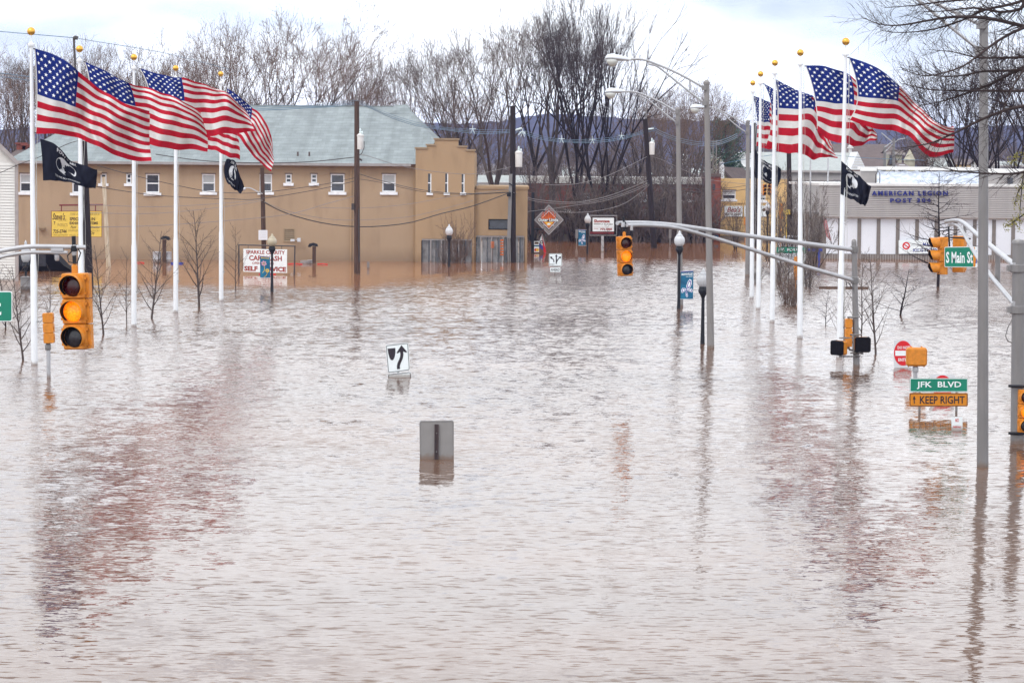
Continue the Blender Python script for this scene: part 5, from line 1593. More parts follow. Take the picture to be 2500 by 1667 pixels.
pow_flag([[(2054, 393), (2068, 406), (2084, 419), (2100, 433), (2114, 445), (2127, 457)],
          [(2053, 434), (2066, 438), (2082, 447), (2098, 460), (2110, 470), (2122, 480)],
          [(2052, 474), (2064, 480), (2078, 487), (2092, 493), (2102, 499), (2112, 504)]], dr[0] - .15, .12, .4, 'black flag with white emblem on the nearest right flagpole', eu=.36)
pow_flag([[(1842, 358), (1850, 374), (1862, 391), (1878, 398), (1894, 405), (1908, 413)],
          [(1843, 398), (1852, 406), (1864, 416), (1880, 426), (1894, 430), (1905, 436)],
          [(1843, 434), (1852, 437), (1864, 442), (1877, 448), (1888, 452), (1899, 456)]], dr[3] + .35, .12, .7, 'black flag crossing behind the fourth right flagpole', eu=.52)

# ------------------------------------------------------------------ street lights
def street_light(base, top_px, top_py, r0, r1, upper, lower, strut, lamp, label, lampk=1.0, mpole='concrete_pole', gr='tall grey street lights'):
    d = base.y
    tp = W(top_px, top_py, d)
    t = thing('street_light', label, 'street light', base, gr)
    ax = tp - base
    g = MB(); g.tube([base - ax * (2 / ax.length), base, base + ax * .5, tp], [r0, r0, (r0 + r1) / 2, r1], 14)
    part('pole', g, M[mpole], t, smooth=True)
    g = MB(); g.lathe([(r1 + .02, -.04), (r1 + .025, .03), (r1 * .7, .09), (.01, .11)], tp, 12); part('pole_cap', g, M[mpole], t, smooth=True)
    g = MB()
    for cv in (upper, lower):
        n = 12; pts = [W(*catmull(cv, i / n), d - .05) for i in range(n + 1)]
        g.tube(pts, .036 if cv is upper else .030, 8)
    a, b = strut; g.tube([W(*a, d - .05), W(*b, d - .05)], .03, 6)
    part('bracket_arm', g, M['galv_light'], t, smooth=True)
    for cv in (upper, lower):
        g = MB(); q = W(*cv[-1], d); g.box(q.x - .08, q.x + .05, d - .14, d + .1, q.z - .07, q.z + .07)
        part('arm_clamp', g, M['galv'], t)
    if lamp:
        (x0, y0), (x1, y1) = lamp
        a = W(x1, y1, d - .05); b = W(x0, y0, d - .05); Ln = (b - a).length; dx = (b - a).normalized()
        g = MB(); n = 16; secs = [(0, .045, .05, 0), (.10, .07, .07, .005), (.3, .13, .10, .01), (.5, .19, .13, .02), (.75, .20, .135, .03), (.92, .15, .11, .02), (1.0, .05, .05, 0)]
        for f, wy, hz_, up in secs:
            for j in range(n):
                an = 2 * math.pi * j / n
                zz = math.sin(an) * hz_ * lampk * (1 if math.sin(an) > 0 else .55)
                p = a + dx * (Ln * f) + Vector((0, math.cos(an) * wy * lampk, zz + up))
                g.v.append(tuple(p))
        for i in range(len(secs) - 1):
            for j in range(n):
                j2 = (j + 1) % n; g.f.append((i * n + j, i * n + j2, (i + 1) * n + j2, (i + 1) * n + j)); g.m.append(0)
        g.f.append(tuple(range(n))); g.m.append(0); g.f.append(tuple((len(secs) - 1) * n + j for j in reversed(range(n)))); g.m.append(0)
        hd = part('lamp_head', g, M['alu'], t, smooth='all')
        c0 = a + dx * (Ln * .72); g = MB()
        g.lathe([(.01, -.24 * lampk), (.08 * lampk, -.22 * lampk), (.15 * lampk, -.15 * lampk), (.19 * lampk, -.06 * lampk), (.18 * lampk, -.03 * lampk)], c0, 14)
        part('refractor_bowl', g, M['lens_clear'], hd, smooth='all')
        g = MB(); c1 = a + dx * (Ln * .55); g.lathe([(.04, .10 * lampk), (.04, .20 * lampk), (.01, .21 * lampk)], c1, 8); part('photocell', g, M['black_metal'], hd)
    return t
street_light(G(1735, 850), 1725, 204, .115, .080, [(1536, 145), (1570, 146), (1610, 160), (1660, 182), (1720, 215)], [(1583, 157), (1605, 163), (1640, 190), (1680, 222), (1721, 253)],
             ((1684, 198), (1685, 222)), ((1478, 143), (1540, 147)), 'nearest of the three grey lamp poles with an arm reaching left')
street_light(G(1661, 748), 1655, 268, .12, .085, [(1524, 224), (1550, 225), (1580, 235), (1615, 252), (1653, 274)], [(1558, 232), (1580, 243), (1605, 262), (1630, 283), (1653, 300)],
             ((1629, 263), (1630, 280)), ((1477, 226), (1527, 224)), 'middle of the three grey lamp poles with an arm reaching left', 1.15)
street_light(G(1825, 674), 1826, 298, .13, .095, [(1727, 262), (1745, 264), (1770, 276), (1797, 290), (1824, 304)], [(1748, 269), (1765, 278), (1785, 296), (1805, 312), (1823, 324)],
             ((1805, 298), (1806, 309)), ((1685, 264), (1728, 263)), 'farthest of the three grey lamp poles, close to the right flags', 1.3)
street_light(G(2399, 1140), 2402, 52, .112, .082, [(2180, -70), (2230, -28), (2278, 5), (2335, 32), (2396, 62)], [(2180, -52), (2214, -20), (2255, 12), (2320, 66), (2392, 124)],
             ((2336, 30), (2336, 74)), None, 'tallest grey pole in the right foreground with its arm leaving the top of the view', mpole='galv')
# far double lamp posts behind the hall
for (px, top, d, sgn, lab, lamp) in ((2182, 338, 235, 1, 'far grey lamp post with a short arm each way behind the hall', 1), (2160, 356, 236, 1, 'far shorter grey post joined to its taller neighbour behind the hall', 0)):
    b = W(px, 500, d); tp_ = W(px, top, d); b.z = 0
    t = thing('far_lamp_post', lab, 'street light', b, 'lamp posts behind the hall')
    g = MB(); g.tube([b, tp_], [.15, .12], 8); part('pole', g, M['galv'], t)
    g = MB()
    if lamp:
        g.tube([W(px - 22, 360, d), W(px, 344, d)], .05, 5); g.tube([W(px - 22, 372, d), W(px, 350, d)], .05, 5)
        g.tube([W(px, 350, d), W(px + 12, 341, d), W(px + 28, 338, d)], .05, 5); g.tube([W(px - 30, 325, d), W(px, 350, d)], .05, 5)
    else:
        g.tube([W(px, 362, d), W(px + 10, 353, d)], .05, 5)
    part('arm', g, M['galv_light'], t)

# ------------------------------------------------------------------ globe lamps
def globe_lamp(px, py_b, py_neck, py_top, label, banner=None, glob='globe', wreath=False, hidden_base=None, d=None):
    b = G(px, py_b)
    if d: b = W(px, py_b, d); b.z = 0
    d = b.y
    zn = W(px, py_neck, d).z; zt = W(px, py_top, d).z
    t = thing('globe_lamp', label, 'street lamp', b, 'black posts with pale globe lamps')
    g = MB(); g.lathe([(.075, -2), (.075, .0), (.062, .4), (.05, zn - .45), (.055, zn - .42), (.05, zn - .38), (.075, zn - .3), (.15, zn - .18), (.16, zn - .10), (.13, zn - .04), (.135, zn)], (b.x, d, 0), 14)
    part('post', g, M['black_metal'], t, smooth=True)
    H = zt - zn
    g = MB(); g.lathe([(.12, zn), (.185, zn + .12 * H), (.215, zn + .28 * H), (.215, zn + .42 * H), (.19, zn + .55 * H), (.135, zn + .66 * H), (.11, zn + .69 * H)], (b.x, d, 0), 18)
    gl = part('globe', g, M[glob], t, smooth='all')
    g = MB(); g.lathe([(.13, zn + .66 * H), (.14, zn + .70 * H), (.09, zn + .76 * H), (.05, zn + .82 * H), (.06, zn + .88 * H), (.03, zn + .95 * H), (.006, zt)], (b.x, d, 0), 14)
    part('globe_cap', g, M[glob], gl, smooth='all')
    return t, b
def town_banner(corners, d, design, label):
    S = quadS(*corners, d)
    g = MB(); n = 8
    g.prism(S, [(0, 0), (1, 0), (1, 1), (0, 1)], 0, -.012)
    bo = solo('town_banner', g, M['banner_blue'], label, 'banner', S(.5, .5), 'blue town banners on lamp posts')
    g = MB(); g.patch(S, [(0, 0), (1, 0), (1, .035), (0, .035)], .005); part('top_band', g, M['banner_purple'] if design == 'butterfly' else M['banner_pink'], bo)
    if design == 'butterfly':
        g = MB(); put_text(g, S, 'MANVILLE', .07, .075, .93, .16, .006, bold=.03); part('lettering', g, M['sign_white'], bo); g = MB(); put_text(g, S, 'NEW JERSEY', .42, .19, .95, .235, .006, bold=.01); part('lettering', g, M['sign_white'], bo)
        g = MB(); h_ = MB()
        wings = [[(.50, .66), (.46, .52), (.56, .38), (.72, .29), (.86, .34), (.88, .46), (.80, .56), (.64, .64)],
                 [(.50, .68), (.68, .63), (.88, .62), (.97, .70), (.90, .76), (.70, .73)],
                 [(.48, .66), (.34, .60), (.14, .60), (.04, .68), (.12, .78), (.34, .72)],
                 [(.48, .70), (.56, .78), (.60, .88), (.52, .93), (.42, .88), (.40, .76)]]
        for wg in wings:
            g.prism(S, wg, .006, .003)
            cu = sum(p[0] for p in wg) / len(wg); cv = sum(p[1] for p in wg) / len(wg)
            h_.prism(S, scale_poly(wg, (.74, .80), (cu, cv)), .008, .0062)
            g.prism(S, scale_poly(wg, (.42, .52), (cu, cv)), .0105, .0085)
        h_.prism(S, [(.46, .60), (.52, .60), (.51, .80), (.47, .80)], .011, .009)
        part('butterfly_print', g, M['sign_white'], bo); part('butterfly_outline', h_, M['banner_purple'], bo)
    else:
        for (cu, cv, R, mt_, cm) in ((.38, .34, .26, 'banner_pink', 'banner_gold'), (.72, .66, .19, 'banner_gold', 'banner_pink')):
            g = MB()
            for i in range(6):
                a = i * math.pi / 3 + .3
                g.prism(S, circ(S, cu + R * .8 * math.cos(a) * .9, cv + R * .8 * math.sin(a) * S.w / S.h * .9, R * S.w * .38, 8), .006 + i * .0005, .003)
            part('flower_print', g, M[mt_], bo)
            g = MB(); g.patch(S, circ(S, cu, cv, R * S.w * .25, 8), .013); part('flower_centre', g, M[cm], bo)
        g = MB(); band(g, S, [(.70, .74), (.66, .84), (.52, .92), (.36, .95)], .04); band(g, S, [(.40, .46), (.46, .58), (.40, .68), (.24, .76)], .04); put_text(g, S, 'MANVILLE', .10, .06, .90, .13, .006, bold=.02)
        part('stem_print', g, M['banner_gold'], bo)
    # thin rods that hold it
    g = MB(); a, b = S(0 if design != 'flower' else 1, .01), S(1 if design != 'flower' else 0, .01)
    for v in (.01, .99):
        p, q = S(-.14, v), S(1.0, v)
        if design == 'flower' or 'moth' in label: p, q = S(0, v), S(1.14, v)
        g.tube([p, q], .012, 5)
    part('banner_rod', g, M['alu'], bo)
globe_lamp(1657, 754, 601, 563, 'globe lamp on black post carrying the butterfly banner, right of centre')
globe_lamp(1715, 840, 700, 655, 'clear globed lamp tucked against the tall grey lamp pole', glob='globe_clear')
globe_lamp(664, 712, 601, 570, 'cream globed lamp in front of the car wash sign', glob='globe_warm')
globe_lamp(1096, 652, 575, 547, 'globe lamp standing before the stepped parapet shop')
globe_lamp(1434, 620, 545, 520, 'globe lamp left of the Showcase sign, with a blue banner')
globe_lamp(63, 700, 640, 586, 'grey globe lamp behind the left signal arm', glob='globe_clear', d=118)
globe_lamp(1872, 660, 515, 492, 'distant globe lamp half hidden among the right flagpoles', d=190)
dbn = G(1657, 754).y
town_banner([(1662, 662), (1693, 660), (1692, 731), (1661, 731)], dbn - .02, 'butterfly', 'blue MANVILLE banner with white and purple butterfly on the right lamp post')
town_banner([(635, 624), (659, 626), (660, 679), (635, 679)], G(664, 712).y - .02, 'flower', 'blue banner with pink and yellow flowers on the lamp by the car wash sign')
town_banner([(1412, 560), (1430, 561), (1430, 600), (1412, 600)], G(1434, 620).y - .02, 'butterfly', 'small far blue banner with a white moth shape left of the Showcase sign')

# ------------------------------------------------------------------ traffic signals
DS = 37.0
# left mast arm enters from outside the left edge
t = thing('signal_mast', 'grey double tube signal arm entering from the left edge', 'signal arm', G(-260, 1400))
g = MB()
n = 16
cv = [(-330, 760), (-160, 655), (-60, 622), (0, 613), (60, 603), (110, 602), (209, 604)]
g.tube([W(*catmull(cv, i / n), DS) for i in range(n + 1)], .032, 12)
part('upper_tube', g, M['galv_light'], t, smooth=True)
g = MB(); cv = [(-330, 830), (-160, 700), (-60, 646), (0, 628), (60, 617), (110, 616), (165, 617)]
g.tube([W(*catmull(cv, i / n), DS) for i in range(n + 1)], .026, 12)
part('lower_tube', g, M['galv_light'], t, smooth=True)
g = MB(); q = W(181, 610, DS); g.lathe([(.028, -.08), (.034, -.06), (.034, .06), (.028, .07)], q, 12); part('arm_clamp', g, M['galv_light'], t, smooth=True)
g = MB(); q = W(139, 628, DS); g.lathe([(.022, -.05), (.032, -.03), (.034, .03)], q, 12); part('arm_plug', g, M['galv_light'], t, smooth=True)
g = MB(); g.box(W(125, 610, DS).x, W(155, 610, DS).x, DS - .035, DS + .035, W(140, 613, DS).z, W(140, 606, DS).z)
part('arm_sleeve', g, M['galv_light'], t, smooth=True)
g = MB(); q = W(-330, 790, DS); g.tube([(q.x, DS, -2), (q.x, DS, q.z + .6)], [.12, .10], 12); part('mast', g, M['galv'], t, smooth=True)
q = W(181, 667, DS)
signal_head((q.x - .0, q.y - .07, q.z), rad(-9), rad(-1.9), .99, 'large yellow traffic signal with amber lit, hanging in the left foreground', strip=1)
# part of a street name sign at the left edge
S = quadS((-220, 711), (30, 711), (30, 785), (-220, 785), DS - .05)
g = MB(); g.prism(S, rrect(S, r=.03), 0, -.006)
so = solo('street_name_sign', g, M['sign_white'], 'green street name sign cut off by the left edge', 'street sign', S(.5, .5))
g = MB(); g.prism(S, rrect(S, .008, .03, .992, .97, r=.025), .004, .001); part('green_field', g, M['sign_green'], so)
g = MB(); put_text(g, S, 'S Main St', .06, .2, .893, .8, .006, bold=.02); part('lettering', g, M['sign_white'], so)
# small signal on a post behind it
b = G(120, 922); D1 = b.y
t = thing('signal_post', 'thin grey post holding a narrow yellow signal at the left edge', 'signal post', b)
g = MB(); z = W(118, 838, D1).z; g.tube([(b.x, D1, -1.5), (W(118, 838, D1).x, D1, z)], .052, 10); part('post', g, M['galv_light'], t, smooth=True)
g = MB(); g.lathe([(.07, -.16), (.08, -.12), (.08, -.02), (.05, .02)], W(117, 840, D1), 12); part('post_collar', g, M['galv'], t, smooth=True)
def side_signal(px, py0, py1, wpx, d, label, tilt=0):
    top = W(px, py0, d); bot = W(px, py1, d); h = top.z - bot.z; w = wpx / ppm(d)
    t = thing('side_signal', label, 'traffic light', top, 'narrow yellow signals seen from the side')
    ORG[t.name] = Vector((0, 0, 0)); t.rotation_euler = (0, tilt, 0)
    for i in range(3):
        g = MB(); z1 = -h * i / 3; z0 = z1 - h / 3 + .008
        g.bbox(-w / 2, w / 2, -.10, .14, z0, z1, .02)
        part('housing_section', g, M['signal_yellow'], t)
    g = MB()
    for i in range(3):
        z = -h * (i + .5) / 3; g.box(w / 2 + .001, w / 2 + .02, -.03, .03, z - .03, z + .03)
    part('door_hinge', g, M['signal_yellow'], t)
    g = MB(); g.lathe([(.03, .001), (.035, .05), (.02, .07)], (0, .02, 0), 10); g.lathe([(.02, -.06), (.03, -.001)], (0, .02, -h), 10); part('end_fitting', g, M['galv'], t)
    return t
side_signal(117, 764, 838, 25, D1 - .05, 'narrow yellow signal turned away on the thin post at left', rad(-2.5))
# mast arm right of centre
b = G(2091, 896); D2 = b.y
t = thing('signal_mast', 'grey signal mast with two long converging arms reaching left to the amber signal', 'signal mast', b)
top = W(2085, 592, D2)
g = MB(); g.tube([(b.x, D2, -2), tuple(b), tuple(top)], [.098, .096, .074], 16); g.lathe([(.074, -.02), (.07, .04), (.05, .08), (.012, .10)], top, 12); part('mast', g, M['galv'], t, smooth=True)
def arm_curve(cv, dnear, dfar, r, n=18):
    g = MB(); pts = []
    for i in range(n + 1):
        f = i / n; x, y = catmull(cv, f); pts.append(W(x, y, dfar + (dnear - dfar) * f))
    rs = [r[0] + (r[1] - r[0]) * i / n for i in range(n + 1)]
    g.tube(pts, rs, 12); return g
DF = 71.6
part('upper_arm', arm_curve([(1507, 545), (1560, 544), (1640, 549), (1740, 563), (1850, 579), (1960, 594), (2080, 609)], D2 - .05, DF, (.055, .066)), M['galv_light'], t, smooth=True)
part('lower_arm', arm_curve([(1530, 550), (1580, 550), (1650, 556), (1740, 580), (1850, 614), (1960, 649), (2082, 684)], D2 - .05, DF, (.046, .062)), M['galv_light'], t, smooth=True)
g = MB(); g.tube([W(1700, 558, D2 - 2.5), W(1700, 570, D2 - 2.5)], .06, 8); q = W(1542, 552, DF); g.lathe([(.035, -.12), (.04, -.08), (.04, .02)], q, 10)
q = W(1521, 548, DF); g.lathe([(.05, -.07), (.055, .0), (.045, .06)], q, 10); part('arm_fitting', g, M['galv_light'], t, smooth=True)
for py in (609, 684):
    g = MB(); q = W(2086, py, D2); g.lathe([(.10, -.10), (.11, -.09), (.11, .09), (.10, .10)], q, 14)
    for k in range(4): g.box(q.x - .09 + .055 * k, q.x - .06 + .055 * k, D2 - .125, D2 - .105, q.z - .07, q.z + .07)
    part('arm_clamp', g, M['galv'], t)
g = MB(); g.tube([W(2064, 681, D2 - .1), W(2068, 700, D2 - .1), W(2078, 712, D2 - .1), W(2076, 694, D2 - .1), W(2070, 690, D2 - .1), W(2084, 706, D2 - .1)], .012, 5); part('loose_cable', g, M['wire_black'], t)
for py, x0, x1 in ((774, 2069, 2098), (817, 2076, 2104), (825, 2049, 2084), (862, 2076, 2104), (870, 2050, 2100)):
    g = MB(); g.tube([W(x0, py, D2 - .16), W(x1, py, D2 - .12)], .022, 8); part('signal_bracket', g, M['galv'], t, smooth=True)
g = MB(); g.tube([W(2072, 848, D2 - .1), W(2074, 853, D2 - .1), W(2084, 856, D2 - .1)], .03, 8); part('signal_elbow', g, M['galv'], t, smooth=True)
g = MB(); g.tube([W(2084, 820, D2 - .14), W(2084, 862, D2 - .14)], .035, 8)
part('bracket_upright', g, M['galv'], t, smooth=True)
q = W(1521, 577, DF)
signal_head((q.x + .05, q.y, q.z), rad(9), rad(-3), 1.0, 'smaller yellow traffic signal with amber lit under the long arm right of centre', strip=-1)
side_signal(2072, 778, 847, 17, D2 - .05, 'narrow yellow signal turned away on the grey signal mast')
q = W(2047, 849, D2 - .25); ped_head((q.x, q.y, q.z), rad(-48), .92, 'pedestrian signal with black hood turned left, on the signal mast')
q = W(2106, 841, D2 - .3); ped_head((q.x, q.y, q.z), rad(-3), .96, 'pedestrian signal showing its square black hood, right of the signal mast')
# right foreground mast
b = G(2484, 1082); D3 = b.y
t = thing('signal_mast', 'thick grey signal mast at the right edge with a bent double arm', 'signal mast', b)
top = W(2487, 592, D3)
g = MB(); g.tube([(b.x, D3, -2), tuple(b), tuple(top)], [.150, .146, .128], 20); part('mast', g, M['galv'], t, smooth=True)
g = MB(); g.lathe([(.142, -.03), (.142, .01), (.12, .05), (.02, .07)], top, 18); part('mast_cap', g, M['galv'], t, smooth=True)
DE = 67.0
part('upper_arm', arm_curve([(2309, 541), (2334, 538), (2352, 544), (2380, 568), (2410, 593), (2440, 618), (2478, 648)], D3 - .1, DE, (.045, .062)), M['galv_light'], t, smooth=True)
part('lower_arm', arm_curve([(2317, 549), (2334, 549), (2348, 562), (2375, 610), (2405, 655), (2440, 699), (2476, 742)], D3 - .1, DE, (.036, .052)), M['galv_light'], t, smooth=True)
g = MB(); g.tube([W(2436, 615, 58), W(2436, 690, 58)], .055, 8); part('arm_strut', g, M['galv'], t, smooth=True); g = MB(); g.tube([W(2355, 548, 64.5), W(2356, 570, 64.5)], .035, 8); part('arm_strut', g, M['galv'], t, smooth=True)
for py in (655, 756):
    g = MB(); q = W(2485, py, D3); g.lathe([(.165, -.08), (.172, -.07), (.172, .07), (.165, .08)], q, 18); g.box(q.x - .22, q.x - .15, D3 - .08, D3 + .08, q.z - .06, q.z + .06)
    part('arm_collar', g, M['galv'], t)
g = MB(); g.tube([W(2470, 782, D3 - .15), W(2460, 800, D3 - .15), W(2455, 820, D3 - .15), W(2460, 832, D3 - .15), W(2470, 837, D3 - .1)], .012, 6); part('drop_cable', g, M['galv'], t)
for py in (942, 1057):
    g = MB(); g.tube([W(2462, py, D3 - .2), W(2500, py + 1, D3 - .2), W(2530, py + 1, D3 - .2)], .028, 8); g.lathe([(.16, -.02), (.165, 0), (.16, .02)], W(2484, py + 1, D3), 16)
    part('signal_bracket', g, M['black_metal'], t)
q = W(2504, 951, D3 - .2); signal_head((q.x, q.y, q.z), rad(4), 0, .83, 'yellow signal with amber lit, cut off by the right edge', hanger=False)
# signals and name sign on that arm
q = W(2298, 579, DE)
signal_head((q.x - .02, q.y, q.z), rad(-82), 0, .88, 'yellow signal facing left at the end of the right arm beside its street sign', lit=0, hanger=False, hood=.27)
q = W(2345, 576, DE + .5)
signal_head((q.x, q.y, q.z), rad(150), 0, .86, 'yellow signal turned away behind the S Main St sign', lit=0, hanger=False)
g = MB(); g.tube([W(2306, 580, DE), W(2322, 580, DE), W(2346, 581, DE), W(2370, 583, DE)], .02, 8); g.tube([W(2316, 553, DE), W(2317, 580, DE), W(2318, 602, DE)], .022, 8)
g.tube([W(2313, 560, DE), W(2303, 566, DE - .05), W(2301, 572, DE), W(2308, 575, DE), W(2314, 570, DE)], .014, 5)
solo('signal_hanger', g, M['black_metal'], 'dark hanger and looped cable joining the two signals to the right arm', 'bracket', W(2316, 580, DE))
S = quadS((2306, 603), (2385, 602), (2386, 653), (2306, 652), DE - .25)
g = MB(); g.prism(S, rrect(S, r=.03), 0, -.006)
so = solo('street_name_sign', g, M['sign_white'], 'green S Main St sign hanging on the right arm', 'street sign', S(.5, .5))
g = MB(); g.prism(S, rrect(S, .012, .03, .875, .97, r=.02), .004, .001); part('green_field', g, M['sign_green'], so)
g = MB(); g.prism(S, [(.88, .03), (.935, .03), (.98, .5), (.935, .97), (.88, .97)], .004, .001); part('orange_field', g, M['sign_orange'], so)
g = MB(); g.prism(S, [(.945, .2), (.985, .2), (.985, .8), (.945, .8), (.975, .5)], .006, .0045); part('blue_field', g, M['ink_blue'], so)
g = MB(); put_text(g, S, 'S Main St', .045, .24, .865, .80, .006, bold=.025); part('lettering', g, M['sign_white'], so)
# far signals by the yellow shop
for px, py, lab in ((1866, 450, 'far small yellow signal left one of a pair between flagpoles'), (1880, 450, 'far small yellow signal right one of a pair between flagpoles')):
    q = W(px, py, 185); signal_head((q.x, q.y, q.z), rad(20 if px < 1870 else -25), 0, .72, lab, lit=0, hanger=False, group='far pair of yellow signals')

# ------------------------------------------------------------------ road signs
def sign_on_post(name, cat, corners, d, label, face, r=.04, post_px=None, post_bot=None, postm='galv', pr=.03, group=None, back=False, t_=.006):
    S = quadS(*corners, d)
    c = S(.5, 1)
    root = thing(name, label, cat, (c.x, d, 0), group)
    g = MB(); g.prism(S, rrect(S, r=r), 0, -t_); p = part('sign_plate', g, M[face], root)
    if post_px is not None:
        q = W(post_px, corners[3][1], d)
        g = MB(); top_ = W(post_px, corners[0][1] + (8 if not back else 6), d)
        yo = d + .03 if not back else d - .03
        g.box(q.x - pr, q.x + pr, yo - .02 + (0 if not back else 0), yo + .02, -1.6, top_.z); part('post', g, M[postm], root)
    return root, p, S
# back of a sign, nearest
d = G(1066, 1121).y
root, p, S = sign_on_post('road_sign', 'road sign', [(1024, 1027), (1108, 1026), (1108, 1127), (1025, 1127)], d, 'grey back of a square road sign with a dark post, nearest in the water', 'sign_back', .045)
q = S(.5, .1); g = MB(); zt_ = S(.5, .085).z
g.box(q.x - .040, q.x - .022, d - .045, d - .008, -1.6, zt_); g.box(q.x + .022, q.x + .040, d - .045, d - .008, -1.6, zt_); g.box(q.x - .022, q.x + .022, d - .020, d - .008, -1.6, zt_)
part('post', g, M['sign_post'], root)
g = MB(); g.lathe([(.012, 0), (.012, .03)], (q.x, d - .02, S(.5, .3).z), 8, axis='y'); g.lathe([(.012, 0), (.012, .03)], (q.x, d - .02, S(.5, .75).z), 8, axis='y'); part('bolt', g, M['galv'], root)
g = MB(); border(g, S, .012, .012, .035, .005); part('rim', g, M['galv'], root)
# keep right
d = G(972, 921).y
root, p, S = sign_on_post('road_sign', 'road sign', [(941, 842), (997, 836), (1001, 904), (947, 911)], d, 'white keep right sign with curved black arrow, tilted in the water', 'sign_white', .05, 972)
g = MB(); border(g, S, .014, .014, .04); part('border', g, M['sign_black'], root)
g = MB(); sh_ = [(.08, .14), (.42, .14), (.41, .30), (.36, .46), (.30, .54), (.24, .565), (.18, .54), (.13, .46), (.09, .30)]
g.patch(S, sh_, .006); part('island_symbol', g, M['sign_black'], root)
g = MB(); band(g, S, [(.49, .90), (.49, .80), (.53, .70), (.60, .60), (.66, .50), (.685, .40), (.68, .28)], .135); g.patch(S, [(.69, .065), (.925, .33), (.86, .345), (.76, .30), (.60, .30), (.50, .345), (.455, .32)], .006)
part('arrow', g, M['sign_black'], root)
S2 = quadS((947, 913), (1003, 907), (1005, 935), (949, 941), d - .01)
g = MB(); g.prism(S2, rrect(S2, r=.04), 0, -.006); lo = part('lower_plate', g, M['sign_white'], root)
g = MB(); border(g, S2, .012, .014, .03); part('border', g, M['sign_black'], lo)
# lane use ahead sign
d = G(1355, 672).y
root, p, S = sign_on_post('road_sign', 'road sign', [(1340, 619), (1372, 619), (1372, 650), (1340, 650)], d, 'white sign with three black arrows over an AHEAD plate', 'sign_white', .05, 1355, pr=.035)
g = MB(); border(g, S, .014, .016, .05); part('border', g, M['sign_black'], root)
g = MB(); band(g, S, [(.57, .82), (.57, .55), (.57, .24)], .085); g.patch(S, [(.57, .06), (.68, .24), (.46, .24)], .006)
band(g, S, [(.60, .66), (.66, .50), (.80, .36)], .075); g.patch(S, [(.93, .22), (.90, .42), (.72, .28)], .006)
band(g, S, [(.38, .68), (.37, .52), (.30, .42), (.20, .35)], .075); g.patch(S, [(.06, .26), (.26, .24), (.20, .46)], .006); part('arrow', g, M['sign_black'], root)
g = MB(); put_text(g, S, 'ONLY', .04, .80, .44, .90, .006, bold=.02); part('lettering', g, M['sign_black'], root)
S2 = quadS((1343, 653), (1368, 653), (1368, 664), (1343, 664), d)
g = MB(); g.prism(S2, rrect(S2, r=.03), 0, -.006); lo = part('lower_plate', g, M['sign_white'], root)
g = MB(); put_text(g, S2, 'AHEAD', .07, .20, .93, .82, .006, bold=.02); part('lettering', g, M['sign_black'], lo)
# do not enter
d = 76.0
root, p, S = sign_on_post('road_sign', 'road sign', [(2182, 830), (2226, 830), (2226, 897), (2182, 897)], d, 'red DO NOT ENTER sign behind the yellow signal box', 'print_white', .05, 2203)
S.w = S.h = max(S.w, S.h) 
S = quadS((2182, 831), (2228, 831), (2228, 893), (2182, 893), d)
g = MB(); el = [(.5 + .49 * math.cos(2 * math.pi * i / 32), .5 + .49 * math.sin(2 * math.pi * i / 32)) for i in range(32)]
g.prism(S, el, .006, .001); part('red_disc', g, M['sign_red'], root)
g = MB(); g.patch(S, [(.08, .40), (.92, .40), (.92, .60), (.08, .60)], .010); part('white_bar', g, M['sign_white'], root); g = MB(); put_text(g, S, 'DO NOT', .20, .22, .86, .34, .010, bold=.02); part('lettering', g, M['sign_white'], root); g = MB(); put_text(g, S, 'ENTER', .24, .70, .80, .82, .010, bold=.02); part('lettering', g, M['sign_white'], root)
# second one hidden behind the JFK BLVD sign
d = 66.0
root, p, S = sign_on_post('road_sign', 'road sign', [(2271, 914), (2331, 914), (2331, 975), (2271, 975)], d, 'top of another red round sign showing over the JFK BLVD sign', 'print_white', .05, 2301)
g = MB(); g.prism(S, [(.5 + .40 * math.cos(2 * math.pi * i / 32), .5 + .47 * math.sin(2 * math.pi * i / 32)) for i in range(32)], .006, .001); part('red_disc', g, M['sign_red'], root)
# yellow pedestrian box (back) on post
d = 69.0
q = W(2237, 870, d - .1)
t = thing('signal_box', 'yellow signal box seen from behind on a short grey post', 'pedestrian signal', (q.x, d, 0), 'yellow pedestrian signal boxes')
x0_, z0_ = xz(2211, 893, d); x1_, z1_ = xz(2262, 848, d)
g = MB(); g.bbox(x0_, x1_, d - .16, d + .04, z0_, z1_, .05); part('case', g, M['signal_yellow'], t)
g = MB(); g.bbox(x0_ + .03, x1_ - .03, d - .19, d - .162, z0_ + .03, z1_ - .03, .035); part('case_back', g, M['signal_yellow'], t)
g = MB(); 
for f in (.25, .75): g.lathe([(.022, 0), (.022, .035)], (x0_ + (x1_ - x0_) * f, d - .05, z1_ - .005), 8)
for f in (.12, .5, .88): g.lathe([(.016, -.03), (.016, .004)], (x0_ + (x1_ - x0_) * f, d - .05, z0_), 8)
part('fastener', g, M['signal_yellow'], t)
g = MB(); g.lathe([(.075, z0_ - .16), (.08, z0_ - .14), (.08, z0_ - .04), (.06, z0_ - .002)], (q.x, d, 0), 12); g.lathe([(.058, -1.5), (.055, z0_ - .15)], (q.x, d, 0), 12); part('post', g, M['galv_light'], t, smooth=True)
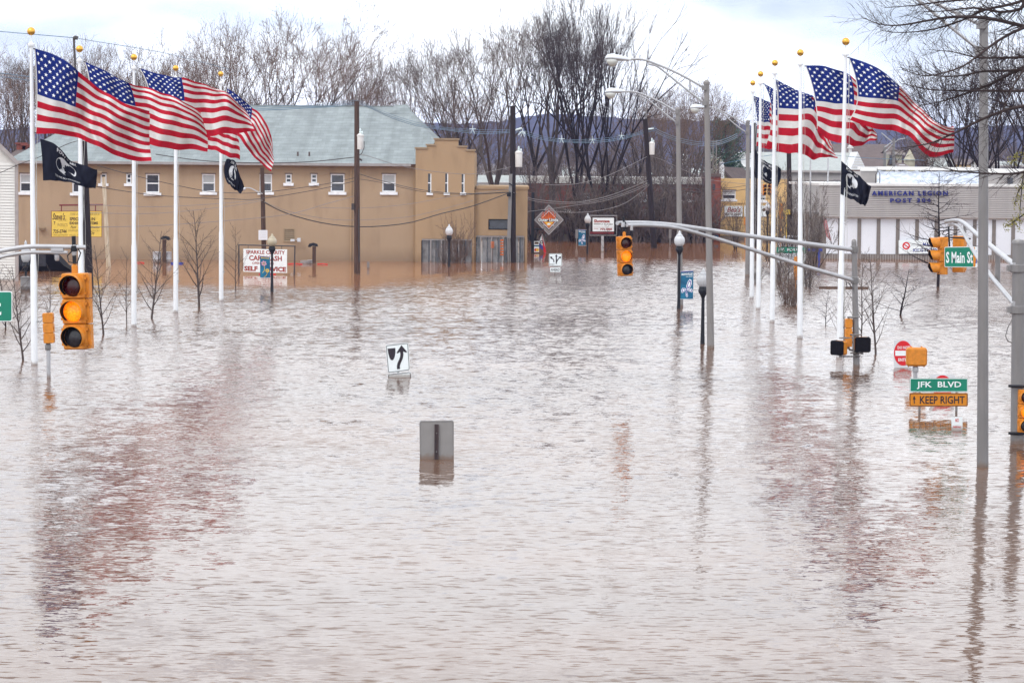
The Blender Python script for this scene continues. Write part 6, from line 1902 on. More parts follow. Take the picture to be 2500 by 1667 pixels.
# JFK BLVD / KEEP RIGHT
d = G(2290, 1014).y
t = thing('direction_sign', 'green JFK BLVD sign over orange KEEP RIGHT sign on two posts', 'road sign', (W(2292, 950, d).x, d, 0))
S = quadS((2221, 923), (2363, 923), (2363, 957), (2221, 957), d)
g = MB(); g.prism(S, rrect(S, r=.035), 0, -.006); pl = part('green_plate', g, M['sign_green'], t)
g = MB(); border(g, S, .006, .012, .03); part('border', g, M['sign_white'], pl); g = MB(); put_text(g, S, 'JFK  BLVD', .12, .24, .885, .78, .006, bold=.015); part('lettering', g, M['sign_white'], pl)
S = quadS((2220, 959), (2363, 959), (2363, 992), (2220, 992), d)
g = MB(); g.prism(S, rrect(S, r=.035), 0, -.006); pl = part('orange_plate', g, M['sign_orange'], t)
g = MB(); border(g, S, .010, .014, .03); part('border', g, M['sign_black'], pl); g = MB(); put_text(g, S, 'KEEP RIGHT', .18, .22, .945, .80, .006, bold=.015); part('lettering', g, M['sign_black'], pl); g = MB()
band(g, S, [(.083, .78), (.083, .40)], .015); g.patch(S, [(.083, .20), (.108, .46), (.058, .46)], .006); part('arrow', g, M['sign_black'], pl)
for px in (2246, 2336):
    q = W(px, 960, d); g = MB(); g.box(q.x - .025, q.x + .025, d + .01, d + .05, -1.5, W(px, 926, d).z); part('post', g, M['galv'], t)
d2_ = G(2336, 1050).y
S = quadS((2323, 1017), (2350, 1017), (2350, 1062), (2323, 1062), d2_)
g = MB(); g.prism(S, rrect(S, r=.02), 0, -.005)
so = solo('small_notice', g, M['sign_white'], 'small white NO notice half under water below the orange sign', 'notice', S(.5, .5))
g = MB(); put_text(g, S, 'NO', .35, .10, .65, .28, .005, bold=.02); put_text(g, S, 'PARKING', .15, .50, .85, .60, .005, bold=.01); part('lettering', g, M['sign_red'], so)
g = MB(); g.box(S(.5, 0).x - .012, S(.5, 0).x + .012, d2_ + .006, d2_ + .03, -1, S(.5, .05).z); part('stake', g, M['galv'], so)
# far JFK BLVD direction sign
d = G(1918, 672).y
t = thing('direction_sign', 'far green JFK BLVD sign over a white panel behind the right flagpoles', 'road sign', (W(1930, 600, d).x, d, 0))
S = quadS((1896, 603), (1968, 604), (1968, 618), (1896, 617), d)
g = MB(); g.prism(S, rrect(S, r=.03), 0, -.006); pl = part('green_plate', g, M['sign_green'], t)
g = MB(); put_text(g, S, 'JFK  BLVD', .05, .2, .70, .8, .006, bold=.02); g.patch(S, [(.72, .5), (.80, .2), (.80, .8)], .006); part('lettering', g, M['sign_white'], pl)
S = quadS((1896, 619), (1968, 620), (1968, 642), (1896, 641), d)
g = MB(); g.prism(S, rrect(S, r=.03), 0, -.006); pl = part('white_plate', g, M['print_white'], t)
g = MB(); put_text(g, S, 'U  AND  LE', .08, .12, .62, .38, .006); part('lettering', g, M['sign_black'], pl)
for px in (1901, 1962):
    q = W(px, 620, d); g = MB(); g.box(q.x - .04, q.x + .04, d + .01, d + .06, -1.5, W(px, 606, d).z); part('post', g, M['galv'], t)
# blue sign post left of the hall
d = G(2000, 652).y
t = thing('blue_sign', 'blue sign on a blue post left of the legion hall', 'sign', (W(2001, 600, d).x, d, 0))
S = rectS(1962, 607, 2008, 614, d); g = MB(); g.prism(S, rrect(S, r=.03), 0, -.03); part('sign_plate', g, M['ink_blue'], t)
q = W(2000, 610, d); g = MB(); g.box(q.x - .06, q.x + .06, d + .01, d + .08, -1.5, q.z); part('post', g, M['ink_blue'], t)
# small end-on marker by the wooden pole
d = G(899, 657).y
g = MB(); x0_, z0_ = xz(896, 657, d); x1_, z1_ = xz(902, 639, d); g.box(x0_, x1_, d - .02, d + .02, -1, z1_)
solo('marker_post', g, M['galv'], 'short grey marker post in the water right of the wooden pole', 'post', ((x0_ + x1_) / 2, d, 0))

# ------------------------------------------------------------------ shop signs
# car wash
d = G(725, 671).y
t = thing('car_wash_sign', 'white hand painted CAR WASH sign hanging in a pipe frame', 'sign', (W(650, 650, d).x, d, 0))
a, b_ = W(583, 598, d), W(720, 601, d)
g = MB(); g.tube([(a.x, d, -1.5), tuple(a), tuple(b_), (W(717, 671, d).x, d, -1.5)], .05, 8); part('pipe_frame', g, M['steel_dark'], t)
S = quadS((594, 607), (701, 609), (701, 667), (594, 664), d - .08)
g = MB(); g.prism(S, [(0, .01), (.3, 0), (.7, .015), (1, 0), (.995, .6), (1, .99), (.5, 1), (0, .985)], 0, -.03); pl = part('sign_board', g, M['sign_white'], t)
for tx_, u0_, v0_, u1_, v1_, bo_ in (("SPARKLE CLARITY", .06, .06, .95, .22, .03), ('CAR WASH', .13, .28, .88, .50, .035), ('OPEN  24  HRS', .20, .56, .70, .66, .02), ('SELF  SERVICE', .02, .74, .98, .95, .05)):
    g = MB(); put_text(g, S, tx_, u0_, v0_, u1_, v1_, .006, bold=bo_); part('lettering', g, M['ink_red'], pl)
g = MB()
for px in (606, 688): q = W(px, 600, d); g.tube([(q.x, d - .05, q.z), (q.x, d - .06, q.z - .32)], .015, 5)
part('hanger', g, M['steel_dark'], t)
g = MB(); x0_, z0_ = xz(632, 671, d); x1_, _ = xz(674, 671, d); g.box(x0_, x1_, d - .1, d - .02, z0_ - .0, z0_ + .07); part('lower_strip', g, M['sign_red'], t)
# steve's sign on the tan wall
Dz = 148.0
t = thing('hanging_sign', "yellow hand lettered Steve's sign hanging from a bracket before the tan wall", 'sign', W(185, 620, Dz))
S = quadS((126, 516), (248, 516), (248, 578), (126, 578), Dz)
g = MB(); g.prism(S, [(0, 0), (1, 0), (1, 1), (0, 1)], 0, -.10); pl = part('sign_board', g, M['sign_yellow'], t)
g = MB(); put_text(g, S, "Steve's", .015, .07, .27, .34, .006, bold=.02, shear=.35); part('lettering', g, M['ink_brown'], pl)
g = MB(); put_text(g, S, '7', .04, .40, .075, .53, .006, bold=.03); part('lettering', g, M['ink_brown'], pl)
g = MB(); put_text(g, S, '725-5744', .035, .72, .30, .86, .006, bold=.03, shear=.1); part('lettering', g, M['ink_brown'], pl)
g = MB(); put_text(g, S, 'SPECIALISTS IN', .36, .24, .87, .37, .006, bold=.035); part('lettering', g, M['ink_brown'], pl)
g = MB(); put_text(g, S, 'EXHAUST SYSTEMS', .36, .41, .93, .52, .006, bold=.035); part('lettering', g, M['ink_brown'], pl)
g = MB(); put_text(g, S, 'Fast  Free  Estimates', .38, .57, .96, .67, .006, bold=.01, shear=.3); part('lettering', g, M['ink_brown'], pl)
g = MB(); put_text(g, S, 'City', .78, .80, .86, .92, .006, bold=.02, shear=.2); part('lettering', g, M['ink_brown'], pl)
g = MB(); put_text(g, S, 'THE ALL CAR SERVICE', .37, .07, .96, .16, .006, bold=.01); part('faded_lettering', g, M['ink_faded'], pl)
g = MB(); put_text(g, S, 'TRACTIVE', .14, .30, .29, .40, .006); part('faded_lettering', g, M['ink_faded'], pl)
g = MB(); put_text(g, S, 'PRODUCTS', .12, .48, .32, .60, .006, bold=.01); part('faded_lettering', g, M['ink_faded'], pl)
g = MB(); put_text(g, S, 'MUFFLERS  BRAKES  SHOCKS', .34, .72, .96, .80, .006); part('faded_lettering', g, M['ink_faded'], pl)
g = MB(); put_text(g, S, 'FREE ESTIMATES  ON  ALL WORK', .04, .90, .64, .97, .006); part('faded_lettering', g, M['ink_faded'], pl)
g = MB(); g.ring(S, [(-.008, -.015), (1.008, -.015), (1.008, 1.015), (-.008, 1.015)], [(0, 0), (1, 0), (1, 1), (0, 1)], .012, -.02); part('rim', g, M['maroon'], pl)
g = MB(); g.tube([W(145, 501, Dz), W(262, 500, Dz)], .045, 6)
for px in (150, 233): g.tube([W(px, 501, Dz), W(px, 516, Dz)], .03, 5)
part('bracket', g, M['maroon'], t)
# pale pole carrying the bracket
def utility_pole(bpx, bpy, tpx, tpy, r0, r1, m_, label, d=None, base_z=-1.5, name='utility_pole', group='utility poles'):
    b = G(bpx, bpy) if d is None else W(bpx, bpy, d)
    d = b.y; tp = W(tpx, tpy, d); b.z = 0
    t = thing(name, label, 'utility pole', b, group)
    ax = (tp - b)
    g = MB(); g.tube([b + ax * (base_z / ax.z), b, b + ax * .5, tp], [r0 * 1.04, r0, (r0 + r1) / 2, r1], 12)
    part('shaft', g, M[m_], t, smooth=True)
    return t, b, tp, d
utility_pole(265, 736, 253, 432, .13, .10, 'pale_pole', 'pale stripped pole left of the third flagpole', d=147)
t, b, tp, d = utility_pole(218, 690, 203, 345, .20, .17, 'dark_pole', 'dark pole beside the second left flagpole with a metal top mast', d=122)
g = MB(); g.tube([W(186, 210, d), W(183, 150, d), W(180, 94, d)], .05, 6); g.tube([W(180, 95, d), W(184, 92, d), W(190, 94, d)], .09, 6); g.tube([W(186, 205, d), W(196, 350, d)], .05, 6); part('top_mast', g, M['steel_dark'], t)
t, b, tp, d = utility_pole(872, 671, 871, 247, .165, .125, 'wood_pole', 'brown wooden pole with white transformer in front of the grey roof')
def transformer(t, px, py0, py1, wpx, d, side=1):
    q0, q1 = W(px, py0, d), W(px, py1, d); r = wpx / 2 / ppm(d)
    g = MB(); h = q0.z - q1.z; g.lathe([(r * .92, 0), (r * .96, .02), (r, h * .8), (r * 1.08, h * .82), (r * 1.08, h * .9), (r * .9, h * .93), (r * .5, h)], (q1.x, d - .02, q1.z), 16); tr = part('transformer', g, M['cap_white'], t, smooth=True)
    g = MB(); g.lathe([(.05, h), (.07, h + .08), (.04, h + .12), (.06, h + .18), (.02, h + .26)], (q1.x, d - .02, q1.z), 8); g.lathe([(.04, h * .95), (.05, h + .05), (.02, h + .12)], (q1.x + r * .6, d - .12, q1.z), 8); part('bushing', g, M['insulator'], tr)
    g = MB(); g.box(min(q1.x - side * r * 1.0, q1.x - side * (r + .12)), max(q1.x - side * r * 1.0, q1.x - side * (r + .12)), d - .08, d + .06, q1.z + h * .55, q1.z + h * .75); part('mounting', g, M['steel_dark'], tr)
transformer(t, 879, 326, 365, 17, d)
g = MB(); g.box(W(866, 0, d).x - .12, W(866, 0, d).x + .02, d - .2, d - .1, W(0, 506, d).z, W(0, 490, d).z); g.tube([W(877, 380, d - .2), W(884, 374, d - .2), W(889, 360, d - .2), W(889, 345, d - .2)], .02, 5); g.tube([W(877, 388, d - .2), W(884, 392, d - .2)], .05, 6)
g.tube([W(876, 510, d - .2), W(876, 600, d - .17), W(877, 640, d - .17)], .03, 6); part('fittings', g, M['steel_dark'], t)
g = MB(); g.tube([W(871, 246, d), W(870, 218, d), W(870, 200, d)], .035, 6); part('top_rod', g, M['galv'], t)
t, b, tp, d = utility_pole(1252, 636, 1252, 259, .19, .16, 'dark_pole', 'dark pole with a grey conduit and transformer at the annex', d=158.0)
transformer(t, 1266, 368, 408, 18, d)
g = MB()
q0, q1 = W(1247, 425, d), W(1242, 582, d)
g.add([(q0.x - .1, d - .24, q0.z), (q0.x + .10, d - .24, q0.z), (q1.x + .12, d - .24, q1.z), (q1.x - .10, d - .24, q1.z), (q0.x - .1, d + .0, q0.z), (q0.x + .10, d - .0, q0.z), (q1.x + .12, d - .0, q1.z), (q1.x - .10, d - .0, q1.z)], [(0, 1, 2, 3), (4, 0, 3, 7), (1, 5, 6, 2), (4, 5, 1, 0), (3, 2, 6, 7)])
q2 = W(1241, 650, d); g.tube([(q1.x - .05, d - .22, q1.z), (q2.x, d - .22, -.5)], .05, 8); g.tube([(q1.x + .06, d - .22, q1.z), (q2.x + .13, d - .22, -.5)], .04, 8)
part('conduit', g, M['galv'], t)
g = MB(); q = W(1245, 475, d); g.box(q.x - .18, q.x + .06, d - .34, d - .245, q.z - .12, q.z + .12); g.tube([W(1243, 448, d - .3), W(1250, 452, d - .35), W(1258, 450, d - .3), W(1252, 458, d - .3)], .035, 6); part('junction_box', g, M['black_metal'], t)
g = MB(); g.tube([W(1258, 318, d), W(1274, 313, d)], .05, 6); g.tube([W(1265, 330, d), W(1276, 320, d), W(1282, 328, d)], .03, 5); part('insulator_arm', g, M['insulator'], t)
t, b, tp, d = utility_pole(1597, 606, 1575, 291, .22, .17, 'dark_pole', 'leaning dark pole with transformer in the centre right')
transformer(t, 1591, 346, 378, 14, d)
g = MB(); g.tube([W(1577, 290, d), W(1578, 262, d)], .05, 6); g.tube([W(1577, 260, d), W(1584, 260, d)], .05, 6); part('top_rod', g, M['galv'], t)
g = MB(); g.tube([W(1575, 316, d), W(1596, 314, d)], .045, 6); g.tube([W(1580, 425, d), W(1592, 424, d)], .05, 6); part('insulator_arm', g, M['insulator'], t)
t, b, tp, d = utility_pole(645, 640, 640, 410, .14, .12, 'wood_pole', 'reddish brown pole with small lamp arm behind the car wash sign', d=152.0)
g = MB(); n = 8; cvv = [(598, 459), (612, 460), (626, 467), (641, 474)]; g.tube([W(*catmull(cvv, i / n), d - .15) for i in range(n + 1)], .035, 6); part('lamp_arm', g, M['galv_light'], t)
g = MB(); q = W(595, 460, d - .15); g.lathe([(.02, -.16), (.10, -.10), (.13, -.02), (.08, .05), (.02, .07)], q, 10); part('lamp_head', g, M['alu'], t, smooth='all')
S = rectS(631, 562, 653, 586, d - .3); g = MB(); g.prism(S, rrect(S, r=.02), 0, -.02); nb_ = part('white_notice', g, M['panel_white'], t)
g = MB()
for i in range(5): g.patch(S, [(.15, .15 + i * .16), (.85, .15 + i * .16), (.85, .19 + i * .16), (.15, .19 + i * .16)], .005)
part('notice_print', g, M['print_white'], nb_)
utility_pole(1846, 640, 1842, 300, .17, .14, 'dark_pole', 'dark pole just right of the third grey lamp pole', d=196)
utility_pole(1929, 640, 1926, 372, .20, .16, 'dark_pole', 'dark pole in the tangled shoots between the right flags', d=188)
for px0, px1, top, bot, lab in ((1979, 1976, 388, 600, 'thin silver pole left of the legion hall'), (2022, 2020, 386, 455, 'thin silver pole seen above the hall roof')):
    b = W(px1, bot, 172); tp = W(px0, top, 172); g = MB(); g.tube([(b.x, 172, 0), tuple(tp)], [.06, .05], 8); solo('thin_pole', g, M['galv_light'], lab, 'pole', (b.x, 172, 0))
g = MB(); b = W(1962, 500, 176); 
# second thin striped pole beside the right lamp rows (metal TV mast pair by the pine)
for i, px in enumerate((1741, 1749)):
    b = W(px, 500, 225); tp = W(px, 342, 225); g = MB(); g.tube([(b.x, 225, 0), tuple(tp)], .05, 5)
    for k in range(3): q = W(px, 344 + k * 4, 225); g.tube([(q.x - .6, 225, q.z), (q.x + .5, 225, q.z)], .02, 4)
    solo('antenna_mast', g, M['galv'], ('thin antenna mast right of the tall lamp pole, left one' if i == 0 else 'thin antenna mast right of the tall lamp pole, right one'), 'antenna', (b.x, 225, 0), 'antenna masts by the pine')

# outer limits diamond
d = 176.0
t = thing('diamond_sign', 'grey diamond shaped Outer Limits sign with orange flames on a dark post', 'sign', (W(1302, 600, d).x, d, 0))
P4 = [(1339, 500), (1375, 536), (1340, 573), (1304, 537)]
S = rectS(1304, 500, 1376, 574, d)
dm = [(.5, 0), (1, .5), (.5, 1), (0, .5)]
g = MB(); g.prism(S, dm, 0, -.30); pl = part('sign_body', g, M['sign_grey'], t)
g = MB(); g.ring(S, dm, scale_poly(dm, (.95, .95)), .02, .002); part('rim', g, M['galv_light'], pl)
c1 = (.49, .52)
g = MB(); g.patch(S, scale_poly([(.5, 0), (1, .5), (.5, 1), (0, .5)], (.70, .70), (.5, .5)), .006); part('black_field', g, M['sign_black'], pl)
g = MB(); g.ring(S, scale_poly(dm, (.63, .63)), scale_poly(dm, (.57, .57)), .014, .008); part('white_line', g, M['print_white'], pl)
rng = random.Random(6)
g = MB(); y_ = MB(); r_ = MB()
for i in range(9):
    u = .27 + .055 * i; hgt = .46 - abs(u - .5) * .95 + rng.uniform(-.03, .02); hgt = max(.06, hgt)
    r_.patch(S, [(u - .035, .50), (u - .02, .50 - hgt * .5), (u + .012 * (-1) ** i, .50 - hgt), (u + .02, .50 - hgt * .45), (u + .035, .50)], .010 + i * .0004)
    g.patch(S, [(u - .024, .50), (u - .012, .50 - hgt * .4), (u + .008 * (-1) ** i, .50 - hgt * .75), (u + .014, .50 - hgt * .35), (u + .024, .50)], .0155 + i * .0004)
g.patch(S, [(.30, .56), (.70, .56), (.52, .76), (.48, .76)], .012)
y_.patch(S, [(.34, .57), (.66, .57), (.52, .70), (.48, .70)], .017)
part('flame', r_, M['flame_red'], pl); part('flame', g, M['flame_orange'], pl); part('flame', y_, M['flame_yellow'], pl)
g = MB(); put_text(g, S, 'Outer Limits', .13, .43, .83, .565, .022, bold=.085); part('lettering_outline', g, M['sign_black'], pl)
g = MB(); put_text(g, S, 'Outer Limits', .14, .44, .82, .555, .030, bold=.03); put_text(g, S, 'PERFORMANCE', .30, .66, .45, .70, .02); put_text(g, S, 'CYCLES', .56, .66, .68, .70, .02); g.patch(S, [(.44, .62), (.50, .60), (.57, .62), (.53, .67), (.46, .67)], .024)
part('lettering', g, M['sign_white'], pl)
g = MB(); q = W(1301, 500, d); g.box(q.x - .10, q.x + .10, d - .1, d + .1, -1.5, W(1301, 470, d).z); part('post', g, M['black_metal'], t)
g = MB(); g.tube([W(1301, 515, d), W(1330, 515, d)], .05, 6); g.tube([W(1301, 560, d), W(1328, 560, d)], .05, 6); part('bracket', g, M['black_metal'], t)
S = rectS(1304, 589, 1316, 616, d - .1); g = MB(); g.prism(S, [(0, 0), (1, 0), (1, 1), (0, 1)], 0, -.05); cp = part('card_panel', g, M['sign_white'], t)
g = MB(); g.patch(S, [(.1, .06), (.9, .06), (.9, .26), (.1, .26)], .006); part('dark_card', g, M['ink_brown'], cp)
g = MB(); g.patch(S, [(0, .36), (1, .36), (1, .48), (0, .48)], .006); part('blue_card', g, M['banner_blue'], cp)
g = MB(); g.patch(S, circ(S, .34, .78, .10), .006); part('red_circle', g, M['sign_red'], cp)
g = MB(); g.patch(S, circ(S, .66, .78, .10), .010); part('yellow_circle', g, M['flame_yellow'], cp)
# open feather flag
d = 176.5
S = quadS((1322, 572), (1325, 571), (1333, 618), (1328, 618), d)
t = thing('feather_flag', 'red white and blue OPEN feather flag leaning beside the diamond sign', 'flag', (W(1331, 615, d).x, d, 0))
g = MB(); g.tube([W(1333, 622, d), W(1328, 590, d), W(1323, 571, d)], .03, 5); part('flag_staff', g, M['galv_light'], t)
for nm, mt_, pl_ in (('red_cloth', 'sign_red', [(1323, 573), (1326, 588), (1331, 604), (1334, 617), (1328, 618), (1326, 606), (1325, 592)]),
                     ('white_cloth', 'sign_white', [(1322, 574), (1324.7, 588), (1324.8, 600), (1316, 592)]),
                     ('blue_cloth', 'ink_blue', [(1316, 593), (1324.8, 601), (1326, 611), (1317, 604)])):
    g = MB(); vs = [W(x, y, d - .05) for x, y in pl_]; n = len(vs); g.add(vs + [v + Vector((0, .02, 0)) for v in vs], [tuple(range(n)), tuple(reversed(range(n, 2 * n)))] + [((i + 1) % n, i, n + i, n + (i + 1) % n) for i in range(n)]); part(nm, g, M[mt_], t)
g = MB(); S = rectS(1319, 587, 1325, 595, d - .08); g.ring(S, circ(S, .5, .5, .11, 14), circ(S, .5, .5, .06, 14), .004, 0); part('lettering', g, M['sign_black'], t)
# showcase sign
d = 180.0
t = thing('shop_sign', 'white Showcase sign with red letters in a grey pipe frame', 'sign', (W(1470, 600, d).x, d, 0))
a, b_, c_, e_ = W(1440, 527, d), W(1506, 527, d), W(1505, 575, d), W(1440, 575, d)
g = MB(); g.tube([a, b_, c_, e_, a], .045, 6); part('pipe_frame', g, M['galv'], t)
S = rectS(1447, 532, 1499, 565, d - .1); g = MB(); g.prism(S, rrect(S, r=.02), 0, -.12); pl = part('sign_board', g, M['sign_white'], t)
g = MB(); put_text(g, S, 'Showcase', .06, .12, .80, .36, .006, bold=.05); put_text(g, S, '(908)', .06, .78, .26, .86, .006); put_text(g, S, '704-0885', .34, .76, .92, .92, .006, bold=.045); g.patch(S, [(.04, .69), (.96, .69), (.96, .705), (.04, .705)], .006); part('lettering', g, M['ink_red'], pl)
g = MB(); put_text(g, S, 'of  Art & Glass', .40, .40, .95, .52, .006, bold=.01, shear=.3); g.patch(S, [(.06, .44), (.38, .44), (.38, .49), (.06, .49)], .006); part('grey_lettering', g, M['ink_brown'], pl)
g = MB(); x0_, z0_ = xz(1440, 571, d); x1_, z1_ = xz(1499, 566, d); g.box(x0_, x1_, d - .1, d - .02, z0_, z1_); part('lower_strip', g, M['maroon'], pl)
g = MB(); q = W(1471, 576, d); g.box(q.x - .09, q.x + .09, d - .05, d + .05, -1.2, q.z); part('post', g, M['galv_light'], t)
# parking sign posts near the brick building
for px, py0, py1 in ((1636, 560, 602), (1408, 560, 604)):
    d = 195; a, b_ = xz(px - 3, py0, d), xz(px + 3, py0 + 22, d); g = MB(); g.box(a[0], b_[0], d - .03, d + .01, b_[1], a[1]); g.box((a[0] + b_[0]) / 2 - .04, (a[0] + b_[0]) / 2 + .04, d + .012, d + .06, -.5, a[1])
    solo('small_road_sign', g, M['galv'], 'small grey sign back on a thin post ' + ('before the brick building' if px > 1500 else 'among trunks behind the lamp'), 'road sign', ((a[0] + b_[0]) / 2, d, 0))

# ------------------------------------------------------------------ half drowned car wash equipment
def vacuum_post(px, py_t, py_b, d, label):
    t = thing('vacuum_post', label, 'vacuum post', (W(px, 600, d).x, d, 0), 'car wash vacuum posts')
    q = W(px, py_t, d); g = MB(); g.box(q.x - .10, q.x + .10, d - .1, d + .1, -1.2, q.z); part('post', g, M['wood_pole'], t)
    g = MB(); s_ = 1 if px < 500 else -1
    pts = [(-.22 * s_, 0), (-.18 * s_, .14), (.05 * s_, .22), (.28 * s_, .16), (.36 * s_, -.02), (.22 * s_, -.04), (.1 * s_, .04), (-.05 * s_, .02)]
    vs = [(q.x + x, d - .16, q.z + z) for x, z in pts]; n = len(vs); g.add(vs + [(x, d + .16, z) for x, _, z in vs], [tuple(range(n)), tuple(reversed(range(n, 2 * n)))] + [((i + 1) % n, i, n + i, n + (i + 1) % n) for i in range(n)]); part('hood', g, M['black_metal'], t)
    return t
def drum(px, py, r, h, d, label, m_='galv_light', grp='steel drums by the tan wall'):
    q = W(px, py, d); g = MB(); g.lathe([(r, -.8), (r, h * .3), (r * 1.04, h * .33), (r, h * .36), (r, h * .9), (r * 1.05, h), (r * .95, h * 1.02), (r * .5, h * 1.06)], (q.x, d, 0), 14); solo('steel_drum', g, M[m_], label, 'drum', (q.x, d, 0), grp, smooth=True)
vacuum_post(401, 585, 640, 153, 'dark red hooded post left of the fourth flagpole')
vacuum_post(767, 602, 648, 153, 'dark hooded post right of the car wash sign')
drum(383, 625, .24, .62, 153.5, 'silver drum left of the dark red hooded post'); drum(409, 625, .24, .62, 153.5, 'silver drum right of the dark red hooded post')
drum(746, 645, .30, .20, 153.5, 'silver drum lid just above water, left of the dark hooded post'); drum(758, 645, .18, .22, 153.8, 'small silver can lid touching the dark hooded post')
drum(62, 645, .22, .62, 118, 'grey steel bollard with flat lid behind the nearest left flagpole', 'galv', None)
for x0_, x1_, py, lab in ((334, 352, 643, 'red hose end floating by the tan wall at left'), (703, 738, 648, 'red strip floating beside the car wash sign'), (775, 800, 648, 'red strip floating right of the dark hooded post')):
    a, b_ = W(x0_, py, 152.4), W(x1_, py, 152.4); g = MB(); g.tube([(a.x, 152.4, .04), ((a.x + b_.x) / 2, 152.3, .06), (b_.x, 152.4, .03)], .028, 6); solo('floating_hose', g, M['sign_red'], lab, 'hose', (a.x, 152.4, 0), 'red floating strips')
a, b_ = W(418, 642, 152), W(447, 642, 152); g = MB(); g.box(a.x, b_.x, 151.8, 152.2, -.02, .09); solo('blue_mat', g, M['ink_blue'], 'blue mat edge floating right of the drums', 'mat', (a.x, 152, 0))
# wall lights / camera pair
q = W(723, 586, DT - .3); g = MB(); g.tube([(q.x, DT - .02, q.z), (q.x, DT - .4, q.z)], .03, 5); g.bbox(q.x - .33, q.x - .08, DT - .5, DT - .25, q.z - .09, q.z + .05, .02); g.bbox(q.x + .08, q.x + .28, DT - .5, DT - .25, q.z - .11, q.z + .12, .02)
solo('wall_floodlights', g, M['alu'], 'pair of grey floodlights on the tan wall right of the vent', 'lamp', q)
for px, py, lab in ((103, 559, 'small brown fitting low on the tan wall at left'), (242, 423, 'brown wall lamp above the pale pole')):
    q = W(px, py, DT - .1); g = MB(); g.box(q.x - .14, q.x + .16, DT - .3, DT - .003, q.z - .08, q.z + .1); g.box(q.x - .2, q.x + .2, DT - .36, DT - .30, q.z + .02, q.z + .12); solo('wall_lamp', g, M['louvre'], lab, 'wall lamp', q)
# dark submerged car roof at left under the house
d = 140.0
t = thing('drowned_car', 'dark car roof just above the water under the left signal arm', 'car', (W(100, 600, d).x, d, 0))
a, b_ = xz(-40, 620, d)[0], xz(172, 620, d)[0]; zt_ = xz(90, 615, d)[1]
g = MB(); prof = [(a, -.4), (a + .1, .15), (a + .7, .35), (a + 1.3, zt_ - .08), (a + 2.0, zt_), (b_ - 1.6, zt_), (b_ - .9, zt_ - .15), (b_ - .35, .3), (b_, .1), (b_, -.4)]
vs = [(x, d, z) for x, z in prof]; n = len(vs); g.add(vs + [(x, d + 1.7, z) for x, z in prof], [tuple(range(n)), tuple(reversed(range(n, 2 * n)))] + [((i + 1) % n, i, n + i, n + (i + 1) % n) for i in range(n)])
part('body', g, M['signal_black'], t)
g = MB(); g.box(a + 1.3, b_ - 1.3, d - .015, d - .002, .25, zt_ - .1); part('side_window', g, M['glass_dark'], t)
# floating plank, bits of debris
b = G(2060, 705); a_, b__ = G(2001, 705), G(2121, 706)
g = MB(); g.box(a_.x, b__.x, b.y - .12, b.y + .12, -.03, .10); solo('floating_plank', g, M['wood_pole'], 'long dark plank floating behind the nearest right flagpole', 'plank', (b.x, b.y, 0))
# striped flag hanging at the hall corner, small coloured bits by the shrubs
S = quadS((2008, 528), (2016, 530), (2030, 590), (2021, 592), 160.0)
g = MB()
for i in range(7):
    u0, u1 = i / 7, (i + 1) / 7
    g.add([S(u0, .02 * i, .03 * (i % 2)), S(u1, .02 * i + .02, .03 * ((i + 1) % 2)), S(u1, 1 - .03 * (6 - i), .03 * ((i + 1) % 2)), S(u0, 1 - .03 * (7 - i), .03 * (i % 2))], [(0, 1, 2, 3)], i % 2)
so = solo('hanging_flag', g, [M['flag_red'], M['flag_white']], 'limp red and white striped flag at the left corner of the hall', 'flag', S(.5, .5))
g = MB(); g.tube([W(2005, 520, 160), W(2031, 596, 160)], .03, 5); part('staff', g, M['galv'], so)
for i, (px, py, d, m_, lab, w_, h_) in enumerate(((1907, 516, 170, 'signal_yellow', 'yellow arrow board behind the shoots near the middle right flagpole', .12, .5), (1921, 518, 170, 'sign_yellow', 'small yellow plate on the dark pole in the shoots', .22, .16), (1943, 655, 125, 'signal_yellow', 'small yellow hydrant flag in the low reddish shrubs', .09, .55), (1820, 540, 200, 'signal_yellow', 'small yellow tag on a post before the yellow shop', .12, .3))):
    q = W(px, py, d); g = MB(); g.bbox(q.x - w_, q.x + w_, d - .05, d + .05, q.z - h_, q.z + h_, .04); g.box(q.x - .025, q.x + .025, d + .052, d + .09, -.8, q.z + h_ * .5); solo('roadside_marker', g, M[m_], lab, 'marker', (q.x, d, 0))
# white pickup roof / guard rail pieces deep in the shrubs
d = 172; t = thing('drowned_truck', 'white and dark truck top behind the shoots between the right flagpoles', 'truck', (W(1930, 600, d).x, d, 0))
a, z0_ = xz(1906, 600, d); b_, z1_ = xz(1972, 577, d)
g = MB(); g.bbox(a, b_, d, d + 1.9, -.5, z1_ - .25, .1); g.bbox(a + .35, b_ - .35, d + .1, d + 1.8, z1_ - .24, z1_, .08); part('body', g, M['panel_white'], t)
g = MB(); g.box(a + .5, b_ - .5, d + .07, d + .098, z1_ - .22, z1_ - .06); part('side_window', g, M['glass_dark'], t)

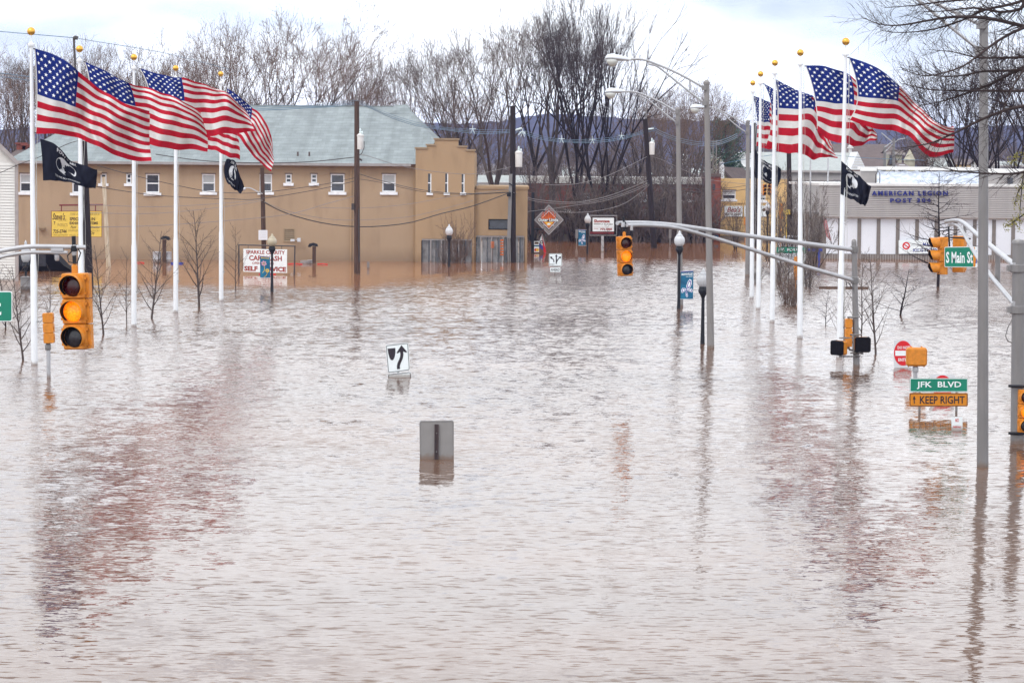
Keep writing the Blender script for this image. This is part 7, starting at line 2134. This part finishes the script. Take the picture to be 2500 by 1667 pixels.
# ------------------------------------------------------------------ overhead wires
def wire(label, pts, d0, d1, r=.016, m_='wire_black', grp='overhead wires', n=22, name='overhead_wire'):
    g = MB(); P = []
    for i in range(n + 1):
        f = i / n; x, y = catmull(pts, f); P.append(W(x, y, d0 + (d1 - d0) * f))
    g.tube(P, r, 4, cap=False)
    return solo(name, g, M[m_], label, 'wire', P[0], grp)
wires = [
 ('topmost thin wire crossing the sky at the upper left', [(-40, 74), (76, 84), (182, 93)], 122, 122, .016, 'wire_blue'),
 ('thin wire running right from the metal top mast across the sky', [(182, 93), (260, 106), (330, 117), (420, 134), (560, 170)], 122, 150, .014, 'wire_blue'),
 ('blue green wire passing behind the nearest left flag', [(-40, 175), (70, 188), (200, 214), (420, 248)], 122, 139, .018, 'wire_blue'),
 ('second blue green wire just under the first at the left edge', [(-40, 183), (70, 197), (200, 224), (420, 254)], 122, 139, .016, 'wire_blue'),
 ('dark wire lying along the tan building eave', [(380, 377), (500, 393), (640, 398), (760, 395), (866, 384)], 142, 139, .022, 'wire_black'),
 ('dark wire from the white house roof to behind the first black flag', [(-20, 432), (48, 401), (100, 382), (170, 350), (215, 340)], 128, 122, .016, 'wire_black'),
 ('drooping wire crossing the upper windows of the tan wall', [(236, 404), (340, 432), (487, 464), (560, 471), (640, 470), (780, 452), (868, 434)], 124, 139, .015, 'wire_black'),
 ('drooping wire just below the upper windows', [(236, 456), (380, 477), (560, 486), (640, 485), (780, 462), (868, 442)], 124, 139, .016, 'wire_black'),
 ('wire meeting the reddish pole at lamp arm height', [(220, 500), (380, 505), (540, 497), (643, 487)], 124, 152, .013, 'wire_grey'),
 ('wire meeting the reddish pole slightly below its lamp arm', [(220, 520), (380, 521), (540, 506), (643, 490)], 124, 152, .013, 'wire_grey'),
 ('long wire rising from the reddish pole to the wooden pole', [(220, 555), (380, 551), (540, 540), (700, 524), (800, 497), (868, 478)], 124, 139, .014, 'wire_grey'),
 ('cable sagging low from the reddish pole across the tan wall', [(644, 492), (700, 515), (800, 535), (887, 537), (994, 530), (1076, 512), (1155, 490)], 151, 157, .013, 'wire_grey'),
 ('thick black cable sagging to the annex pole', [(644, 494), (700, 521), (790, 545), (887, 554), (994, 545), (1076, 522), (1155, 503), (1246, 470)], 151, 157.6, .030, 'wire_black'),
 ('thin wire level across the tan wall right of the wooden pole', [(780, 507), (887, 508), (994, 499), (1101, 480), (1198, 468), (1246, 462)], 150, 157.6, .013, 'wire_grey'),
 ('wire from the wooden pole over the roof edge to the parapet', [(874, 377), (901, 382), (973, 404), (1066, 420), (1159, 425), (1246, 408)], 139, 157.6, .014, 'wire_grey'),
 ('wire from the wooden pole past the right sash window', [(874, 424), (930, 441), (1030, 464), (1137, 473), (1246, 469)], 139, 157.6, .017, 'wire_black'),
 ('wire from the wooden pole below the right sash window', [(874, 437), (930, 446), (1030, 468), (1137, 475), (1246, 470)], 139, 157.6, .014, 'wire_black'),
 ('wire from the annex pole dipping behind the diamond sign', [(1254, 470), (1293, 484), (1341, 491), (1405, 494), (1456, 486), (1505, 472), (1585, 440)], 157.6, 190, .017, 'wire_grey'),
 ('wire just under its neighbour, from annex pole to leaning pole', [(1254, 471), (1293, 488), (1341, 496), (1405, 497), (1456, 491), (1520, 473), (1586, 446)], 157.6, 190, .014, 'wire_grey'),
 ('lower wire crossing in front of the diamond sign top', [(1285, 517), (1340, 511), (1400, 502), (1470, 492), (1540, 470), (1588, 449)], 165, 190, .014, 'wire_grey'),
 ('lowest wire swinging past the Showcase sign', [(1330, 513), (1400, 519), (1470, 513), (1530, 494), (1588, 450)], 165, 190, .014, 'wire_grey'),
 ('pale wire rising steeply to the leaning pole transformer', [(1330, 452), (1400, 450), (1470, 434), (1530, 408), (1583, 381)], 175, 190, .016, 'wire_grey'),
 ('wire falling right from the leaning pole transformer', [(1583, 380), (1620, 392), (1680, 420), (1740, 440), (1842, 452)], 190, 196, .014, 'wire_grey'),
 ('wire level right of the leaning pole, upper one', [(1590, 440), (1650, 455), (1720, 462), (1790, 458), (1842, 449)], 190, 196, .017, 'wire_black'),
 ('wire level right of the leaning pole, lower one', [(1590, 445), (1650, 463), (1720, 470), (1790, 467), (1842, 458)], 190, 196, .020, 'wire_black'),
 ('wire between the two far dark poles, upper one', [(1842, 449), (1880, 443), (1926, 440), (2000, 447), (2055, 455)], 196, 188, .017, 'wire_black'),
 ('wire between the two far dark poles, lower one', [(1842, 457), (1880, 456), (1926, 444), (2000, 441), (2055, 442)], 196, 188, .015, 'wire_black'),
 ('blue wire in front of the distant grey roof', [(1755, 402), (1800, 393), (1850, 384), (1890, 378)], 230, 230, .022, 'wire_blue'),
 ('blue wire crossing the brown roofs right of the flagpoles', [(2040, 379), (2100, 385), (2160, 388), (2260, 392)], 232, 236, .022, 'wire_blue')]
for lab, pts, d0, d1, r, m_ in wires: wire(lab, pts, d0, d1, r, m_)
# insulated three conductor cable with spacers
run = [(590, 268), (660, 264), (720, 262), (800, 258), (872, 250), (905, 262), (960, 285), (1030, 306), (1110, 317), (1180, 322), (1252, 320), (1275, 322), (1330, 338), (1400, 345), (1470, 342), (1530, 334), (1576, 320), (1600, 313)]
t = thing('aerial_cable', 'blue grey bundled cable with white spacers running over roof and trees', 'cable', W(872, 250, 139))
def run_pt(i, n, dy): 
    f = i / n; x, y = catmull(run, f); return W(x, y + dy, 139 + 51 * max(0, min(1, (x - 872) / 700)))
for k, dy in enumerate((-4, 1, 5)):
    g = MB(); n = 60; g.tube([run_pt(i, n, dy * (.6 + .4 * abs(math.sin(i * .35)))) for i in range(n + 1)], .018 if k else .012, 5, cap=False); part('conductor', g, M['wire_blue'], t)
for px, py in ((1154, 315), (1276, 323), (1371, 339), (1446, 341), (1517, 331)):
    dd = 139 + 51 * (px - 872) / 700; g = MB(); c0 = W(px, py, dd)
    for ex, ez in ((-.12, -.28), (.12, -.28), (0, .22), (-.2, .0), (.2, .0)): g.tube([tuple(c0), (c0.x + ex, c0.y - .04, c0.z + ez)], .018, 5)
    part('cable_spacer', g, M['insulator'], t)
run = [(1600, 318), (1625, 330), (1660, 342), (1700, 350), (1740, 351), (1775, 342), (1800, 330)]
t = thing('aerial_cable', 'blue grey bundled cable sagging between leaning pole and pine', 'cable', W(1600, 318, 190))
for k, dy in enumerate((-4, 1, 5)):
    g = MB(); n = 20; g.tube([W(*(lambda p: (p[0], p[1] + dy))(catmull(run, i / n)), 190 + 25 * i / n) for i in range(n + 1)], .018, 5, cap=False); part('conductor', g, M['wire_blue'], t)

# ------------------------------------------------------------------ air between here and the hills
hz_m = bpy.data.materials.new('haze'); hz_m.use_nodes = True
nt_ = hz_m.node_tree; nt_.nodes.clear()
pv = nt_.nodes.new('ShaderNodeVolumePrincipled'); pv.inputs['Density'].default_value = HAZE; pv.inputs['Color'].default_value = (.42, .52, .92, 1); pv.inputs['Anisotropy'].default_value = 0.0
om = nt_.nodes.new('ShaderNodeOutputMaterial'); nt_.links.new(pv.outputs[0], om.inputs['Volume'])
g = MB(); g.box(-2900, 2900, -80, 6600, -4, 82)
if HAZE > 0:
    hz_o = setting('haze', g, hz_m, kind='stuff', label='thin blue air between the flood and the hills')
